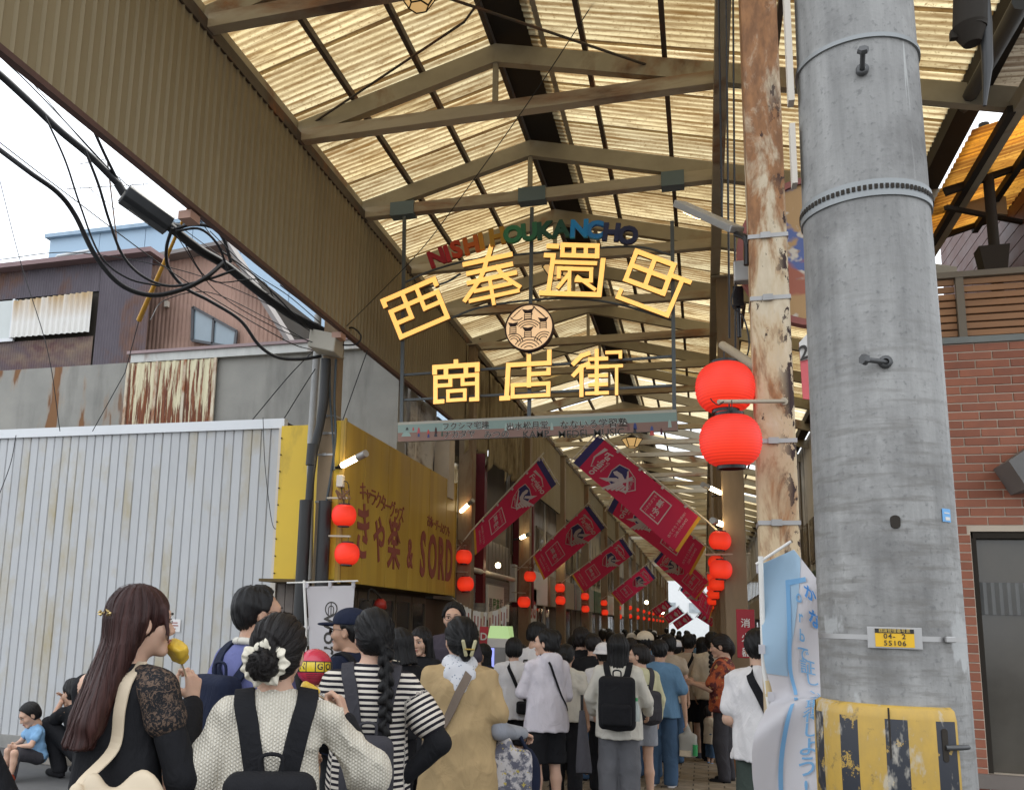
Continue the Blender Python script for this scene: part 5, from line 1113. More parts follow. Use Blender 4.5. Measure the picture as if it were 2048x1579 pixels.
m = MB(); p = wat(0, .48); m.cbox(p+Vector((-.025, 0, 0)), (.06, .02, .025)); m.build('loop_tab', M_NOB, wb_)
# folded one beside the concrete pole
wp = thing('white_banner', 'white and light blue booth banner folded by the wind against the concrete pole', 'banner', onY(1520, 1120, 3.4))
XA = lambda x, y, Y=3.4: onY(x, y, Y)
rows = [((1521, 1128), (1588, 1098), (1640, 1165)), ((1522, 1180), (1596, 1160), (1660, 1210)), ((1524, 1260), (1600, 1255), (1668, 1290)), ((1530, 1330), (1600, 1340), (1680, 1360)), ((1545, 1390), (1610, 1390), (1685, 1400)), ((1528, 1425), (1600, 1400), (1690, 1385)), ((1508, 1470), (1595, 1450), (1690, 1440)), ((1504, 1540), (1590, 1530), (1690, 1520)), ((1515, 1640), (1595, 1640), (1690, 1640)), ((1520, 1800), (1595, 1800), (1690, 1800))]
dep = [3.40, 3.40, 3.40, 3.38, 3.36, 3.30, 3.26, 3.26, 3.3, 3.34]
cols = [[spline([Vector((r_[k][0], r_[k][1], dep[i])) for i, r_ in enumerate(rows)], 5)] for k in range(3)]
def fat(u, v, k=0.):
    n = len(cols[0][0])-1; f = v*n; i = min(int(f), n-1); t = f-i
    q = [c[0][i].lerp(c[0][i+1], t) for c in cols]
    p = (q[0].lerp(q[1], u*2) if u < .5 else q[1].lerp(q[2], u*2-1))
    Yd = p.z + .05*math.sin(u*5.2+v*9)*u + .03*math.sin(v*16+u*4) - k
    return onY(p.x, p.y, Yd)
m = MB(); m.grid(28, 60, lambda a, c: fat(a, c)); o = m.build('cloth', M_NOB, wp)
b = NB('blue patch'); 
m = MB(); m.grid(14, 20, lambda a, c: fat(a*.62*(1-.5*c), .0+c*.36, .004)); m.build('light_blue_panel', mat('cloth pale blue', (.36, .50, .62), .8, var=.06, trans=.3), wp)
def strip(pts, w, nm, mt):
    m = MB(); vs = []
    for i, (u, v) in enumerate(pts): vs += [fat(u-w/2, v, .008), fat(u+w/2, v, .008)]
    m.add(vs, [(2*i, 2*i+1, 2*i+3, 2*i+2) for i in range(len(pts)-1)], True); m.build(nm, mt, wp)
strip([(.36+.0*i, .10+i*.02) for i in range(18)] , .055, 'blue_stripe', M_NOBB)
strip([(.36+.012*i, .46+i*.012) for i in range(7)], .055, 'blue_stripe', M_NOBB)
strip([(.40-.006*i, .56+i*.02) for i in range(20)], .055, 'blue_stripe', M_NOBB)
m = MB(); m.add([fat(.335, .10, .008), fat(.64, .075, .008), fat(.64, .092, .008), fat(.385, .118, .008)], [(0, 1, 2, 3)]); m.build('blue_stripe', M_NOBB, wp)
def vert(body, u, v, du, dv, su, sv, mt, nm, bold=0):
    for i, ch in enumerate(body):
        vs, fs = text_mesh(ch, 1, bold=bold); m = MB(); m.add([fat(u+du*i+x*su, v+dv*i-y*sv, .009) for x, y in vs], fs); m.build(nm, mt, wp)
vert('orbで', .50, .15, .015, .045, .17, .042, M_NOBB, 'blue_letter', .015)
vert('証し、', .60, .32, .035, .042, .20, .048, M_NOBB, 'blue_letter', .012)
vert('World', .75, .43, .012, .020, .15, .036, M_NOBB, 'blue_letter', .012)
vert('を取得しよう!', .70, .54, -.016, .049, .24, .052, M_NOBB, 'blue_letter', .012)
vert('かな', .68, .125, .05, .06, .2, .045, mat('letter mid blue', (.08, .25, .55), .8), 'big_letter', .03)
m = MB(); m.tube([XA(1521, 1112), XA(1528, 1330), XA(1540, 1420), (XA(1542, 1440).x, 3.42, 0)], .009, 10); m.build('pole', M_PPL, wp)
m = MB(); m.tube([XA(1512, 1128), XA(1582, 1082)], .005, 8); m.build('cross_bar', M_PPL, wp)
m = MB(); m.tube([XA(1536, 1360), XA(1539, 1392)], .013, 10); m.build('joint', mat('tan joint', (.5, .38, .2), .5), wp)
for v in (.02, .28, .45): m = MB(); p = fat(0, v); m.cbox(p+Vector((-.004, 0, 0)), (.02, .02, .03)); m.build('loop_tab', M_NOB, wp)
# ================================================================== cables, closure, pole fittings
M_CAB = mat('black cable', (.016, .016, .018), .55, var=.1, rand=False); M_CABG = mat('grey cable', (.05, .065, .075), .5, rand=False)
GC = 'black cables strung to the wall pole'
def cable(pts, w, label, Y0_, Y1_, mt=None, n=7):
    k = len(pts); P = [onY(p[0], p[1], Y0_+(Y1_-Y0_)*i/(k-1)) for i, p in enumerate(pts)]
    m = MB(); m.tube(spline(P, 8), w, n); return tag(m.build('cable', mt or M_CAB), label, 'cable', GC)
cable([(-40, 118), (0, 150), (60, 205), (120, 262), (180, 312), (240, 372)], .033, 'thick black cable bundle coming down to the cable closure', 5.4, 6.6)
cable([(335, 450), (400, 500), (450, 530), (520, 585), (580, 628), (645, 662)], .045, 'thick wrapped cable bundle between the closure and the wall pole', 6.9, 8.3)
cable([(-20, 285), (60, 345), (115, 385), (150, 430), (190, 510), (240, 568), (300, 590), (360, 580), (410, 556), (447, 525)], .022, 'heavy black cable hanging in the lowest deep loop', 5.6, 7.4)
cable([(90, 232), (130, 320), (160, 410), (200, 510), (255, 556), (320, 572)], .009, 'slim cable dropping from the bundle in a long curve', 5.8, 6.8)
cable([(170, 300), (197, 370), (218, 440), (245, 510), (285, 552), (340, 572), (410, 560), (470, 540)], .013, 'middle cable curving under the closure', 6.2, 7.4)
cable([(185, 255), (215, 320), (250, 385), (300, 450)], .014, 'straight cable rising beside the closure to the fascia', 6.2, 6.9)
cable([(-20, 270), (130, 385), (350, 548), (560, 675), (625, 700)], .005, 'thin straight wire under the cable bundle', 5.6, 8.4)
cable([(-20, 95), (60, 170), (160, 275), (240, 362)], .006, 'thin support wire above the bundle', 5.4, 6.6)
cable([(345, 455), (333, 495), (337, 535), (370, 575), (420, 602), (480, 640), (518, 690), (555, 714), (600, 718), (642, 712)], .017, 'cable looping below the closure into the splice box', 6.9, 8.3)
cable([(350, 458), (385, 449), (425, 455), (448, 480), (462, 525)], .016, 'short arched cable leaving the closure', 6.9, 7.3)
cable([(352, 462), (400, 458), (436, 490), (455, 540)], .012, 'second short arched cable leaving the closure', 6.9, 7.3)
cable([(360, 470), (420, 560), (520, 560), (560, 610), (640, 650)], .006, 'thin slack wire along the wrapped bundle', 7., 8.3)
cable([(560, 570), (600, 600), (650, 640)], .006, 'thin wire over the wrapped bundle near the pole', 7.8, 8.3)
cable([(440, 500), (520, 560), (600, 640), (640, 668)], .008, 'loose wire twisting round the wrapped bundle', 7.3, 8.3)
cable([(628, 700), (575, 755), (500, 845)], .006, 'thin service wire slanting down over the mortar wall', 8.4, 9.9)
cable([(630, 738), (600, 785), (565, 842)], .006, 'second thin service wire slanting down over the mortar wall', 8.4, 9.6)
cable([(680, 690), (712, 688), (722, 672), (705, 655), (685, 662)], .009, 'small loop of cable at the fascia corner', 8.35, 8.35)
cable([(735, 700), (710, 770), (680, 855)], .005, 'thin wire dropping beside the pole', 8.4, 8.5)
cable([(1196, -8), (1060, 200), (900, 425), (836, 506), (770, 575), (690, 655)], .004, 'very thin dark wire crossing under the roof to the wall pole', 6.5, 8.3)
cable([(-8, 330), (40, 520), (95, 700), (120, 862)], .005, 'thin wavy wire hanging past the purple house', 8.0, 8.9)
cable([(32, 870), (20, 930), (-10, 1010)], .005, 'thin wire hanging down over the grey ribbed wall', 9.0, 9.0)
cable([(526, 835), (530, 930), (540, 1020), (548, 1055), (560, 1052)], .004, 'thin wire drooping near the grey wall corner', 9.05, 9.05)
cable([(672, 718), (669, 800), (671, 870), (662, 950), (648, 1030)], .013, 'grey cable running down the wall pole', 8.38, 8.38, M_CABG)
cable([(660, 718), (660, 790), (666, 880), (668, 940)], .010, 'second grey cable on the wall pole', 8.37, 8.37, M_CABG)
for i_, (lb_, p_) in enumerate((('wire sagging lowest under the wrapped bundle', [(352, 470), (430, 580), (540, 650), (640, 690)]), ('wire looping above the wrapped bundle', [(420, 462), (500, 540), (575, 590), (640, 645)]), ('wire crossing from the purple house eave', [(-8, 520), (150, 505), (360, 540), (520, 600), (630, 668)]), ('wire dropping from the fascia to the bundle', [(385, 420), (450, 505), (530, 580)]), ('wire curling beside the gable window', [(300, 640), (330, 600), (420, 585), (540, 640), (630, 690)]), ('wire rising over the closure', [(60, 160), (200, 320), (330, 430), (480, 540)]))):
    cable(p_, .0045, 'thin '+lb_, 6.9, 8.2)
cl = thing('cable_closure', 'black box shaped cable closure hanging in the cables against the sky', 'cable closure', onY(290, 420, 6.75))
p, q = onY(248, 388, 6.6), onY(338, 452, 6.95); d = (q-p).normalized(); sdv = d.cross(Vector((0, 0, 1))).normalized(); u2 = sdv.cross(d)
m = MB(); m.prism([(-.06, -.085), (.06, -.085), (.085, -.05), (.085, .05), (.06, .085), (-.06, .085), (-.085, .05), (-.085, -.05)], p, sdv, u2, d*(q-p).length); m.build('shell', mat('closure black', (.02, .022, .025), .45), cl, bevel=.008)
m = MB(); m.prism([(-.05, -.07), (.05, -.07), (.06, 0), (-.05, .03)], p-d*.012, sdv, u2, d*.011); m.build('end_cap', M_ALU2, cl)
for s_ in (0, 1): m = MB(); m.tube([(p, q)[s_]-d*.0, (p, q)[s_]+d*(.09 if s_ else -.09)+u2*.05], .04, 10); m.build('gland', M_CAB, cl)
m = MB(); m.tube([p-u2*.1+d*.1, p-u2*.11+d*.3], .006, 6); m.build('latch', M_ALU2, cl)
gr = thing('guy_guard', 'yellow striped guard tube on a guy wire slanting in front of the gable house', 'guy wire', onY(330, 520, 8.0))
a, c_ = onY(378, 412, 7.4), onY(278, 640, 8.2)
m = MB(); m.tube([a, a.lerp(c_, .5), c_], [.012, .022, .03], 10); m.build('tube', mat('guard amber', (.55, .28, .03), .4), gr)
m = MB()
for i in range(5): m.tube([a.lerp(c_, .55+i*.09), a.lerp(c_, .57+i*.09)], .0315, 10)
m = MB(); m.tube([c_, onY(250, 745, 8.6), onY(185, 862, 9.0)], .005, 6); m.build('wire', M_CAB, gr)
sb = thing('splice_box', 'beige plastic splice box with three cable holes on top of the wall pole', 'splice box', onY(655, 690, 8.3))
p, q = onY(626, 682, 8.25), onY(682, 696, 8.3)
m = MB(); m.prism([(-.13, -.09), (-.09, .11), (.09, .11), (.13, 0), (.10, -.10)], p, (0, 1, 0), (0, 0, 1), (q.x-p.x, 0, q.z-p.z)); m.build('case', mat('splice beige', (.36, .33, .27), .5, var=.06), sb, bevel=.012)
for i in range(3): m = MB(); m.lathe(p+Vector((-.001, -.03+.03*i-.04, .05-.05*i)), [(0, .004), (.018, .004), (.02, 0)], 12, (-1, -.3, 0)); m.build('cable_hole', M_CAB, sb)
def pipe(pts, rs, label, mt, Y):
    P = [onY(x, y, Y) for x, y in pts]; m = MB(); m.tube(P, rs, 14); return tag(m.build('conduit', mt), label, 'conduit', 'conduits beside the wall pole')
M_PVC = mat('dark pvc', (.026, .026, .026), .45, var=.12, vs=5); M_PVCL = mat('pale pvc', (.34, .34, .33), .5)
pipe([(652, 718), (648, 800), (640, 850), (628, 900), (622, 950), (618, 1000)], [.05, .05, .045, .045, .04, .04], 'black conduit bending down from the splice box', M_PVC, 8.32)
pipe([(626, 888), (622, 930)], [.058, .055], 'ribbed black joint on the conduit', M_PVC, 8.31)
P = onY(612, 1000, 8.3); m = MB(); m.tube([(P.x, 8.3, P.z), (P.x-.01, 8.3, 0)], .062, 16); tag(m.build('conduit', M_PVC), 'wide dark conduit sleeve standing before the yellow sign, outer of the two', 'conduit', 'conduits beside the wall pole')
P = onY(646, 1000, 8.3); m = MB(); m.tube([(P.x, 8.36, P.z), (P.x-.01, 8.36, 0)], .066, 16); tag(m.build('conduit', M_PVC), 'wide dark conduit sleeve standing against the wall pole', 'conduit', 'conduits beside the wall pole')
pipe([(636, 630), (634, 700), (622, 880), (618, 1160)], .04, 'pale grey pipe rising behind the black conduit', M_PVCL, 8.75)
mb2 = thing('meter_box', 'small white box with dangling wires on the wall pole', 'meter box', onY(683, 965, 8.4)); p = onY(681, 962, 8.38)
m = MB(); m.cbox(p, (.07, .06, .12)); m.build('case', M_CREAM, mb2, bevel=.008)
m = MB(); m.tube(spline([p, p+Vector((.08, 0, -.02)), p+Vector((.1, 0, -.2)), p+Vector((.08, 0, -.3))], 5), .005, 5); m.tube(spline([p, p+Vector((.03, 0, -.16)), p+Vector((.07, 0, -.3))], 5), .005, 5); m.build('wire', M_CAB, mb2)
# things beyond the mortar wall: pipes, torn white tarp, cream post
for i, (x, w_) in enumerate(((806, .045), (818, .05), (829, .035))):
    p = onX(x, 870, -3.62); m = MB(); m.tube([(p.x, p.y, 3.3), (p.x, p.y, 4.65)], w_, 10); tag(m.build('wall_pipe', (M_PVCL, M_CREAM, M_CREAM)[i]), ('pale pipe', 'cream pipe', 'thin cream pipe')[i]+' in the gap past the mortar wall', 'pipe', 'pipes past the mortar wall')
tag(drape(11.0, 12.3, 3.45, 4.55, -3.60, .05, 9, 21, lambda a: .12*math.sin(a*7)).build('torn_tarp', M_WCLOTH, solid=.004), 'torn whitish tarp hanging between the mortar wall and the cream post', 'tarp')
m = MB(); m.box((-3.62, 12.33, 3.3), (-3.40, 12.62, 4.2)); tag(m.build('cream_post', mat('cream post', (.52, .45, .36), .8, var=.12)), 'cream square post end standing over the far end of the yellow sign', 'post')
m = MB(); m.box((-3.95, 10.75, 3.2), (-3.9, 13, 4.7)); tag(m.build('dark_recess', M_DARK), 'dark recess wall behind the torn tarp and pipes', 'wall')
# ================================================================== people: one blended surface per body, garment and head of hair
f32 = np.float32
def rc(a, b, ra, rb):
    a = np.array(a, f32); b = np.array(b, f32); ba = b-a; L = float(ba@ba)+1e-9; rm = max(ra, rb)
    def fn(x, y, z):
        px, py, pz = x-a[0], y-a[1], z-a[2]
        h = np.clip((px*ba[0]+py*ba[1]+pz*ba[2])/L, 0, 1)
        return np.sqrt((px-ba[0]*h)**2+(py-ba[1]*h)**2+(pz-ba[2]*h)**2) - (ra+(rb-ra)*h)
    return fn, np.minimum(a, b)-rm, np.maximum(a, b)+rm
def ell(c, r, M=None):
    c = np.array(c, f32); r = np.array(r, f32); rm = float(r.max()) if M is not None else r
    def fn(x, y, z):
        p = [x-c[0], y-c[1], z-c[2]]
        if M is not None: p = [p[0]*M[0][i]+p[1]*M[1][i]+p[2]*M[2][i] for i in range(3)]
        q = [p[i]/r[i] for i in range(3)]; k0 = np.sqrt(q[0]**2+q[1]**2+q[2]**2); k1 = np.sqrt((q[0]/r[0])**2+(q[1]/r[1])**2+(q[2]/r[2])**2)
        return k0*(k0-1)/np.maximum(k1, 1e-6)
    return fn, c-rm, c+rm
def colm(z0, z1, a0, b0, a1, b1, c0=(0, 0), c1=(0, 0)):
    """standing column of oval section from z0 to z1"""
    m = max(a0, a1, b0, b1)+max(abs(v) for v in (*c0, *c1))
    def fn(x, y, z):
        t = np.clip((z-z0)/(z1-z0), 0, 1); a = a0+(a1-a0)*t; b = b0+(b1-b0)*t
        d = (np.sqrt(((x-c0[0]-(c1[0]-c0[0])*t)/a)**2+((y-c0[1]-(c1[1]-c0[1])*t)/b)**2)-1)*np.minimum(a, b)
        return np.maximum(d, np.maximum(z0-z, z-z1))
    return fn, np.array((-m, -m, z0), f32), np.array((m, m, z1), f32)
def rbox(c, h, r, M=None):
    """rounded box"""
    c = np.array(c, f32); rm = float(np.linalg.norm(h))+r
    def fn(x, y, z):
        p = [x-c[0], y-c[1], z-c[2]]
        if M is not None: p = [p[0]*M[0][i]+p[1]*M[1][i]+p[2]*M[2][i] for i in range(3)]
        q = [np.abs(p[i])-h[i]+r for i in range(3)]
        return np.sqrt(np.maximum(q[0], 0)**2+np.maximum(q[1], 0)**2+np.maximum(q[2], 0)**2)+np.minimum(np.maximum(q[0], np.maximum(q[1], q[2])), 0)-r
    return fn, c-rm, c+rm
class Fld:
    def __init__(s, k=.03): s.ops = []; s.k = k
    def u(s, prim, k=None): s.ops.append(('u', prim, s.k if k is None else k)); return s
    def sub(s, prim, k=.01): s.ops.append(('s', prim, k)); return s
    def cut(s, fn): s.ops.append(('c', fn, 0)); return s
    def disp(s, fn): s.ops.append(('d', fn, 0)); return s
    def mesh(s, res, lo=None, hi=None):
        us = [o[1] for o in s.ops if o[0] == 'u']; pad = .03
        lo = np.min([p[1] for p in us], axis=0)-pad if lo is None else np.array(lo); hi = np.max([p[2] for p in us], axis=0)+pad if hi is None else np.array(hi)
        n = np.maximum(np.ceil((hi-lo)/res).astype(int)+1, 4)
        ax = [(lo[i]+res*np.arange(n[i])).astype(f32) for i in range(3)]
        D = np.full(n, .3, f32); G = (ax[0][:, None, None], ax[1][None, :, None], ax[2][None, None, :])
        for op, p, k in s.ops:
            if op in 'us':
                m = k+res*2.5+.012
                i0 = np.clip(np.floor((p[1]-m-lo)/res).astype(int), 0, n); i1 = np.clip(np.ceil((p[2]+m-lo)/res).astype(int)+1, 0, n)
                if (i1 <= i0).any(): continue
                sl = tuple(slice(a, b) for a, b in zip(i0, i1)); d = p[0](ax[0][sl[0]][:, None, None], ax[1][sl[1]][None, :, None], ax[2][sl[2]][None, None, :]); c = D[sl]
                if op == 'u':
                    h = np.maximum(k-np.abs(c-d), 0)/max(k, 1e-6); D[sl] = np.minimum(c, d)-h*h*k*.25
                else:
                    d = -d; h = np.maximum(k-np.abs(c-d), 0)/max(k, 1e-6); D[sl] = np.maximum(c, d)+h*h*k*.25
            elif op == 'c': D = np.maximum(D, p(*G)).astype(f32)
            else: D = D+p(*G).astype(f32)
        return nets(D, lo, res)
def nets(D, lo, res):
    s = D < 0; n = np.array(D.shape)-1
    c = [(i, j, k) for i in (0, 1) for j in (0, 1) for k in (0, 1)]
    sh = lambda A, o: A[o[0]:o[0]+n[0], o[1]:o[1]+n[1], o[2]:o[2]+n[2]]
    cnt = sum(sh(s, o).astype(np.int8) for o in c); act = (cnt > 0) & (cnt < 8); I = np.argwhere(act)
    if len(I) == 0: return np.zeros((0, 3)), np.zeros((0, 4), int)
    dv = {o: D[I[:, 0]+o[0], I[:, 1]+o[1], I[:, 2]+o[2]] for o in c}; acc = np.zeros((len(I), 3)); num = np.zeros(len(I))
    for a in c:
        for axi in range(3):
            if a[axi]: continue
            b = list(a); b[axi] = 1; b = tuple(b); da, db = dv[a], dv[b]; m = (da < 0) != (db < 0)
            t = np.where(m, da/np.where(m, da-db, 1), 0); p = np.array(a, float)[None, :].repeat(len(I), 0); p[:, axi] += t
            acc += p*m[:, None]; num += m
    V = (I+acc/num[:, None])*res+lo
    idx = -np.ones(n, int); idx[tuple(I.T)] = np.arange(len(I)); Fs = []
    for axi in range(3):
        o1, o2 = [(1, 2), (2, 0), (0, 1)][axi]
        A = [slice(None)]*3; B = [slice(None)]*3; A[axi] = slice(0, -1); B[axi] = slice(1, None)
        ch = s[tuple(A)] != s[tuple(B)]; E = np.argwhere(ch); E = E[(E[:, o1] > 0) & (E[:, o2] > 0) & (E[:, o1] < n[o1]) & (E[:, o2] < n[o2])]
        fl = s[tuple(A)][tuple(E.T)]
        q = []
        for d1, d2 in ((1, 1), (0, 1), (0, 0), (1, 0)):
            e = E.copy(); e[:, o1] -= d1; e[:, o2] -= d2; q.append(idx[tuple(e.T)])
        q = np.stack(q, 1); q[~fl] = q[~fl][:, ::-1]; Fs.append(q)
    Fq = np.concatenate(Fs); return V, Fq[(Fq >= 0).all(1)]
def np_mesh(name, V, Fq, m, parent, attr=None, smooth_it=0):
    V = np.asarray(V, f32)
    if smooth_it:
        e = np.concatenate([Fq[:, [0, 1]], Fq[:, [1, 2]], Fq[:, [2, 3]], Fq[:, [3, 0]]])
        for _ in range(smooth_it):
            a = np.zeros_like(V); w = np.zeros(len(V), f32)
            for i in range(3): a[:, i] = np.bincount(e[:, 0], V[e[:, 1], i], len(V))+np.bincount(e[:, 1], V[e[:, 0], i], len(V))
            w = np.bincount(e[:, 0], minlength=len(V))+np.bincount(e[:, 1], minlength=len(V)); V = (V*.5+a/np.maximum(w, 1)[:, None]*.5).astype(f32)
    me = bpy.data.meshes.new(name); nf = len(Fq)
    me.vertices.add(len(V)); me.vertices.foreach_set('co', V.ravel()); me.loops.add(nf*4); me.loops.foreach_set('vertex_index', Fq.ravel().astype(np.int32))
    me.polygons.add(nf); me.polygons.foreach_set('loop_start', np.arange(0, nf*4, 4, dtype=np.int32)); me.polygons.foreach_set('use_smooth', np.ones(nf, bool)); me.update(calc_edges=True)
    me.materials.append(m)
    if attr is not None: at = me.attributes.new('flow', 'FLOAT_VECTOR', 'POINT'); at.data.foreach_set('vector', np.asarray(attr, f32).ravel())
    o = link(name, me, parent)
    if parent is not None: KIDS.setdefault(parent.name, []).append(o)
    return o
def folds(seed, amp, kx=(30, 30, 15), n=5):
    """cloth creases: sharp valleys between soft swellings, in two sizes"""
    r = np.random.RandomState(seed); K = r.normal(0, 1, (n, 3))*np.array(kx); ph = r.uniform(0, 6.3, n); Wk = r.normal(0, 1, (n, 3))*9
    def fn(x, y, z):
        t = 0; g = np.sin(7*x+5*z+seed)*np.sin(6*y-8*z+2*seed)*.5+.5
        for i in range(n):
            w = np.sin(Wk[i, 0]*x+Wk[i, 1]*y+Wk[i, 2]*z); b_ = 1-np.abs(np.sin((K[i, 0]*x+K[i, 1]*y+K[i, 2]*z+ph[i])*.5+1.1*w)); t = t + b_*b_*(1./(1+.25*i))
        return -amp*(t/n*2.2-.55)*(.35+.9*g)
    return fn
# ---- materials of people
SKIN = [mat('skin %d' % i, c, .5, var=.06, vs=12, spec=.35, **{'Subsurface__Weight': .12, 'Subsurface__Radius': (.01, .004, .002)}) for i, c in enumerate(((.50, .30, .205), (.56, .35, .25), (.42, .245, .16)))]
def hair_mat(name, c1, c2):
    b = NB(name); a = b.n('Attribute', _attribute_name='flow').outputs['Vector']
    v = b.n('VectorMath', _operation='MULTIPLY', i0=a, i1=(110, 5, 1)).outputs[0]; n1 = b.noise(v, 1., 4, .65); n2 = b.noise(b.n('VectorMath', _operation='MULTIPLY', i0=a, i1=(14, 2, 1)).outputs[0], 1., 3)
    c = b.mix(b.rng(b.math('ADD', b.math('MULTIPLY', n1, .6), b.math('MULTIPLY', n2, .4)), .35, .65), c1, c2)
    return b.done(b.bsdf(c, b.rng(n1, .3, .7, .42, .62), 0, .30, n1, .006, .8))
HAIR = {'black': hair_mat('hair black', (.003, .0027, .003), (.008, .007, .007)), 'soft': hair_mat('hair soft black', (.005, .0038, .0036), (.014, .010, .009)), 'brown': hair_mat('hair red brown', (.014, .005, .0045), (.055, .018, .014))}
def cloth(name, col, rough=.85, weave=1., **kw):
    b = NB('cloth '+name); v = b.vec((1, 1, .6)); n1 = b.noise(v, 9, 4, .5, 1.2); n2 = b.noise(b.vec(), 260, 2); f = b.rng(n1, .25, .75, .90, 1.08)
    cr = b.math('SUBTRACT', 1., b.math('ABSOLUTE', b.math('MULTIPLY', b.math('SUBTRACT', n1, .5), 7.)))      # creases
    h = b.math('ADD', b.math('MULTIPLY', b.math('MAXIMUM', cr, 0.), .5), b.math('MULTIPLY', n2, .12))
    return b.done(b.bsdf(b.mix(1., col, b.n('CombineColor', Red=f, Green=f, Blue=f).outputs[0], 'MULTIPLY'), rough, 0, .2, h, .010, .5))
CL = {}
for nm, c in dict(black=(.012, .012, .014), white=(.68, .66, .66), offwhite=(.60, .57, .50), knit=(.66, .62, .54), purple=(.125, .135, .29), navy=(.012, .016, .035), beige=(.42, .30, .155), tan=(.44, .36, .27), grey=(.13, .13, .14), dgrey=(.05, .048, .055), yellow=(.58, .56, .36), blue=(.12, .23, .36), jeans=(.06, .11, .19), red=(.33, .06, .03), sky=(.22, .40, .62), green=(.05, .065, .055), cream=(.58, .50, .38), lgrey=(.28, .29, .32), pink=(.60, .56, .60), skirt=(.62, .61, .58), mauve=(.06, .05, .065)).items(): CL[nm] = cloth(nm, c)
b = NB('cloth stripes'); a = b.n('Attribute', _attribute_name='flow').outputs['Vector']; sp = b.n('SeparateXYZ', Vector=a)
fr_ = b.math('FRACT', b.math('MULTIPLY', sp.outputs[0], 41.)); CL['stripe'] = b.done(b.bsdf(b.mix(b.math('GREATER_THAN', fr_, .50), (.66, .60, .52), (.018, .016, .022)), .9, 0, .2, b.noise(b.vec(), 260, 2), .002, .3))
b = NB('cloth red pattern'); v = b.vec(); c = b.mix(b.rng(b.noise(v, 11, 4), .46, .54), (.42, .09, .03), (.10, .02, .02)); CL['redpat'] = b.done(b.bsdf(b.mix(b.rng(b.noise(v, 25, 3), .6, .64), c, (.45, .25, .08)), .8))
b = NB('cloth floral'); v = b.vec(); vo = b.n('TexVoronoi', Vector=v, Scale=14.); c = b.mix(b.rng(b.noise(v, 16, 4, .7), .45, .55), (.50, .47, .46), (.10, .10, .13)); c = b.mix(b.rng(vo.outputs['Distance'], .28, .2), c, (.17, .17, .2)); c = b.mix(b.rng(b.noise(v, 34, 2), .64, .67), c, (.45, .36, .08)); CL['floral'] = b.done(b.bsdf(c, .8))
b = NB('cloth dotted'); v = b.vec(); vo = b.n('TexVoronoi', Vector=v, Scale=55.); CL['dots'] = b.done(b.bsdf(b.mix(b.rng(vo.outputs['Distance'], .26, .2), (.60, .60, .62), (.22, .26, .32)), .8))
b = NB('cloth lace'); v = b.vec(); n1 = b.noise(v, 60, 4, .7, 1.5); CL['lace'] = b.done(b.bsdf(b.mix(b.rng(n1, .50, .56), (.010, .010, .012), (.13, .085, .06)), .8, 0, .3, n1, .004, .6))
b = NB('cloth cable knit'); sp = b.n('SeparateXYZ', Vector=b.n('TexCoord').outputs['Object']); xx = b.math('MULTIPLY', sp.outputs[0], 330.); zz_ = b.math('MULTIPLY', sp.outputs[2], 520.)
kn = b.math('MULTIPLY', b.math('ABSOLUTE', b.math('SINE', xx)), b.math('ADD', .6, b.math('MULTIPLY', b.math('SINE', b.math('ADD', zz_, b.math('MULTIPLY', b.math('SINE', xx), 2.))), .4)))
CL['knit'] = b.done(b.bsdf(b.mix(kn, (.52, .47, .38), (.70, .66, .57)), .9, 0, .2, kn, .005, .7))
M_EYEW = mat('eye white', (.6, .56, .52), .3, var=.02); M_IRIS = mat('eye dark', (.012, .008, .006), .2, var=.02); M_LIP = mat('lips', (.36, .12, .10), .45, var=.04); M_SOLE = mat('sole', (.6, .58, .55), .7); M_GLS = mat('spectacle frame', (.02, .018, .018), .3)

J0 = dict(pel=(0, -.005, .90), neck=(0, -.015, 1.405), head=(0, .015, 1.535), LS=(-.165, -.015, 1.325), RS=(.165, -.015, 1.325), LE=(-.215, -.035, 1.09), RE=(.215, -.035, 1.09), LW=(-.225, .045, .86), RW=(.225, .045, .86),
          LH=(-.085, 0, .87), RH=(.085, 0, .87), LK=(-.095, .02, .47), RK=(.095, .02, .47), LA=(-.10, -.02, .085), RA=(.10, -.02, .085), LT=(-.115, .115, .03), RT=(.115, .115, .03))
def hand(d, n, side, curl=.5, grip=False, thumb=.6):
    """five fingered hand at the origin reaching along d, palm facing n; returns a field"""
    d, n = Vector(d).normalized(), Vector(n); n = (n-d*n.dot(d)).normalized(); w = d.cross(n)*side    # w points to the thumb's side
    f = Fld(.009); P = lambda a, b_, c: d*a+w*b_+n*c
    base = [(.078, .030), (.083, .010), (.080, -.010), (.072, -.028)]; ln = [.068, .076, .071, .056]
    for (l, b_), L, i in zip(base, ln, range(4)):
        f.u(rc(P(0, b_*.55, 0), P(l, b_, -.002), .0135, .0105))
        a = curl*(.75+.12*i); p = P(l, b_, 0); ang = a*.55; r_ = .0088-.0005*i
        for sgm, (fr, k) in enumerate(((.45, 1.), (.32, 1.25), (.23, .9))):
            q = p + (d*math.cos(ang)+n*math.sin(ang)+w*b_*.6)*(L*fr); f.u(rc(p, q, r_, r_*.93), .004); p = q; r_ *= .93; ang += a*k
    p = P(.018, .020, .008); q = p+(d*.5+w*.75+n*.45*thumb)*.042; f.u(rc(p, q, .0135, .0105), .012)
    q2 = q+(d*.8+w*(.35-.5*thumb)+n*.35*thumb)*.033; f.u(rc(q, q2, .0102, .009), .004); q3 = q2+(d*.85-w*.35*thumb+n*.3*thumb)*.026; f.u(rc(q2, q3, .009, .0075), .004)
    f.u(rc(P(-.05, 0, 0), P(.01, 0, 0), .022, .019), .015); return f
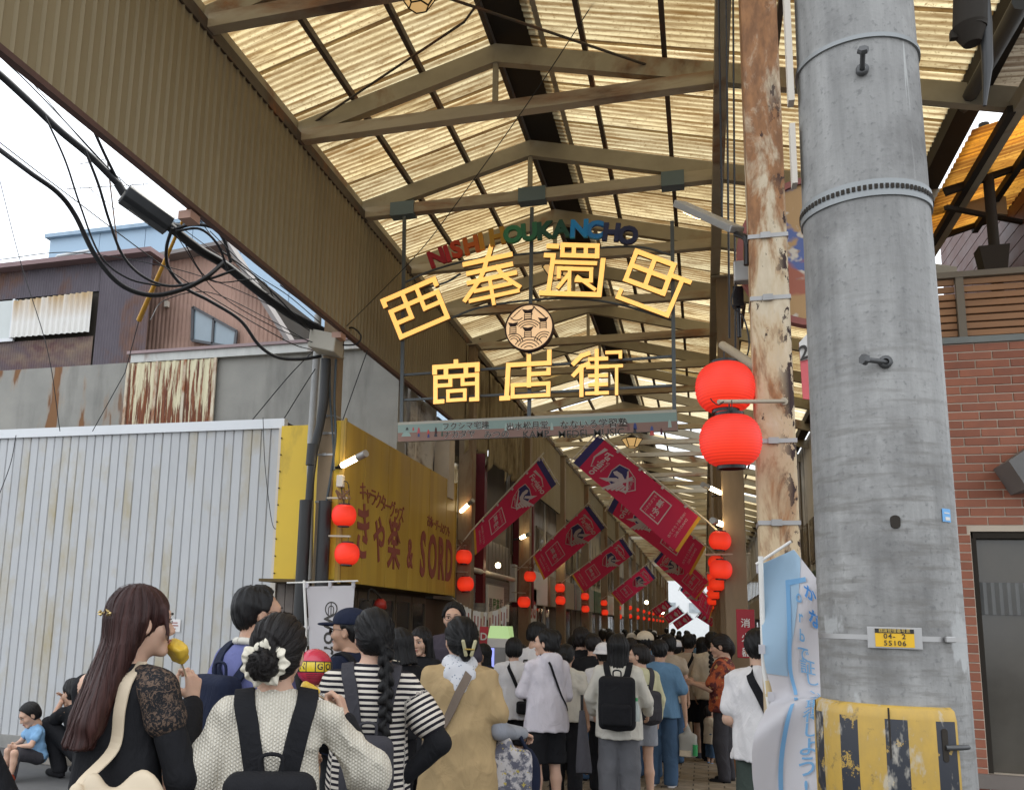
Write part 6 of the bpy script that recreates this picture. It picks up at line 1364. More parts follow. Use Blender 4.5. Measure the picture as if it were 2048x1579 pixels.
def frame(z, up=(0, 1, 0)):
    z = Vector(z).normalized(); x = Vector(up).cross(z).normalized(); y = z.cross(x); return [[x[i], y[i], z[i]] for i in range(3)]

PEOPLE = []
def person(px, py, z, face, label, top=('tee', 'white'), bottom=('trousers', 'black'), hair=('short', 'black'), J=None, head=(0, 0, 0), skin=0, res=1., hs=1.1, build=1., hands=None, group='people walking into the arcade', shoes='black', seed=None, h=None, faced=True, only=None):
    """head top at picture point (px, py) and depth z; face = heading in degrees, 0 walks away along the arcade, turning counter-clockwise; head = yaw, pitch, roll"""
    hd = Vector((0, 0, EYE))+ray(px, py)*(z/1830)
    H = h or hd.z; s = H/1.65; seed = seed if seed is not None else len(PEOPLE)+11
    j0 = {**J0, **(J or {})}; ho_ = Vector((j0['head'][0], j0['head'][1], 0))*((h or hd.z)/1.65); ho_.rotate(Matrix.Rotation(R(face), 3, 'Z')); hd = hd-ho_
    t = thing('person', label, 'person', (hd.x, hd.y, 0), group, R(face)); KIDS.setdefault(t.name, [])
    j = {k: Vector(v) for k, v in J0.items()}
    for k, v in (J or {}).items(): j[k] = Vector(v)
    bw = build; rs = .0125*res
    A = {k: np.array(v, f32) for k, v in j.items()}
    axis = (j['neck']-j['pel']).normalized(); M = frame(axis, (0, 1, 0)) if abs(axis.z) < .985 else None
    along = lambda u, fw=0., sd=0.: np.array(j['pel'].lerp(j['neck'], u)+(Vector((sd, fw, 0))), f32)
    # head matrix
    HM = Matrix.Rotation(R(head[0]), 3, 'Z') @ Matrix.Rotation(R(head[1]), 3, 'X') @ Matrix.Rotation(R(head[2]), 3, 'Y')
    hc = j['head']; k_ = hs
    toB = lambda P: (np.asarray(P)*k_) @ np.array(HM).T + np.array(hc)
    sc = lambda V: np.asarray(V)*s
    sk = SKIN[skin]
    # --- body
    f = Fld(.035)
    f.u(ell(along(.70), (.145*bw, .092*bw, .165), M)); f.u(ell(along(.30), (.122*bw, .085*bw, .15), M)); f.u(ell(along(.0), (.145*bw, .098*bw, .115), M))
    [f.u(rc(A['neck']+np.array((0, -.01, -.055)), A[S_+'S'], .055, .042)) for S_ in 'LR']; f.u(rc(A['neck']-np.array((0, 0, .03)), toB((0, -.015, -.05)), .056*bw**.5, .050))
    for S_, sg in (('L', -1), ('R', 1)):
        f.u(rc(A[S_+'S'], A[S_+'E'], .046*bw, .037)); f.u(rc(A[S_+'E'], A[S_+'W'], .038, .024), .02)
        f.u(rc(A[S_+'H'], A[S_+'K'], .080*bw, .050)); f.u(rc(A[S_+'K'], A[S_+'K']*.62+A[S_+'A']*.38+np.array((0, -.012, 0)), .050, .051), .02); f.u(rc(A[S_+'K']*.62+A[S_+'A']*.38+np.array((0, -.012, 0)), A[S_+'A'], .051, .032), .02)
        f.u(rc(A[S_+'A']-np.array((0, .01, .035)), A[S_+'T'], .034, .026), .02)
    V, Q = f.mesh(rs); Vs = [sc(V)]; Qs = [Q]
    # head as its own finer patch of the same mesh
    g = Fld(.022)
    g.u(ell((0, -.014, .030), (.074, .094, .086))); g.u(ell((0, .030, -.030), (.060, .062, .078))); g.u(rc((-.018, .070, -.092), (.018, .070, -.092), .020, .020)); g.u(ell((0, .066, .028), (.056, .028, .028)))
    g.u(rc((0, .090, .006), (0, .105, -.026), .0085, .0125), .012); g.u(rc((-.011, .096, -.031), (.011, .096, -.031), .0085, .0085), .008)
    for sg in (-1, 1):
        g.u(ell((sg*.045, .060, -.022), (.022, .026, .024))); g.sub(ell((sg*.031, .101, .006), (.017, .012, .011)), .014)
        g.u(ell((sg*.0745, -.006, -.008), (.010, .020, .031)), .006); g.sub(ell((sg*.086, -.004, -.006), (.008, .011, .018)), .004)
    g.u(ell((0, .086, -.055), (.022, .012, .006)), .010); g.u(ell((0, .083, -.067), (.018, .012, .007)), .010); g.sub(ell((0, .103, -.061), (.020, .010, .0028)), .004)
    g.u(rc((0, -.020, -.04), (0, -.028, -.125), .050, .052), .03)
    V, Q = g.mesh(.0065*max(1, res*.8)); Vs.append(sc(toB(V))); Qs.append(Q+len(Vs[0]))
    for S_, sg in (('L', -1), ('R', 1)):
        hp = (hands or {}).get(S_, {}); d = Vector(hp.get('d', j[S_+'W']-j[S_+'E'])); n_ = Vector(hp.get('n', (-sg, .2, 0)))
        V, Q = hand(d, n_, sg if hp.get('flip') is None else -sg, hp.get('curl', .45), thumb=hp.get('thumb', .5)).mesh(.0048*max(1, res*1.1)); off = sum(map(len, Vs))
        Vs.append(sc(V*.95+np.array(j[S_+'W'])+np.array(d.normalized())*.01)); Qs.append(Q+off)
    np_mesh('body', np.concatenate(Vs), np.concatenate(Qs), sk, t)
    if faced:
        m = MB(); mi = MB(); ml = MB(); mb__ = MB()
        hv = lambda p: Vector(toB(np.array(p))*s)
        for sg in (-1, 1):
            c = hv((sg*.031, .0835, .006)); ax_ = (hv((sg*.031, .10, .006))-c).normalized(); up = (hv((sg*.031, .0835, .02))-c).normalized(); rt = ax_.cross(up); r_ = .0115*s*k_
            m.add([c+rt*(1.18*r_*math.cos(a))*math.sin(b_)+up*(.44*r_*math.sin(a)*math.sin(b_))+ax_*(r_*.85*math.cos(b_)) for b_ in (0, .5, 1., 1.57) for a in [i*math.pi/5 for i in range(10)]], [(i*10+q, i*10+(q+1) % 10, i*10+10+(q+1) % 10, i*10+10+q) for i in range(3) for q in range(10)], True)
            mi.lathe(c+ax_*r_*.80, [(r_*.56, 0), (r_*.5, r_*.08), (0, r_*.12)], 12, ax_)
            mb__.tube([hv((sg*(.014+.011*q), .0955-.003*q*q*.6, .0145+.0025*math.sin(q*1.1))) for q in range(4)], .0016*s, 5)
            ml.tube([hv((sg*(.014+.011*q), .0985-.0035*q*q*.6, .031+.004*math.sin(q*.9))) for q in range(4)], [.0026*s, .003*s, .0026*s, .0012*s], 6)
        m.build('eye', M_EYEW, None).parent = t; mi.build('iris', M_IRIS, None).parent = t; ml.build('eyebrow', HAIR['black'], None).parent = t; mb__.build('eyelash', M_IRIS, None).parent = t
        m = MB(); m.tube([hv(p) for p in ((-.020, .0915, -.060), (-.008, .0995, -.0565), (0, .0990, -.058), (.008, .0995, -.0565), (.020, .0915, -.060))], [.0015*s, .0040*s, .0035*s, .0040*s, .0015*s], 8); m.tube([hv(p) for p in ((-.016, .092, -.064), (0, .0975, -.0665), (.016, .092, -.064))], [.002*s, .0046*s, .002*s], 8); m.build('lips', M_LIP, None).parent = t
    # --- garments
    kind, colr = top[0], top[1]; o_ = dict(top[2]) if len(top) > 2 else {}
    fit = o_.get('fit', .022); hem = o_.get('hem', .80); sl = o_.get('sleeve', {'tee': .45, 'long': 1.9, 'none': 0, 'hoodie': 1.9, 'loose': .62}.get(kind, .45)); sr = o_.get('sr', .026 if kind != 'loose' else .045)
    cf = Fld(.03)
    cf.u(ell(along(.70), (.150*bw+fit, .096*bw+fit, .172), M)); [cf.u(rc(A['neck']+np.array((0, -.012, -.050)), A[S_+'S'], .060+fit*.25, .044+fit*.45), .03) for S_ in 'LR']
    if M is None: ha = o_.get('ha', .158*bw+fit+.022); hb = o_.get('hb', .112*bw+fit+.018); cf.u(colm(hem, along(.74)[2], ha, hb, .142*bw+fit, .090*bw+fit), .03)
    else: cf.u(ell(along(.30), (.132*bw+fit, .098*bw+fit, .18), M)); cf.u(ell(along(.02), (.152*bw+fit, .108*bw+fit, .12), M))
    for S_ in 'LR':
        a, e, w = A[S_+'S'], A[S_+'E'], A[S_+'W']
        if sl > 0: u_ = min(sl, 1); cf.u(rc(a, a+(e-a)*u_, .045*bw+sr*.4, .042+sr*(1.15 if sl < 1 else .8)), .025)
        if sl > 1: cf.u(rc(e, e+(w-e)*(sl-1), .040+sr*.8, .030+sr*.8), .02)
    if kind == 'hoodie': cf.u(rc(along(.99, -.075, -.055), along(.99, -.075, .055), .052, .052), .03); cf.u(ell(along(.90, -.105), (.10, .05, .10)), .04); cf.u(rc(along(1.0, .05, -.05), along(1.0, .05, .05), .03, .03), .03)
    cf.sub(ell(along(1.10, .02), (.062, .062, .055)), .012)
    cf.disp(folds(seed, o_.get('fold', .015), o_.get('fk', (30, 30, 14))))
    if M is None: cf.cut(lambda x, y, z: hem-z+.006*np.sin(x*22+seed)+0*y)
    V, Q = cf.mesh(rs*.92); at = None
    if colr == 'stripe':
        at = np.zeros_like(V); best = np.full(len(V), 9.); at[:, 0] = V[:, 2]
        for S_, sg in (('L', -1), ('R', 1)):
            a, e = A[S_+'S'], A[S_+'E']; ba = e-a; q = V-a; hh = (q@ba)/(ba@ba); m_ = (hh > .22) & (V[:, 0]*sg > abs(a[0])*.98); at[m_, 0] = hh[m_]*np.linalg.norm(ba)
    np_mesh({'tee': 't_shirt', 'long': 'long_sleeved_top', 'hoodie': 'hooded_top', 'loose': 'blouse'}.get(kind, 'top'), sc(V), Q, CL[colr] if isinstance(colr, str) else colr, t, at, 1)
    for S_, (u0, u1, ac, ar) in o_.get('arm', {}).items():
        a, e, w = A[S_+'S'], A[S_+'E'], A[S_+'W']; q = Fld(.02); q.u(rc(a+(e-a)*u0, e, .047*bw+ar, .041+ar)); q.u(rc(e, e+(w-e)*u1, .041+ar, .027+ar)); q.disp(folds(seed+9, .006, (22, 22, 22))); V, Q = q.mesh(rs*.9); np_mesh('arm_sleeve', sc(V), Q, CL[ac], t, None, 1)
    if o_.get('lace'):
        a, e = A['RS'], A['RE']; q = Fld(.03); q.u(rc(a+np.array((-.065, 0, .034)), a+np.array((0, 0, .008)), .050, .060)); q.u(rc(a+np.array((0, 0, .005)), a+(e-a)*.30, .062, .070)); q.disp(folds(seed+3, .008, (20, 20, 20))); V, Q = q.mesh(rs*.9); np_mesh('lace_sleeve', sc(V), Q, CL['lace'], t, None, 1)
    if o_.get('scarf'):
        q = Fld(.03); q.u(rc((-.05, -.03, 1.40), (.05, -.03, 1.40), .058, .058)); q.u(ell((0, -.10, 1.345), (.10, .035, .075))); q.u(ell((0, -.125, 1.28), (.055, .025, .06))); q.u(rc((-.06, .06, 1.38), (.06, .06, 1.38), .03, .03)); q.disp(folds(4, .012, (18, 18, 18))); V, Q = q.mesh(rs*.9); np_mesh('scarf', sc(V), Q, CL[o_['scarf']], t, None, 1)
    if o_.get('towel'):
        m = MB(); m.tube([Vector((.074*math.sin(a), -.02+.07*-math.cos(a), 1.405+.012*math.cos(a)))*s for a in [i*math.pi/9 for i in range(19)]], .017*s, 8); m.build('towel', CL[o_['towel']], None).parent = t
    bk, bc = bottom[0], bottom[1]; bo = dict(bottom[2]) if len(bottom) > 2 else {}
    if bk:
        bf = Fld(.03); bfit = bo.get('fit', .016); cutz = {'shorts': .50, 'mini': .60, 'trousers': .05, 'skirt': .30, 'wide': .06}.get(bk, .05); cutz = bo.get('len', cutz)
        bf.u(ell(along(.0), (.150*bw+bfit, .103*bw+bfit, .12), M)); bf.u(ell(along(.16), (.132*bw+bfit, .095*bw+bfit, .1), M))
        if bk == 'skirt': bf.u(colm(cutz, bo.get('top', .92), .24, .20, .150, .112), .03)
        else:
            fl = {'wide': .020, 'shorts': .022, 'mini': .022}.get(bk, .012)
            for S_ in 'LR': bf.u(rc(A[S_+'H'], A[S_+'K'], .078*bw+bfit, .056+bfit+fl)); bf.u(rc(A[S_+'K'], A[S_+'A'], .056+bfit+fl, .048+bfit*.6+fl*1.1), .03)
        bf.disp(folds(seed+50, .012, (24, 24, 16)))
        if bk in ('shorts', 'mini') and M is not None:
            kz = A['LK'], A['RK']; bf.cut(lambda x, y, z: y-float(min(A['LK'][1], A['RK'][1]))+.04+0*x+0*z)
        else: bf.cut(lambda x, y, z: cutz-z+0*x+0*y)
        V, Q = bf.mesh(rs); np_mesh({'skirt': 'skirt', 'shorts': 'shorts', 'mini': 'shorts'}.get(bk, 'trousers'), sc(V), Q, CL[bc], t, None, 1)
    if shoes:
        for S_ in 'LR':
            q = Fld(.02); q.u(rc(A[S_+'A']+np.array((0, -.03, -.045)), A[S_+'T']+np.array((0, .005, .008)), .038, .034)); q.u(rc(A[S_+'A']+np.array((0, -.01, -.03)), A[S_+'A']+np.array((0, 0, .0)), .038, .04)); V, Q = q.mesh(rs)
            np_mesh('shoe', sc(V), Q, CL[shoes], t)
    # --- hair
    hk, hcol = hair[0], hair[1]; ho = dict(hair[2]) if len(hair) > 2 else {}
    if hk:
        hf = Fld(.02); lift = ho.get('lift', .010 if hk == 'short' else .013)
        hf.u(ell((0, -.016, .034), (.076+lift, .095+lift, .086+lift)))
        jag = lambda x, y: .010*np.sin(np.arctan2(x, -y)*23+seed)+.006*np.sin(np.arctan2(x, -y)*41+2*seed)
        pulled = hk in ('bun', 'tail', 'claw', 'half')
        cutter = ell((0, .115, -.03), (.062, .078, ho.get('fringe', .098))); back = None
        if hk in ('short', 'boy', 'bowl'):
            hf.u(ell((0, -.048, -.004), (.058+lift, .050+lift, .066)) if hk == 'short' else ell((0, -.045, -.015), (.074+lift, .062+lift, .075))); hf.sub(cutter, .012)
            if hk == 'short': [hf.sub(ell((sg*.105, .0, -.045), (.045, .075, .062)), .012) for sg in (-1, 1)]
            hf.cut(lambda x, y, z: np.maximum(-(z+.062+jag(x, y)*.8), -(z+.012)-(.012-y)*3.2+0*x) if hk == 'short' else np.maximum(-(z+.07+jag(x, y)), -(z+.0)-(.024-y)*2.2+0*x))
            for sg in (-1, 1): hf.sub(ell((sg*.088, .006, -.025), (.024, .032, .045)), .01)
        elif hk == 'bob':
            hf.u(colm(-.155, .04, .092, .088, .086, .098, (0, -.03), (0, -.018)), .03); hf.sub(ell((0, .095, -.06), (.056, .085, .12)), .02)
        elif hk == 'long':
            hf.u(colm(ho.get('len', -.42), .02, .10, .060, .088, .085, (0, -.105), (0, -.025)), .04); hf.sub(ell((0, .10, -.06), (.056, .085, .12)), .02)
            for sg in (-1, 1): hf.u(rc((sg*.078, .02, .02), (sg*.085, .02, -.20), .022, .02), .02)
        elif pulled:
            hf.u(ell((0, -.05, -.012), (.070+lift, .060+lift, .07))); hf.sub(ell((0, .125, -.03), (.066, .080, .108)), .02)
            for sg in (-1, 1): hf.sub(ell((sg*.088, .0, -.022), (.020, .030, .042)), .01)
            hf.cut(lambda x, y, z: -(z+.075)-np.clip(.02-y, 0, .03)*1.0+0*x)
            bx = ho.get('at', (0, -.125, -.02))
            if hk == 'bun': hf.u(ell(bx, (.052, .042, .050)), .014); hf.disp(lambda x, y, z: np.where((y < bx[1]+.02), .0035*np.sin(14*np.arctan2(x-bx[0], z-bx[2])*.5+np.sqrt((x-bx[0])**2+(z-bx[2])**2)*220), 0))
            if hk == 'tail':
                n_ = 13; pz = [np.array(bx)+np.array((.002*(-1)**i, -.020-.0075*min(i, 7), -.0265*i-.01)) for i in range(n_)]
                for i in range(n_): hf.u(ell(pz[i]+np.array((.010*(-1)**i, 0, 0)), (.026-.0011*i, .025-.0011*i, .030), frame((-.55*(-1)**i, 0, 1))), .006)
                hf.u(rc(pz[-1], pz[-1]-np.array((0, 0, .11)), .015, .006), .01); hf.u(rc((0, -.10, .0), bx, .045, .028), .02)
            if hk == 'claw': hf.u(ell((0, -.115, -.025), (.045, .032, .07)), .02); hf.u(rc((0, -.10, -.08), (.01, -.075, -.15), .022, .006), .02)
            if hk == 'half': 
                hf.u(ell((0, -.085, .02), (.06, .03, .05)), .03); hf.u(colm(ho.get('len', -.5), .0, .112, .045, .078, .055, (-.012, ho.get('by', -.118)), (0, -.055)), .03)
                for sg in (-1, 1): hf.u(rc((sg*.058, -.035, .0), (sg*.075-.01, ho.get('by', -.118)+.02, -.32), .036, .036), .03)
                hf.u(rc((.072, .052, .05), (.088, .068, -.055), .012, .003), .01); hf.u(rc((-.072, .052, .05), (-.085, .07, -.05), .012, .003), .01)
        r = np.random.RandomState(seed); kk_ = r.uniform(0, 6, 4)
        def strand(x, y, z):
            if hk in ('bun', 'tail', 'claw'): ph = np.arctan2(x, z+.02)
            else: ph = np.arctan2(x, -(y+.02))
            return .0020*np.sin(ph*17+kk_[0]+z*6)+.0014*np.sin(ph*31+kk_[1]-z*9)+.0009*np.sin(ph*53+kk_[2]+z*14)+(.0045*np.abs(np.sin(ph*8+z*34+kk_[3]))*np.cos(y*50+kk_[1])+.003*np.sin(x*75+kk_[0])*np.sin(z*70+ph*4) if hk in ('short', 'boy') else (.004*np.sin(ph*23+seed)*np.clip((.06-z)*12, 0, 1) if hk in ('bowl', 'bob', 'long') else 0))
        hf.disp(strand); V, Q = hf.mesh(.0062*max(1, res*.8))
        if hk in ('bun', 'tail', 'claw'): at = np.stack([np.arctan2(V[:, 0], V[:, 2]+.02)*.16, np.hypot(V[:, 0], V[:, 2])+V[:, 1]*.5, np.zeros(len(V))], 1)
        elif hk == 'half': at = np.stack([np.arctan2(V[:, 0]-V[:, 2]*.06, -(V[:, 1]+.02))*.12, V[:, 2], np.zeros(len(V))], 1)
        else: at = np.stack([np.arctan2(V[:, 0], -(V[:, 1]+.02))*.12, V[:, 2], np.zeros(len(V))], 1)
        ho_b = np_mesh('hair', sc(toB(V)), Q, HAIR[hcol], t, at, 1)
        if res < 1:
            from mathutils.kdtree import KDTree
            me = ho_b.data; nv = len(me.vertices); kd_ = KDTree(nv)
            for i_, v_ in enumerate(me.vertices): kd_.insert(v_.co, i_)
            kd_.balance(); rs_ = random.Random(seed); tgt = Vector(toB(np.array(ho.get('at', (0, -.125, -.02))))*s); m = MB(); atr = []
            for q_ in range(420 if hk == 'half' else 300):
                v_ = me.vertices[rs_.randrange(nv)]; p_ = v_.co.copy(); nn = v_.normal.copy(); pts_ = []; off_ = rs_.uniform(.0005, .0030)*(1 if rs_.random() < .9 else 2.2); L_ = rs_.randint(6, 13)
                for st_ in range(L_):
                    pts_.append(p_+nn*off_*math.sin(math.pi*(st_+.6)/L_)); dr = Vector((0, 0, -1)) if hk in ('half', 'long', 'bob') or (p_-tgt).length < .04 else (tgt-p_).normalized()
                    if hk in ('short', 'boy', 'bowl'): dr = Vector((p_.x*2, p_.y*2, -.12))
                    tn = dr-nn*dr.dot(nn)
                    if tn.length < .05: break
                    p2_ = p_+tn.normalized()*.013; co_, ix_, ds_ = kd_.find(p2_)
                    if ds_ > .02: pts_.append(p2_); break
                    p_ = p2_.lerp(co_, .8); nn = me.vertices[ix_].normal.copy()
                if len(pts_) > 3: m.tube(pts_, [.00075]*(len(pts_)-1)+[.0002], 3, False)
            if m.v:
                o = m.build('hair_strands', HAIR[hcol], None, kind='stuff'); o.parent = t
    hat = ho.get('cap')
    if hat:
        q = Fld(.012); q.u(ell((0, -.012, .058), (.093, .112, .082))); q.cut(lambda x, y, z: .040-z-.25*np.minimum(y, 0)*0+0*x); V, Q = q.mesh(.0062*max(1, res*.8)); np_mesh('cap_crown', sc(toB(V)), Q, CL[hat], t, None, 1)
        q = Fld(.01); 
        if ho.get('bucket'): q.u(colm(.015, .06, .125, .145, .095, .112, (0, -.012), (0, -.012))); q.sub(colm(.0, .05, .112, .132, .082, .1, (0, -.012), (0, -.012)), .005)
        else: q.u(ell((0, .125, .040), (.070, .075, .012)))
        V, Q = q.mesh(.0062*max(1, res*.8)); np_mesh('cap_brim', sc(toB(V)), Q, CL[hat], t, None, 1)
    gl = ho.get('glasses')
    if gl:
        hv = lambda p: Vector(toB(np.array(p))*s)
        for sg in (-1, 1):
            m = MB(); n_ = 16; pts = [hv((sg*.033+.025*math.cos(2*math.pi*i/n_), .108-.006*abs(math.cos(2*math.pi*i/n_)+sg*.4), .004+.018*math.sin(2*math.pi*i/n_))) for i in range(n_+1)]
            m.tube(pts, .0018*s, 5); m.tube([hv((sg*.056, .100, .010)), hv((sg*.078, .05, .012)), hv((sg*.080, -.015, .010))], .0016*s, 5)
            if sg > 0: m.tube([hv((-.009, .110, .008)), hv((.009, .110, .008))], .0016*s, 5)
            o = m.build('spectacle_rim', M_GLS, None); o.parent = t
            if gl == 'sun': m = MB(); m.add(pts[:-1], [tuple(range(n_))]); o = m.build('dark_lens', M_GLS, None); o.parent = t
    info = dict(root=t, s=s, A=A, toB=lambda P: toB(P)*s, loc=Vector((hd.x, hd.y, 0)), rz=R(face), cf=cf, HM=HM, rs=rs); PEOPLE.append(info)
    return info
def beside(info, name, label, cat, group=None):
    """a carried thing that shares the carrier's place and heading"""
    t = thing(name, label, cat, info['loc'], group, info['rz']); ORG[t.name] = Vector((0, 0, 0)); KIDS.setdefault(t.name, []); return t
def ribbon(mb, pts, w, th, nrm):
    """flat strap: nrm(i, p) gives its outward direction"""
    pts = [Vector(p) for p in pts]; n = len(pts); vs = []
    for i, p in enumerate(pts):
        d = (pts[min(i+1, n-1)]-pts[max(i-1, 0)]).normalized(); o = Vector(nrm(i, p)).normalized(); o = (o-d*o.dot(d)).normalized(); x = d.cross(o)
        vs += [p-x*w/2, p+x*w/2, p+x*w*.46+o*th, p-x*w*.46+o*th]
    fs = [(i*4+a, i*4+(a+1) % 4, i*4+4+(a+1) % 4, i*4+4+a) for i in range(n-1) for a in range(4)]+[(3, 2, 1, 0), (n*4-4, n*4-3, n*4-2, n*4-1)]
    return mb.add(vs, fs, False)
def on_shirt(info, p, c=(0, 0, 1.2), lift=.006):
    """push a point (1.65 m figure) out along the ray from c until it leaves the garment"""
    c = Vector(c); p = Vector(p); d = (p-c).normalized(); lo = 0.
    ts = np.linspace(0, .45, 181).astype(f32); X, Y_, Z = [c[i]+d[i]*ts for i in range(3)]; D = np.full(len(ts), .3, f32)
    for op, q, k in info['cf'].ops:
        if op == 'u': e = q[0](X, Y_, Z); h_ = np.maximum(k-np.abs(D-e), 0)/max(k, 1e-6); D = np.minimum(D, e)-h_*h_*k*.25
        elif op == 'd': D = D+q(X, Y_, Z)
    i = np.nonzero(D < 0)[0]; t_ = ts[i[-1]] if len(i) else .1
    return (c+d*float(t_+lift))*info['s']
def backpack(info, label, col, size=(.15, .075, .20), z=1.10, y=None, strap=True, pocket=True, trim=None, sw=.055, name='backpack'):
    t = beside(info, name, label, 'backpack', 'backpacks and bags worn in the crowd'); s = info['s']
    yb = -on_shirt(info, (0, -.2, z), (0, 0, z)).y/s if y is None else y; w, d, h = size
    q = Fld(.03); q.u(rbox((0, -yb-d*.9, z), (w, d, h), .05)); q.u(ell((0, -yb-d*1.2, z-.04), (w*.9, d*.95, h*.85)), .04); q.disp(folds(3+len(PEOPLE), .006, (10, 10, 10))); V, Q = q.mesh(.011); np_mesh('main_bag', V*s, Q, col, t, None, 1)
    if pocket: q = Fld(.02); q.u(rbox((0, -yb-d*1.9, z-h*.42), (w*.8, d*.4, h*.42), .03)); q.disp(folds(9, .004)); V, Q = q.mesh(.011); np_mesh('front_pocket', V*s, Q, col, t, None, 1)
    m = MB(); m.tube(spline([Vector(p)*s for p in ((-.035, -yb-d*.5, z+h*.92), (-.03, -yb-d*.6, z+h+.045), (.03, -yb-d*.6, z+h+.045), (.035, -yb-d*.5, z+h*.92))], 5), .007*s, 6); o = m.build('grab_loop', col, None); o.parent = t
    m = MB()
    for dx in (-1, 1): m.tube(spline([Vector(p)*s for p in ((dx*w*.85, -yb-d*1.3, z-h*.3), (dx*w*.8, -yb-d*1.45, z+h*.55), (dx*w*.3, -yb-d*1.3, z+h*.92), (0, -yb-d*1.3, z+h*.95))], 6), .0035*s, 5)
    o = m.build('zip_seam', trim or mat('zip dark', (.03, .03, .032), .4), None); o.parent = t
    if strap:
        for sg in (-1, 1):
            pts = [on_shirt(info, p, c) for p, c in (((sg*.055, -.2, z+h*.85), (sg*.05, 0, z+h*.85)), ((sg*.085, -.2, 1.30), (sg*.08, 0, 1.28)), ((sg*.105, -.15, 1.42), (sg*.10, 0, 1.30)), ((sg*.11, -.02, 1.50), (sg*.105, 0, 1.30)), ((sg*.115, .12, 1.42), (sg*.11, 0, 1.30)), ((sg*.125, .2, 1.25), (sg*.11, 0, 1.25)), ((sg*.13, .2, 1.12), (sg*.11, 0, 1.12)))]
            m = MB(); pp_ = spline(pts, 5); ribbon(m, pp_, sw*s, .012*s, lambda i, p: (p-Vector((p.x*.75, 0, 1.22*s)))); o = m.build('shoulder_strap', col, None, bevel=.002); o.parent = t
    return t
def sling(info, label, col, sg=1, w=.035, bag=None):
    """strap crossing from one shoulder to the other hip (sg = shoulder side), with an optional bag"""
    t = beside(info, 'sling_bag', label, 'bag', 'backpacks and bags worn in the crowd'); s = info['s']
    back = [(sg*.07, -.02, 1.50), (sg*.06, -.16, 1.36), (sg*.0, -.2, 1.24), (-sg*.09, -.2, 1.08), (-sg*.17, -.12, .98), (-sg*.2, 0, .93), (-sg*.15, .14, 1.0), (-sg*.03, .2, 1.16), (sg*.06, .16, 1.36), (sg*.07, .02, 1.50)]
    pts = spline([on_shirt(info, p, (p[0]*.5, 0, min(p[2], 1.32))) for p in back], 5); m = MB(); ribbon(m, pts, w*s, .004*s, lambda i, p: p-Vector((0, 0, p.z-.02))); o = m.build('strap', col, None); o.parent = t
    if bag: c, h_ = bag; q = Fld(.02); q.u(rbox(c, h_, .03)); q.disp(folds(5, .005)); V, Q = q.mesh(.011); np_mesh('pouch', V*s, Q, col, t, None, 1)
    return t
# ================================================================== the crowd, nearest first
BP = CL['black']
def pal(info, v): return Vector(v)*info['s']
# woman eating pineapple
p1 = person(290, 1175, 3.1, -8, 'person with long reddish brown half tied hair eating pineapple from a stick', top=('none', 'black', dict(fit=.012, hem=1.0, sleeve=0, fold=.016, arm=dict(R=(.52, .96, 'black', .014), L=(.0, .96, 'black', .012)), lace=1)), bottom=('skirt', 'skirt', dict(len=.25, top=1.03)), hair=('half', 'brown', dict(len=-.40, by=-.175)), head=(-33, 0, 0), skin=1, hs=.97, build=.86, res=.85,
            J=dict(head=(.035, .025, 1.535), RE=(.235, .04, 1.06), RW=(.085, .25, 1.265), LS=(-.145, -.01, 1.315), LE=(-.165, .05, 1.07), LW=(-.08, .22, 1.0), RS=(.16, -.015, 1.325)), hands=dict(R=dict(d=(-.1, .1, .95), n=(-.9, .1, .1), curl=1.25, thumb=.9)))
m = MB(); m.cbox((0, 0, 0), (.001, .001, .001))
hcl = beside(p1, 'hair_clip', 'small gold leaf hair clip in the long reddish brown hair', 'hair clip')
m = MB(); r_ = random.Random(4)
for i in range(9):
    c = Vector(p1['toB'](np.array((-.045+.016*i, -.125-.012*math.sin(i), .030+.006*math.sin(i*2.1))))); m.lathe(c, [(0, -.005), (.006, 0), (0, .012)], 6, (r_.uniform(-1, 1), -.6, r_.uniform(-.5, 1)))
m.build('leaf', mat('clip gold', (.6, .45, .2), .3, .8), None).parent = hcl
M_PINE = mat('pineapple', (.68, .44, .045), .5, var=.16, vs=30, bump=.4, bs=120, spec=.5); M_STICK = mat('wood stick', (.55, .42, .27), .7)
def skewer(info, a, b_, sz, label, wedge=False):
    t = beside(info, 'pineapple_stick', label, 'food'); a, b_ = Vector(a)*info['s'], Vector(b_)*info['s']; d = (b_-a).normalized()
    m = MB(); m.tube([a, b_], .0032, 8); m.build('stick', M_STICK, None).parent = t
    q = Fld(.01); M_ = frame(d)
    c = b_-d*sz*.4
    q.u(rbox(c, (.030 if wedge else .022, .022, sz), .012, M_)); q.u(rbox(c+d*sz*.3, (.036 if wedge else .024, .024, sz*.6), .012, M_)); q.disp(folds(3, .006, (60, 60, 60)))
    if wedge: q.sub(ell(np.array(c+d*sz*1.0)+np.array((.03, 0, 0)), (.022, .03, .022)), .006)
    V, Q = q.mesh(.0045); np_mesh('fruit', V, Q, M_PINE, t, None, 1)
mo = Vector(p1['toB'](np.array((.004, .118, -.066))))/p1['s']; hd_ = Vector((.065, .255, 1.32)); dd_ = (mo-hd_).normalized()
skewer(p1, hd_-dd_*.05, mo-dd_*.022, .042, 'yellow pineapple wedge on a stick held at the mouth of the long haired person', True)
bg = beside(p1, 'shoulder_bag', 'cream soft leather bag hanging from the shoulder of the long haired person', 'bag', 'backpacks and bags worn in the crowd'); s_ = p1['s']
M_CBAG = mat('cream leather', (.56, .46, .33), .55, var=.06, bump=.2, bs=60)
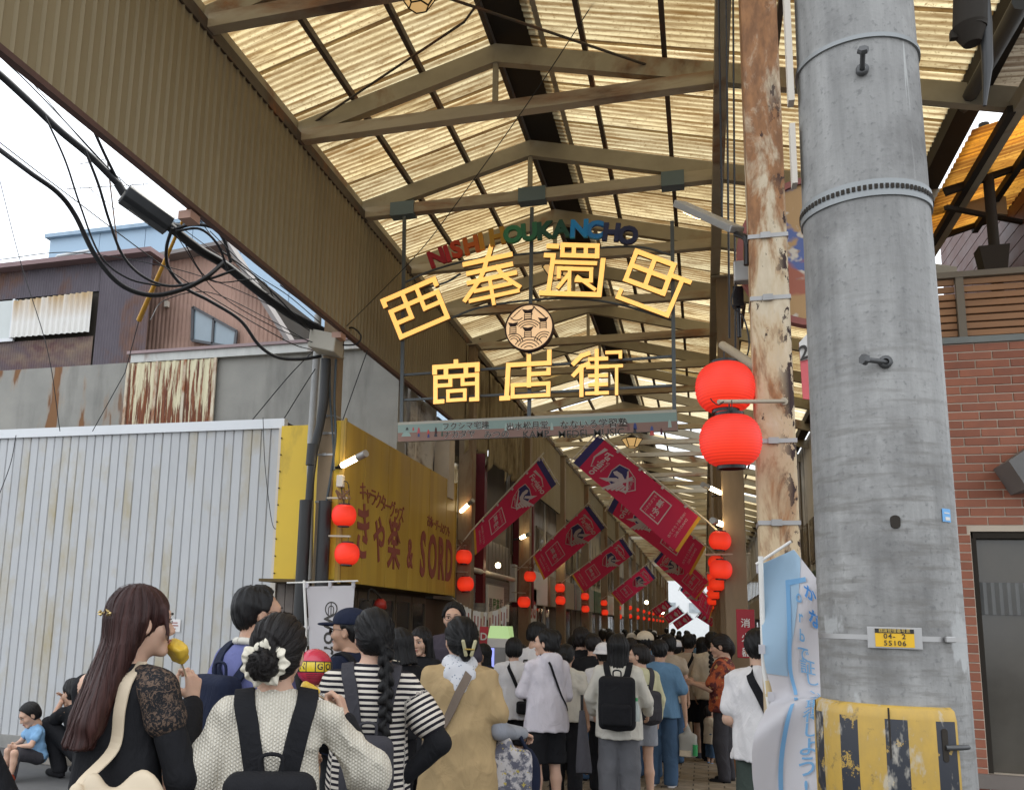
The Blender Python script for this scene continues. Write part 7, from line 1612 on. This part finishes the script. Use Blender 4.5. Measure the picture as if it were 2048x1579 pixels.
q = Fld(.04); q.u(ell((.20, -.17, .92), (.17, .065, .14))); q.u(ell((.25, -.16, 1.02), (.08, .04, .10))); q.u(ell((.10, -.20, 1.0), (.05, .04, .10))); q.disp(folds(6, .016, (12, 12, 9))); V, Q = q.mesh(.011); np_mesh('bag_body', V*s_, Q, M_CBAG, bg, None, 1)
pts = spline([on_shirt(p1, p, (.07, 0, min(p[2], 1.30))) for p in ((.085, -.02, 1.50), (.10, -.14, 1.40), (.09, -.2, 1.27), (.075, -.24, 1.15))]+[Vector((.065, -.215, 1.06))*s_, Vector((.07, -.22, 1.0))*s_], 6)
m = MB(); ribbon(m, pts, .046*s_, .006, lambda i, p: p-Vector((.07, .05, p.z-.02))); m.build('strap', M_CBAG, None, bevel=.002).parent = bg
q = Fld(.01); q.u(ell((.07, -.235, 1.04), (.026, .022, .03))); V, Q = q.mesh(.008); np_mesh('strap_knot', V*s_, Q, M_CBAG, bg, None, 1)
# bun, cable knit, backpack
p2 = person(562, 1238, 3.1, 24, 'person in white cable knit top with a hair bun in a cream scrunchie', top=('loose', 'knit', dict(fit=.034, hem=.86, sleeve=.95, sr=.034, fold=.03, arm=dict(R=(.3, .97, 'black', .010), L=(.3, .97, 'black', .010)))), bottom=('wide', 'black'), hair=('bun', 'soft', dict(at=(-.01, -.128, -.028))), head=(-16, 4, 4), skin=1, hs=1.07, build=.88, res=.85,
            J=dict(RE=(.335, .08, 1.12), RW=(.255, .25, 1.285), LE=(-.25, .0, 1.09), LW=(-.16, .2, 1.0)), hands=dict(R=dict(d=(-.3, .15, .85), n=(-.8, .3, .2), curl=1.3, thumb=.9)))
sc_ = beside(p2, 'scrunchie', 'puffy cream scrunchie round the hair bun', 'scrunchie'); m = MB()
hv = lambda p: Vector(p2['toB'](np.array(p)))
def scr_fn(a, c):
    A_ = 2*math.pi*a; B_ = 2*math.pi*c; r0 = .055+.004*math.sin(A_*2+1)+.003*math.sin(A_*5); ry = .018+.005*math.sin(A_*7+2)+.004*math.sin(A_*13)
    wv = (.008*math.sin(A_*8+1.5*math.sin(A_*3))+.004*math.sin(A_*19+1))*(1+.8*math.cos(B_))*.5
    return hv((-.01+(r0+ry*math.cos(B_))*math.cos(A_), -.116+.011*math.sin(B_)+wv, -.022+(r0+ry*math.cos(B_))*math.sin(A_)))
m.grid(150, 12, scr_fn); m.build('ruffle', cloth('scrunchie', (.66, .61, .50)), None).parent = sc_
backpack(p2, 'plain black backpack with wide straps over the white cable knit', BP, z=1.0, size=(.15, .075, .17), sw=.072, pocket=False)
skewer(p2, (.235, .28, 1.33), (.10, .262, 1.395), .036, 'chunk of yellow pineapple on a stick held by the person with the bun')
# man in lilac shirt
p3 = person(520, 1180, 4.5, -20, 'person in lilac blue t-shirt with glasses and a dark backpack', top=('tee', 'purple', dict(fit=.03, sleeve=.55, sr=.03, towel='offwhite')), bottom=('trousers', 'black'), hair=('short', 'black', dict(glasses='clear')), head=(-24, 0, 0), skin=0, build=1.1, J=dict(RE=(.22, .0, 1.08), RW=(.20, .18, .93)))
backpack(p3, 'slouchy black backpack on the lilac shirt with a brown grab loop', CL['navy'], z=1.06, size=(.13, .07, .21), trim=mat('tan trim', (.2, .1, .06), .5))
# striped shirt, braid
p4 = person(748, 1222, 4.2, 18, 'person with a long black braid in a black and cream striped shirt, hand on hip', top=('tee', 'stripe', dict(fit=.026, hem=.86, sleeve=.62, sr=.036, fold=.012, arm=dict(R=(.4, .97, 'black', .012), L=(.4, .97, 'black', .012)))), bottom=('wide', 'grey'), hair=('tail', 'black', dict(at=(.035, -.118, -.055))), head=(12, 2, 0), skin=1, hs=1.03, build=.93, res=.9,
            J=dict(RE=(.315, -.06, 1.08), RW=(.17, -.03, .93), LE=(-.26, .03, 1.08), LW=(-.12, .15, 1.0)))
backpack(p4, 'small soft black backpack on the striped shirt', CL['dgrey'], z=.98, size=(.115, .06, .14), sw=.062)
# cap and sunglasses
p5 = person(700, 1226, 5.7, 72, 'person in navy cap and dark sunglasses facing the booth banner', top=('tee', 'navy', dict(fit=.03)), bottom=('trousers', 'black'), hair=('short', 'black', dict(cap='navy', glasses='sun')), skin=2, head=(15, 0, 0), build=1.08)
backpack(p5, 'black backpack worn by the person with the navy cap', CL['black'], z=1.1, size=(.13, .07, .2))
p6 = person(798, 1262, 6.9, 55, 'person in black t-shirt with short hair looking down beside the braid', top=('tee', 'black'), bottom=('trousers', 'black'), hair=('bob', 'black'), skin=1, head=(25, -14, 0))
m = MB(); tt = beside(p6, 'necklace', 'thin pale cord necklace on the black t-shirt', 'necklace'); m.tube([Vector((.085*math.sin(a), -.02-.088*math.cos(a), 1.40-.02*math.sin(a)))*p6['s'] for a in [i*math.pi/9 for i in range(19)]], .004, 6); m.build('cord', CL['cream'], None).parent = tt
p7 = person(842, 1258, 8.0, 158, 'person with long straight black hair and black t-shirt facing the crowd', top=('tee', 'black'), bottom=('trousers', 'black'), hair=('long', 'black', dict(len=-.36)), skin=1, head=(10, -8, 0))
p8 = person(908, 1210, 8.4, 188, 'person with glasses in a dull mauve t-shirt towering behind the hair claw', top=('tee', 'mauve'), bottom=('trousers', 'dgrey'), hair=('boy', 'black', dict(glasses='clear', fringe=.064, lift=.016)), skin=1, build=1.15, J=dict(RE=(.27, .05, 1.08), RW=(.2, .25, 1.0)))
# beige tunic
p9 = person(922, 1241, 5.3, 13, 'person in beige tunic with black hair in a cream claw clip', top=('loose', 'beige', dict(fit=.04, hem=.55, sleeve=.66, sr=.034, fold=.026, scarf='dots', ha=.25, hb=.20, arm=dict(R=(.5, .98, 'lgrey', .012), L=(.5, .98, 'lgrey', .012)))), bottom=('wide', 'tan'), hair=('claw', 'black'), head=(16, 0, 0), skin=1, res=.9,
            J=dict(RE=(.235, -.02, 1.03), RW=(.38, .17, 1.00), LE=(-.23, 0, 1.05), LW=(-.16, .2, 1.0)), hands=dict(R=dict(d=(.35, .7, -.2), n=(-.3, 0, -.9), curl=.8)))
cw = beside(p9, 'claw_clip', 'pale olive claw clip gripping the black hair', 'hair clip'); M_CLAW = mat('claw olive', (.42, .38, .22), .25, spec=.6)
for sg in (-1, 1):
    q = Fld(.01); q.u(rbox((.005+sg*.024, -.158, -.035), (.010, .009, .046), .008, frame((0, 1, 0) if False else (sg*.25, -.1, 1)))); V, Q = q.mesh(.004); np_mesh('jaw', p9['toB'](V), Q, M_CLAW, cw, None, 1)
m = MB(); m.tube([Vector(p9['toB'](np.array((-.02, -.168, -.04)))), Vector(p9['toB'](np.array((.03, -.168, -.04))))], .005, 8); m.build('spring', mat('gold spring', (.5, .35, .1), .3, .8), None).parent = cw
sling(p9, 'taupe crossbody strap over the beige tunic', mat('taupe webbing', (.17, .13, .10), .8), 1, .05)
tb_ = beside(p9, 'tote_bag', 'grey and white floral tote bag hanging from the forearm beside the beige tunic', 'bag', 'backpacks and bags worn in the crowd')
q = Fld(.03); q.u(rbox((.30, .02, .76), (.13, .04, .17), .04)); q.u(ell((.27, .01, .93), (.05, .03, .07))); q.disp(folds(8, .014, (10, 10, 7))); V, Q = q.mesh(.011); np_mesh('tote_body', V*p9['s'], Q, CL['floral'], tb_, None, 1)
q = Fld(.03); q.u(ell((.40, .10, .74), (.085, .07, .19))); q.disp(folds(9, .014, (10, 10, 7))); V, Q = q.mesh(.012); np_mesh('black_bag', V*p9['s'], Q, CL['navy'], tb_, None, 1)
m = MB(); m.tube(spline([Vector(v)*p9['s'] for v in ((.27, .02, .92), (.30, .08, 1.03), (.34, .10, 1.02), (.42, .08, .88))], 6), .012, 8); m.build('handle', CL['navy'], None).parent = tb_
# boys and the group before the canopy
p10 = person(1028, 1278, 9.0, 9, 'child in white t-shirt with a black crossbody bag and bowl cut', top=('long', 'white', dict(fit=.035, hem=.78, sleeve=.9)), bottom=('shorts', 'black'), hair=('bowl', 'black'), hs=1.08, skin=1, build=.95)
sling(p10, 'black crossbody bag on the white shirt of the child with the bowl cut', BP, -1, .04, ((.14, -.17, .92), (.10, .05, .07)))
p10b = person(1076, 1248, 9.6, -12, 'person in white t-shirt with black script lettering on the back', top=('tee', 'white', dict(fit=.03)), bottom=('trousers', 'black'), hair=('boy', 'black'), head=(-25, -12, 0), skin=1)
m = MB(); put_text(m, 'Fer', (0, 0, 0), (1, 0, 0), (.0, 0, 1), .17, 0, shear=.35, bold=.02)
m2 = MB(); m2.add([on_shirt(p10b, (-.06+p[0], -.3, 1.21+p[2]+.2*p[0]), ((-.06+p[0])*.9, 0, 1.21+p[2]), .004) for p in m.v], m.f); m2.build('script_print', M_INK, None).parent = p10b['root']
p11 = person(1092, 1261, 8.0, 38, 'child in white hooded top and black shorts looking sideways', top=('hoodie', 'pink', dict(fit=.04, hem=.74, sr=.024, fold=.02)), bottom=('shorts', 'black', dict(fit=.03, len=.46)), hair=('boy', 'black'), head=(42, 0, 0), hs=1.06, skin=1, J=dict(LE=(-.23, .06, 1.08), LW=(-.10, .22, 1.16), RE=(.22, .0, 1.06), RW=(.12, .2, 1.02)))
sling(p11, 'thin black strap across the white hooded top', BP, -1, .022)
p24 = person(1133, 1290, 8.6, -5, 'small person in cream t-shirt half hidden behind the white hooded top', top=('tee', 'offwhite', dict(fit=.03, hem=.84, sleeve=.6)), bottom=('wide', 'black'), hair=('tail', 'black', dict(at=(.0, -.12, -.0))), hs=1.05, skin=0)
p12 = person(1163, 1258, 9.8, -4, 'broad person in black t-shirt and black trousers walking away, one sole showing', top=('tee', 'black', dict(fit=.05, ha=.24)), bottom=('trousers', 'black'), hair=('boy', 'soft'), build=1.18, skin=1, J=dict(RK=(.10, .06, .48), RA=(.11, -.22, .25), RT=(.11, -.26, .13)))
um = thing('umbrella', 'folded dark grey umbrella held upright beside the black trousers', 'umbrella', onY(1165, 1480, 7.4)); u0, u1 = onY(1168, 1545, 7.4), onY(1164, 1420, 7.5)
m = MB(); m.tube([u0, u0.lerp(u1, .1), u0.lerp(u1, .5), u1], [.06, .062, .045, .02], 12); m.build('canopy_cloth', CL['dgrey'], um); m = MB(); m.tube([u1, u1+Vector((0, 0, .12))], .012, 8); m.build('handle', M_LCAP, um)
p13 = person(1236, 1272, 7.9, 2, 'person with black bob in loose white shirt and grey trousers', top=('long', 'offwhite', dict(fit=.04, hem=.72, sr=.026, fold=.02)), bottom=('wide', 'grey', dict(fit=.025)), hair=('bob', 'black'), skin=1, J=dict(LE=(-.26, .0, 1.08), LW=(-.24, .12, .93), RE=(.26, .0, 1.07), RW=(.26, .15, .95)))
backpack(p13, 'large black backpack with a bottle in its side pocket on the loose white shirt', BP, z=1.06, size=(.165, .10, .235), sw=.06)
bo_ = beside(p13, 'water_bottle', 'green capped bottle in the side pocket of the large black backpack', 'bottle'); c = Vector((.17, -.26, 1.02))*p13['s']
m = MB(); m.lathe(c, [(.028, -.10), (.03, 0), (.012, .06)], 12); m.build('bottle', mat('clear bottle', (.4, .44, .42), .1), None).parent = bo_; m = MB(); m.lathe(c, [(.014, .06), (.014, .085), (0, .085)], 12); m.build('cap', mat('green cap', (.04, .3, .1), .4), None).parent = bo_
p14 = person(1277, 1290, 8.6, 28, 'person with a fringe in pale yellow top and grey denim shorts', top=('long', 'yellow', dict(fit=.035, hem=.86)), bottom=('mini', 'lgrey', dict(fit=.03)), hair=('bowl', 'soft'), head=(50, 0, 0), hs=1.04, skin=1, shoes='dgrey')
backpack(p14, 'soft dark backpack hanging low on the pale yellow top', CL['dgrey'], z=1.02, size=(.13, .08, .17))
p15 = person(1320, 1282, 9.4, -6, 'person in blue t-shirt and jeans carrying a plastic bag', top=('tee', 'blue', dict(fit=.045, sleeve=.75, sr=.04)), bottom=('wide', 'jeans'), hair=('short', 'black'), skin=0, shoes='white', J=dict(RE=(.25, .0, 1.06), RW=(.27, .03, .80)))
pb = beside(p15, 'plastic_bag', 'translucent white plastic bag of food boxes and a green bottle', 'bag'); s_ = p15['s']
M_PLA = mat('plastic bag', (.55, .54, .50), .25, var=.05, trans=.5)
q = Fld(.02); q.u(rbox((.29, .05, .50), (.10, .06, .13), .03)); q.u(rc((.29, .05, .62), (.28, .04, .76), .05, .008), .04); q.disp(folds(2, .012, (16, 16, 10))); V, Q = q.mesh(.012); np_mesh('bag_film', V*s_, Q, M_PLA, pb, None, 1)
m = MB(); m.box((.20*s_, -.03*s_, .385*s_), (.33*s_, -.0135*s_, .45*s_)); m.build('food_box', CL['cream'], None, bevel=.005).parent = pb
m = MB(); m.tube([(.37*s_, -.015*s_, .40*s_), (.375*s_, -.015*s_, .52*s_)], .025, 10); m.build('green_bottle', mat('green cap', (.04, .3, .1), .4), None).parent = pb
p16 = person(1377, 1270, 11.5, -4, 'person in beige t-shirt, dark shorts and sandals with a crossbody bag', top=('tee', 'tan', dict(fit=.04)), bottom=('shorts', 'black'), hair=('short', 'black'), skin=2, build=1.12, shoes='dgrey')
sling(p16, 'black crossbody strap and bag on the beige t-shirt', BP, 1, .04, ((-.17, -.12, 1.0), (.08, .06, .1)))
p17 = person(1440, 1272, 9.8, 75, 'person in red and orange patterned shirt looking at a phone', top=('tee', 'redpat', dict(fit=.035, sleeve=.8)), bottom=('trousers', 'dgrey'), hair=('claw', 'soft'), head=(10, -10, 0), skin=1, J=dict(LE=(-.2, .1, 1.06), LW=(-.06, .32, 1.1), RE=(.2, .08, 1.06), RW=(.04, .32, 1.1)))
p19 = person(1517, 1262, 6.0, -6, 'person in white t-shirt with a wide black strap beside the folded banner', top=('tee', 'white', dict(fit=.04, hem=.80, sleeve=.7, sr=.026, fold=.02)), bottom=('trousers', 'green'), hair=('short', 'black'), skin=1, build=.9, head=(-6, 0, 0), J=dict(LE=(-.21, -.02, 1.06), LW=(-.14, .18, .98)))
sling(p19, 'wide black webbing strap over the white t-shirt by the folded banner', BP, -1, .055)
p20 = person(1420, 1412, 10.9, -62, 'toddler in cream shirt and short jeans with blue shoes', top=('tee', 'cream', dict(fit=.04, hem=.62, ha=.22, hb=.19)), bottom=('shorts', 'jeans', dict(len=.24, fit=.03)), hair=('bowl', 'soft'), hs=1.5, skin=1, build=1.15, shoes='sky', J=dict(head=(0, .02, 1.49), neck=(0, -.01, 1.33), LS=(-.15, -.01, 1.25), RS=(.15, -.01, 1.25), LE=(-.22, .03, 1.0), RE=(.22, .03, 1.0), LW=(-.2, .15, .85), RW=(.2, .15, .85)))
# squatting and sitting by the grey wall
sq = person(150, 1346, 9.1, 72, 'person in black squatting against the grey ribbed wall, hands at the mouth', h=1.66, top=('tee', 'black'), bottom=('trousers', 'black'), hair=('boy', 'black'), head=(0, -12, 0), skin=0, faced=True, group='people resting by the grey wall',
            J=dict(pel=(0, -.22, .24), neck=(0, .0, .66), head=(0, .09, .775), LS=(-.165, -.01, .60), RS=(.165, -.01, .60), LH=(-.09, -.20, .24), RH=(.09, -.20, .24), LK=(-.15, .20, .47), RK=(.15, .20, .47), LA=(-.12, .02, .08), RA=(.12, .02, .08), LT=(-.13, .17, .03), RT=(.13, .17, .03), LE=(-.14, .22, .47), RE=(.14, .22, .47), LW=(-.03, .24, .66), RW=(.03, .24, .66)))
blk = thing('concrete_block', 'low pale concrete wheel block with a yellow patch that the child sits on', 'concrete block', onZ(85, 1530, 0)); P = onZ(85, 1528, 0)
m = MB(); m.prism([(-.28, 0), (.28, 0), (.24, .15), (-.28, .17)], P+Vector((0, 0, 0)), (1, -.15, 0), (0, 0, 1), (.03, .2, 0)); m.build('block', mat('pale concrete', (.34, .31, .27), .85, bump=.4), blk, bevel=.01)
m = MB(); m.obox(P+Vector((.1, -.022, .06)), (.06, -.009, 0), (0, .002, 0), (0, 0, .04)); m.build('reflector', M_YEL, blk)
kd = person(60, 1418, 8.75, 150, 'small child in sky blue shirt sitting on the concrete block in red shoes', h=1.12, top=('tee', 'sky', dict(fit=.03)), bottom=('shorts', 'dgrey'), hair=('bowl', 'black'), head=(0, -30, 0), hs=1.35, skin=1, shoes='redshoe' if 'redshoe' in CL else 'red', group='people resting by the grey wall',
            J=dict(pel=(0, -.05, .30), neck=(0, .04, .72), head=(0, .12, .87), LS=(-.15, .03, .66), RS=(.15, .03, .66), LH=(-.09, -.02, .30), RH=(.09, -.02, .30), LK=(-.12, .32, .38), RK=(.12, .32, .38), LA=(-.13, .34, .09), RA=(.13, .34, .09), LT=(-.14, .48, .03), RT=(.14, .48, .03), LE=(-.2, .13, .48), RE=(.2, .13, .48), LW=(-.07, .27, .46), RW=(.07, .27, .46)))
eg = person(-88, 1290, 3.3, 0, 'person in black at the picture edge, only an arm and garment showing', top=('long', 'black', dict(fit=.05, ha=.26)), bottom=('trousers', 'black'), hair=('bob', 'black'), J=dict(RE=(.30, .05, 1.05), RW=(.12, .20, .95)))
# further heads of the crowd
FAR = [(1186, 1270, 9.6, 0, ('short', 'soft'), 'black', 'person in black just right of the broad black t-shirt'), (1208, 1290, 9.0, 5, ('short', 'black', dict(cap='white', bucket=1)), 'white', 'person in a white bucket hat behind the large backpack'), (1290, 1267, 9.9, 8, ('short', 'black', dict(cap='cream')), 'dgrey', 'person in a cream baseball cap above the fringe'),
       (1338, 1272, 11.0, -8, ('boy', 'black'), 'tan', 'person in tan top behind the blue t-shirt'), (1352, 1283, 12.2, 0, ('short', 'soft', dict(cap='white')), 'white', 'person in a white cap between the cream cap and the beige t-shirt'), (1405, 1276, 12.4, 5, ('bob', 'black'), 'black', 'person with dark bob beside the beige t-shirt'), (1424, 1266, 11.2, -5, ('tail', 'black'), 'cream', 'person in cream with a bag next to the red patterned shirt'),
       (1150, 1272, 10.5, 20, ('bob', 'soft'), 'cream', 'person glimpsed between the hooded top and the broad black t-shirt'), (1262, 1278, 10.8, -10, ('bob', 'soft'), 'blue', 'person glimpsed between the bob and the cream cap'), (1108, 1262, 10.2, 0, ('claw', 'black'), 'dgrey', 'person glimpsed behind the hooded child'), (965, 1290, 9.6, 150, ('bob', 'black'), 'navy', 'person at the stall behind the beige tunic')]
for x, y, z, fc, hr, tc, lb_ in FAR: person(x, y, z, fc, lb_, top=('tee' if x % 4 else 'long', tc, dict(fit=.04)), bottom=('wide' if x % 2 else 'trousers', ('black', 'dgrey', 'jeans', 'tan')[x % 4]), hair=hr, res=1.5, skin=x % 3, faced=fc > 90, build=1+.02*(x % 7))
rr_ = random.Random(12)
protos = [PEOPLE[-i]['root'] for i in (1, 2, 3, 4, 6, 7, 8, 10)]
tops = ['black', 'white', 'cream', 'navy', 'tan', 'blue', 'lgrey', 'dgrey', 'offwhite', 'mauve']
for i in range(44):
    Y = 13.2+i*.62+rr_.uniform(-.2, .2); x = rr_.uniform(-2.6, -.15)
    if i < 14: x = -2.5+(i*.83 % 2.3)
    src = protos[i % len(protos)]; c = copy_tree(src); c.location = (x, Y, 0); c.rotation_euler.z = R(rr_.uniform(-14, 14)); k_ = rr_.uniform(.93, 1.03); c.scale = (k_, k_, k_)
    c['label'] = 'person seen only as a distant head in the packed crowd down the arcade'; c['group'] = 'distant heads of the crowd'
    for ch in c.children:
        if ch.name.split('.')[0] in ('t_shirt', 'long_sleeved_top'): ch.material_slots[0].link = 'OBJECT'; ch.material_slots[0].material = CL[rr_.choice(tops)]
# ================================================================== small things at the stalls
bl_ = thing('balloon', 'round red balloon with yellow letters and black grid lines behind the bun', 'balloon', onY(628, 1335, 4.0)); c = onY(629, 1333, 4.0); r_ = .083
M_BALR = mat('balloon red', (.52, .035, .07), .2, spec=.6, var=.05); M_BALY = mat('balloon yellow', (.72, .52, .03), .25, spec=.6, var=.05)
m = MB(); m.lathe(c, [(.002, -r_*1.02)]+[(r_*math.cos(a), r_*math.sin(a)) for a in [(-80+10*i)*math.pi/180 for i in range(17)]]+[(.001, r_)], 40); m.build('skin', M_BALR, bl_)
vd = (c-Vector((0, 0, EYE))).normalized(); rt_ = vd.cross(Vector((0, 0, 1))).normalized(); up__ = rt_.cross(vd)
def onb(u, v, k): d = (-vd*math.cos(u)*math.cos(v)+rt_*math.sin(u)*math.cos(v)+up__*math.sin(v)); return c+d*(r_*k)
m = MB(); m.grid(40, 8, lambda a, b_: onb(-1.5+3.0*a, -.30+.62*b_, 1.006)); m.build('black_band', M_INK, bl_)
for u0, u1 in ((-.95, -.5), (-.44, .02), (.08, .54), (.6, 1.05)): m = MB(); m.grid(6, 6, lambda a, b_: onb(u0+(u1-u0)*a, -.24+.5*b_, 1.012)); m.build('yellow_panel', M_BALY, bl_)
for ch, u0 in (('N', -.72), ('G', .31), ('O', .82)):
    vs, fs = text_mesh(ch, .5, bold=.03); m = MB(); m.add([onb(u0-.5*0+x*.95, .01+y*.9, 1.018) for x, y in vs], fs); m.build('letter', M_INK, bl_)
for v0 in (-.42, -.55, -.68):
    m = MB(); m.grid(12, 1, lambda a, b_: onb(-.5+1.0*a, v0+.03*b_, 1.006)); m.build('grid_line', M_INK, bl_)
m = MB(); m.tube([c-Vector((0, 0, r_)), c-Vector((0, 0, .5))], .004, 6); m.build('stick', M_PPL, bl_)
cb = thing('cardboard_stand', 'orange brown cardboard stand under the booth banner', 'stand', onY(665, 1380, 6.2)); p = onY(660, 1330, 6.2)
m = MB(); m.box((p.x-.16, 6.2, .2), (p.x+.16, 6.4, p.z)); m.build('board', mat('cardboard', (.42, .24, .12), .85), cb); m = MB(); m.box((p.x+.02, 6.19, .3), (p.x+.08, 6.198, p.z-.03)); m.build('white_strip', M_WHT, cb)
cm2 = thing('capsule_machine', 'white capsule prize machine with a light green top on the stall counter', 'machine', onY(1000, 1330, 10.5)); a, b__ = onY(974, 1275, 10.5), onY(1018, 1345, 10.5)
m = MB(); m.box((a.x, 10.5, b__.z-.3), (b__.x, 10.8, a.z)); m.build('body_case', mat('machine white', (.55, .52, .48), .4), cm2, bevel=.012)
m = MB(); m.prism([(0, 0), (b__.x-a.x, 0), (b__.x-a.x-.02, .14), (.03, .14)], (a.x, 10.52, a.z), (1, 0, 0), (0, 0, 1), (0, .26, 0)); m.build('lit_top', glow('green top', (.5, .75, .3), .28, (.45, .6, .3)), cm2)
m = MB(); m.box((a.x+.03, 10.49, b__.z+.05), (b__.x-.04, 10.498, a.z-.1)); m.build('window', mat('machine window', (.25, .24, .23), .2), cm2)
m = MB(); m.box((a.x+.035, 10.482, b__.z+.06), (a.x+.09, 10.489, a.z-.11)); m.build('screen', glow('blue screen', (.35, .4, 1.), .5), cm2)
dv = thing('vertical_sign', 'narrow red vertical sign with white letters beside the prize machine', 'sign', onY(968, 1310, 10.9)); p = onY(967, 1300, 10.9)
m = MB(); m.box((p.x-.05, 10.9, .9), (p.x+.05, 10.93, p.z+.28)); m.build('board', mat('sign red', (.42, .03, .04), .5), dv)
for i, ch in enumerate('DVD'): m = MB(); put_text(m, ch, (p.x, 10.896, p.z+.16-.13*i), (1, 0, 0), (0, 0, 1), .12, .001, bold=.02); m.build('letter', M_WHT, dv)
ln = thing('slip_line', 'string of hanging white paper slips between the stall and a brown column', 'paper slips', onY(940, 1215, 11)); a, b__ = onY(905, 1195, 10.6), onY(1025, 1200, 12.5)
pts = sag(a, b__, .16, 20); m = MB(); m.tube(pts, .004, 5); m.build('string', M_ARM, ln)
for i in range(2, 19):
    if i in (6, 11): continue
    p = pts[i]; h_ = .26+.06*math.sin(i*2.3); m = MB(); m.obox(p+Vector((-.03, .0, -h_)), (.055, .01, 0), (0, .004, 0), (0, 0, h_)); o = m.build('paper_slip', M_WHT if i % 3 else CL['cream'], ln)
    m = MB(); m.obox(p+Vector((-.012, -.003, -h_*.8)), (.016, .003, 0), (0, .001, 0), (0, 0, h_*.55)); m.build('slip_print', mat('print red brown', (.35, .12, .1), .8), ln)
st2 = thing('market_stall', 'cluttered stall table with small goods under the yellow sign', 'stall', (-3.1, 11.2, 0))
m = MB(); m.box((-3.3, 10.3, .74), (-2.5, 12.2, .78)); m.build('table_top', M_WOODD, st2)
for x_, y_ in ((-3.25, 10.35), (-2.55, 10.35), (-3.25, 12.15), (-2.55, 12.15)): m = MB(); m.box((x_-.02, y_-.02, 0), (x_+.02, y_+.02, .74)); m.build('leg', M_WOODD, st2)
for i in range(8):
    m = MB(); x_, y_ = -2.6-.1*(i % 3), 10.4+.2*i; m.cbox((x_, y_, .86), (.12, .14, .16)); tag(m.build('goods_box', mat('goods %d' % (i % 4), ((.4, .3, .1), (.5, .45, .4), (.3, .08, .06), (.15, .2, .25))[i % 4], .6), bevel=.005), ('ochre', 'cream', 'red', 'slate')[i % 4]+' small box on the cluttered stall, '+('front row' if i < 4 else 'rear row'), 'box', 'boxes on the stall')
fx = thing('fire_extinguisher_sign', 'red vertical board with white characters for fire extinguisher beside the rusty columns', 'sign', onY(1492, 1260, 9.0)); a, b__ = onY(1472, 1217, 9.0), onY(1512, 1316, 9.0)
m = MB(); m.box((a.x, 9.0, b__.z), (b__.x, 9.05, a.z)); m.build('board', mat('board red', (.30, .015, .025), .45), fx, bevel=.006)
for i, ch in enumerate('消火器'): m = MB(); put_text(m, ch, ((a.x+b__.x)/2, 8.996, a.z-.13-.13*i), (1, 0, 0), (0, 0, 1), .085, .001, bold=.012); m.build('letter', M_WHT, fx)
tag(drape(5.5, 7.2, 1.3, 2.4, 1.2, .05, 9, 31).build('stall_sheet', M_CANV, solid=.004), 'dull sheet hanging in the dark gap between the rusty column and concrete pole', 'sheet')
# far end beyond the roof
fe = thing('far_building', 'pale building in bright daylight beyond the far end of the arcade', 'building', (-2, 120, 0))
m = MB(); m.box((-14, 120, 0), (9, 128, 14)); m.build('wall', mat('far wall', (.8, .8, .78), .8, var=.04), fe)
for i in range(6):
    m = MB(); m.box((-12+3.4*i, 119.9, 3.4), (-10.2+3.4*i, 119.99, 4.6)); m.build('window', mat('far window', (.4, .43, .44), .3), fe)
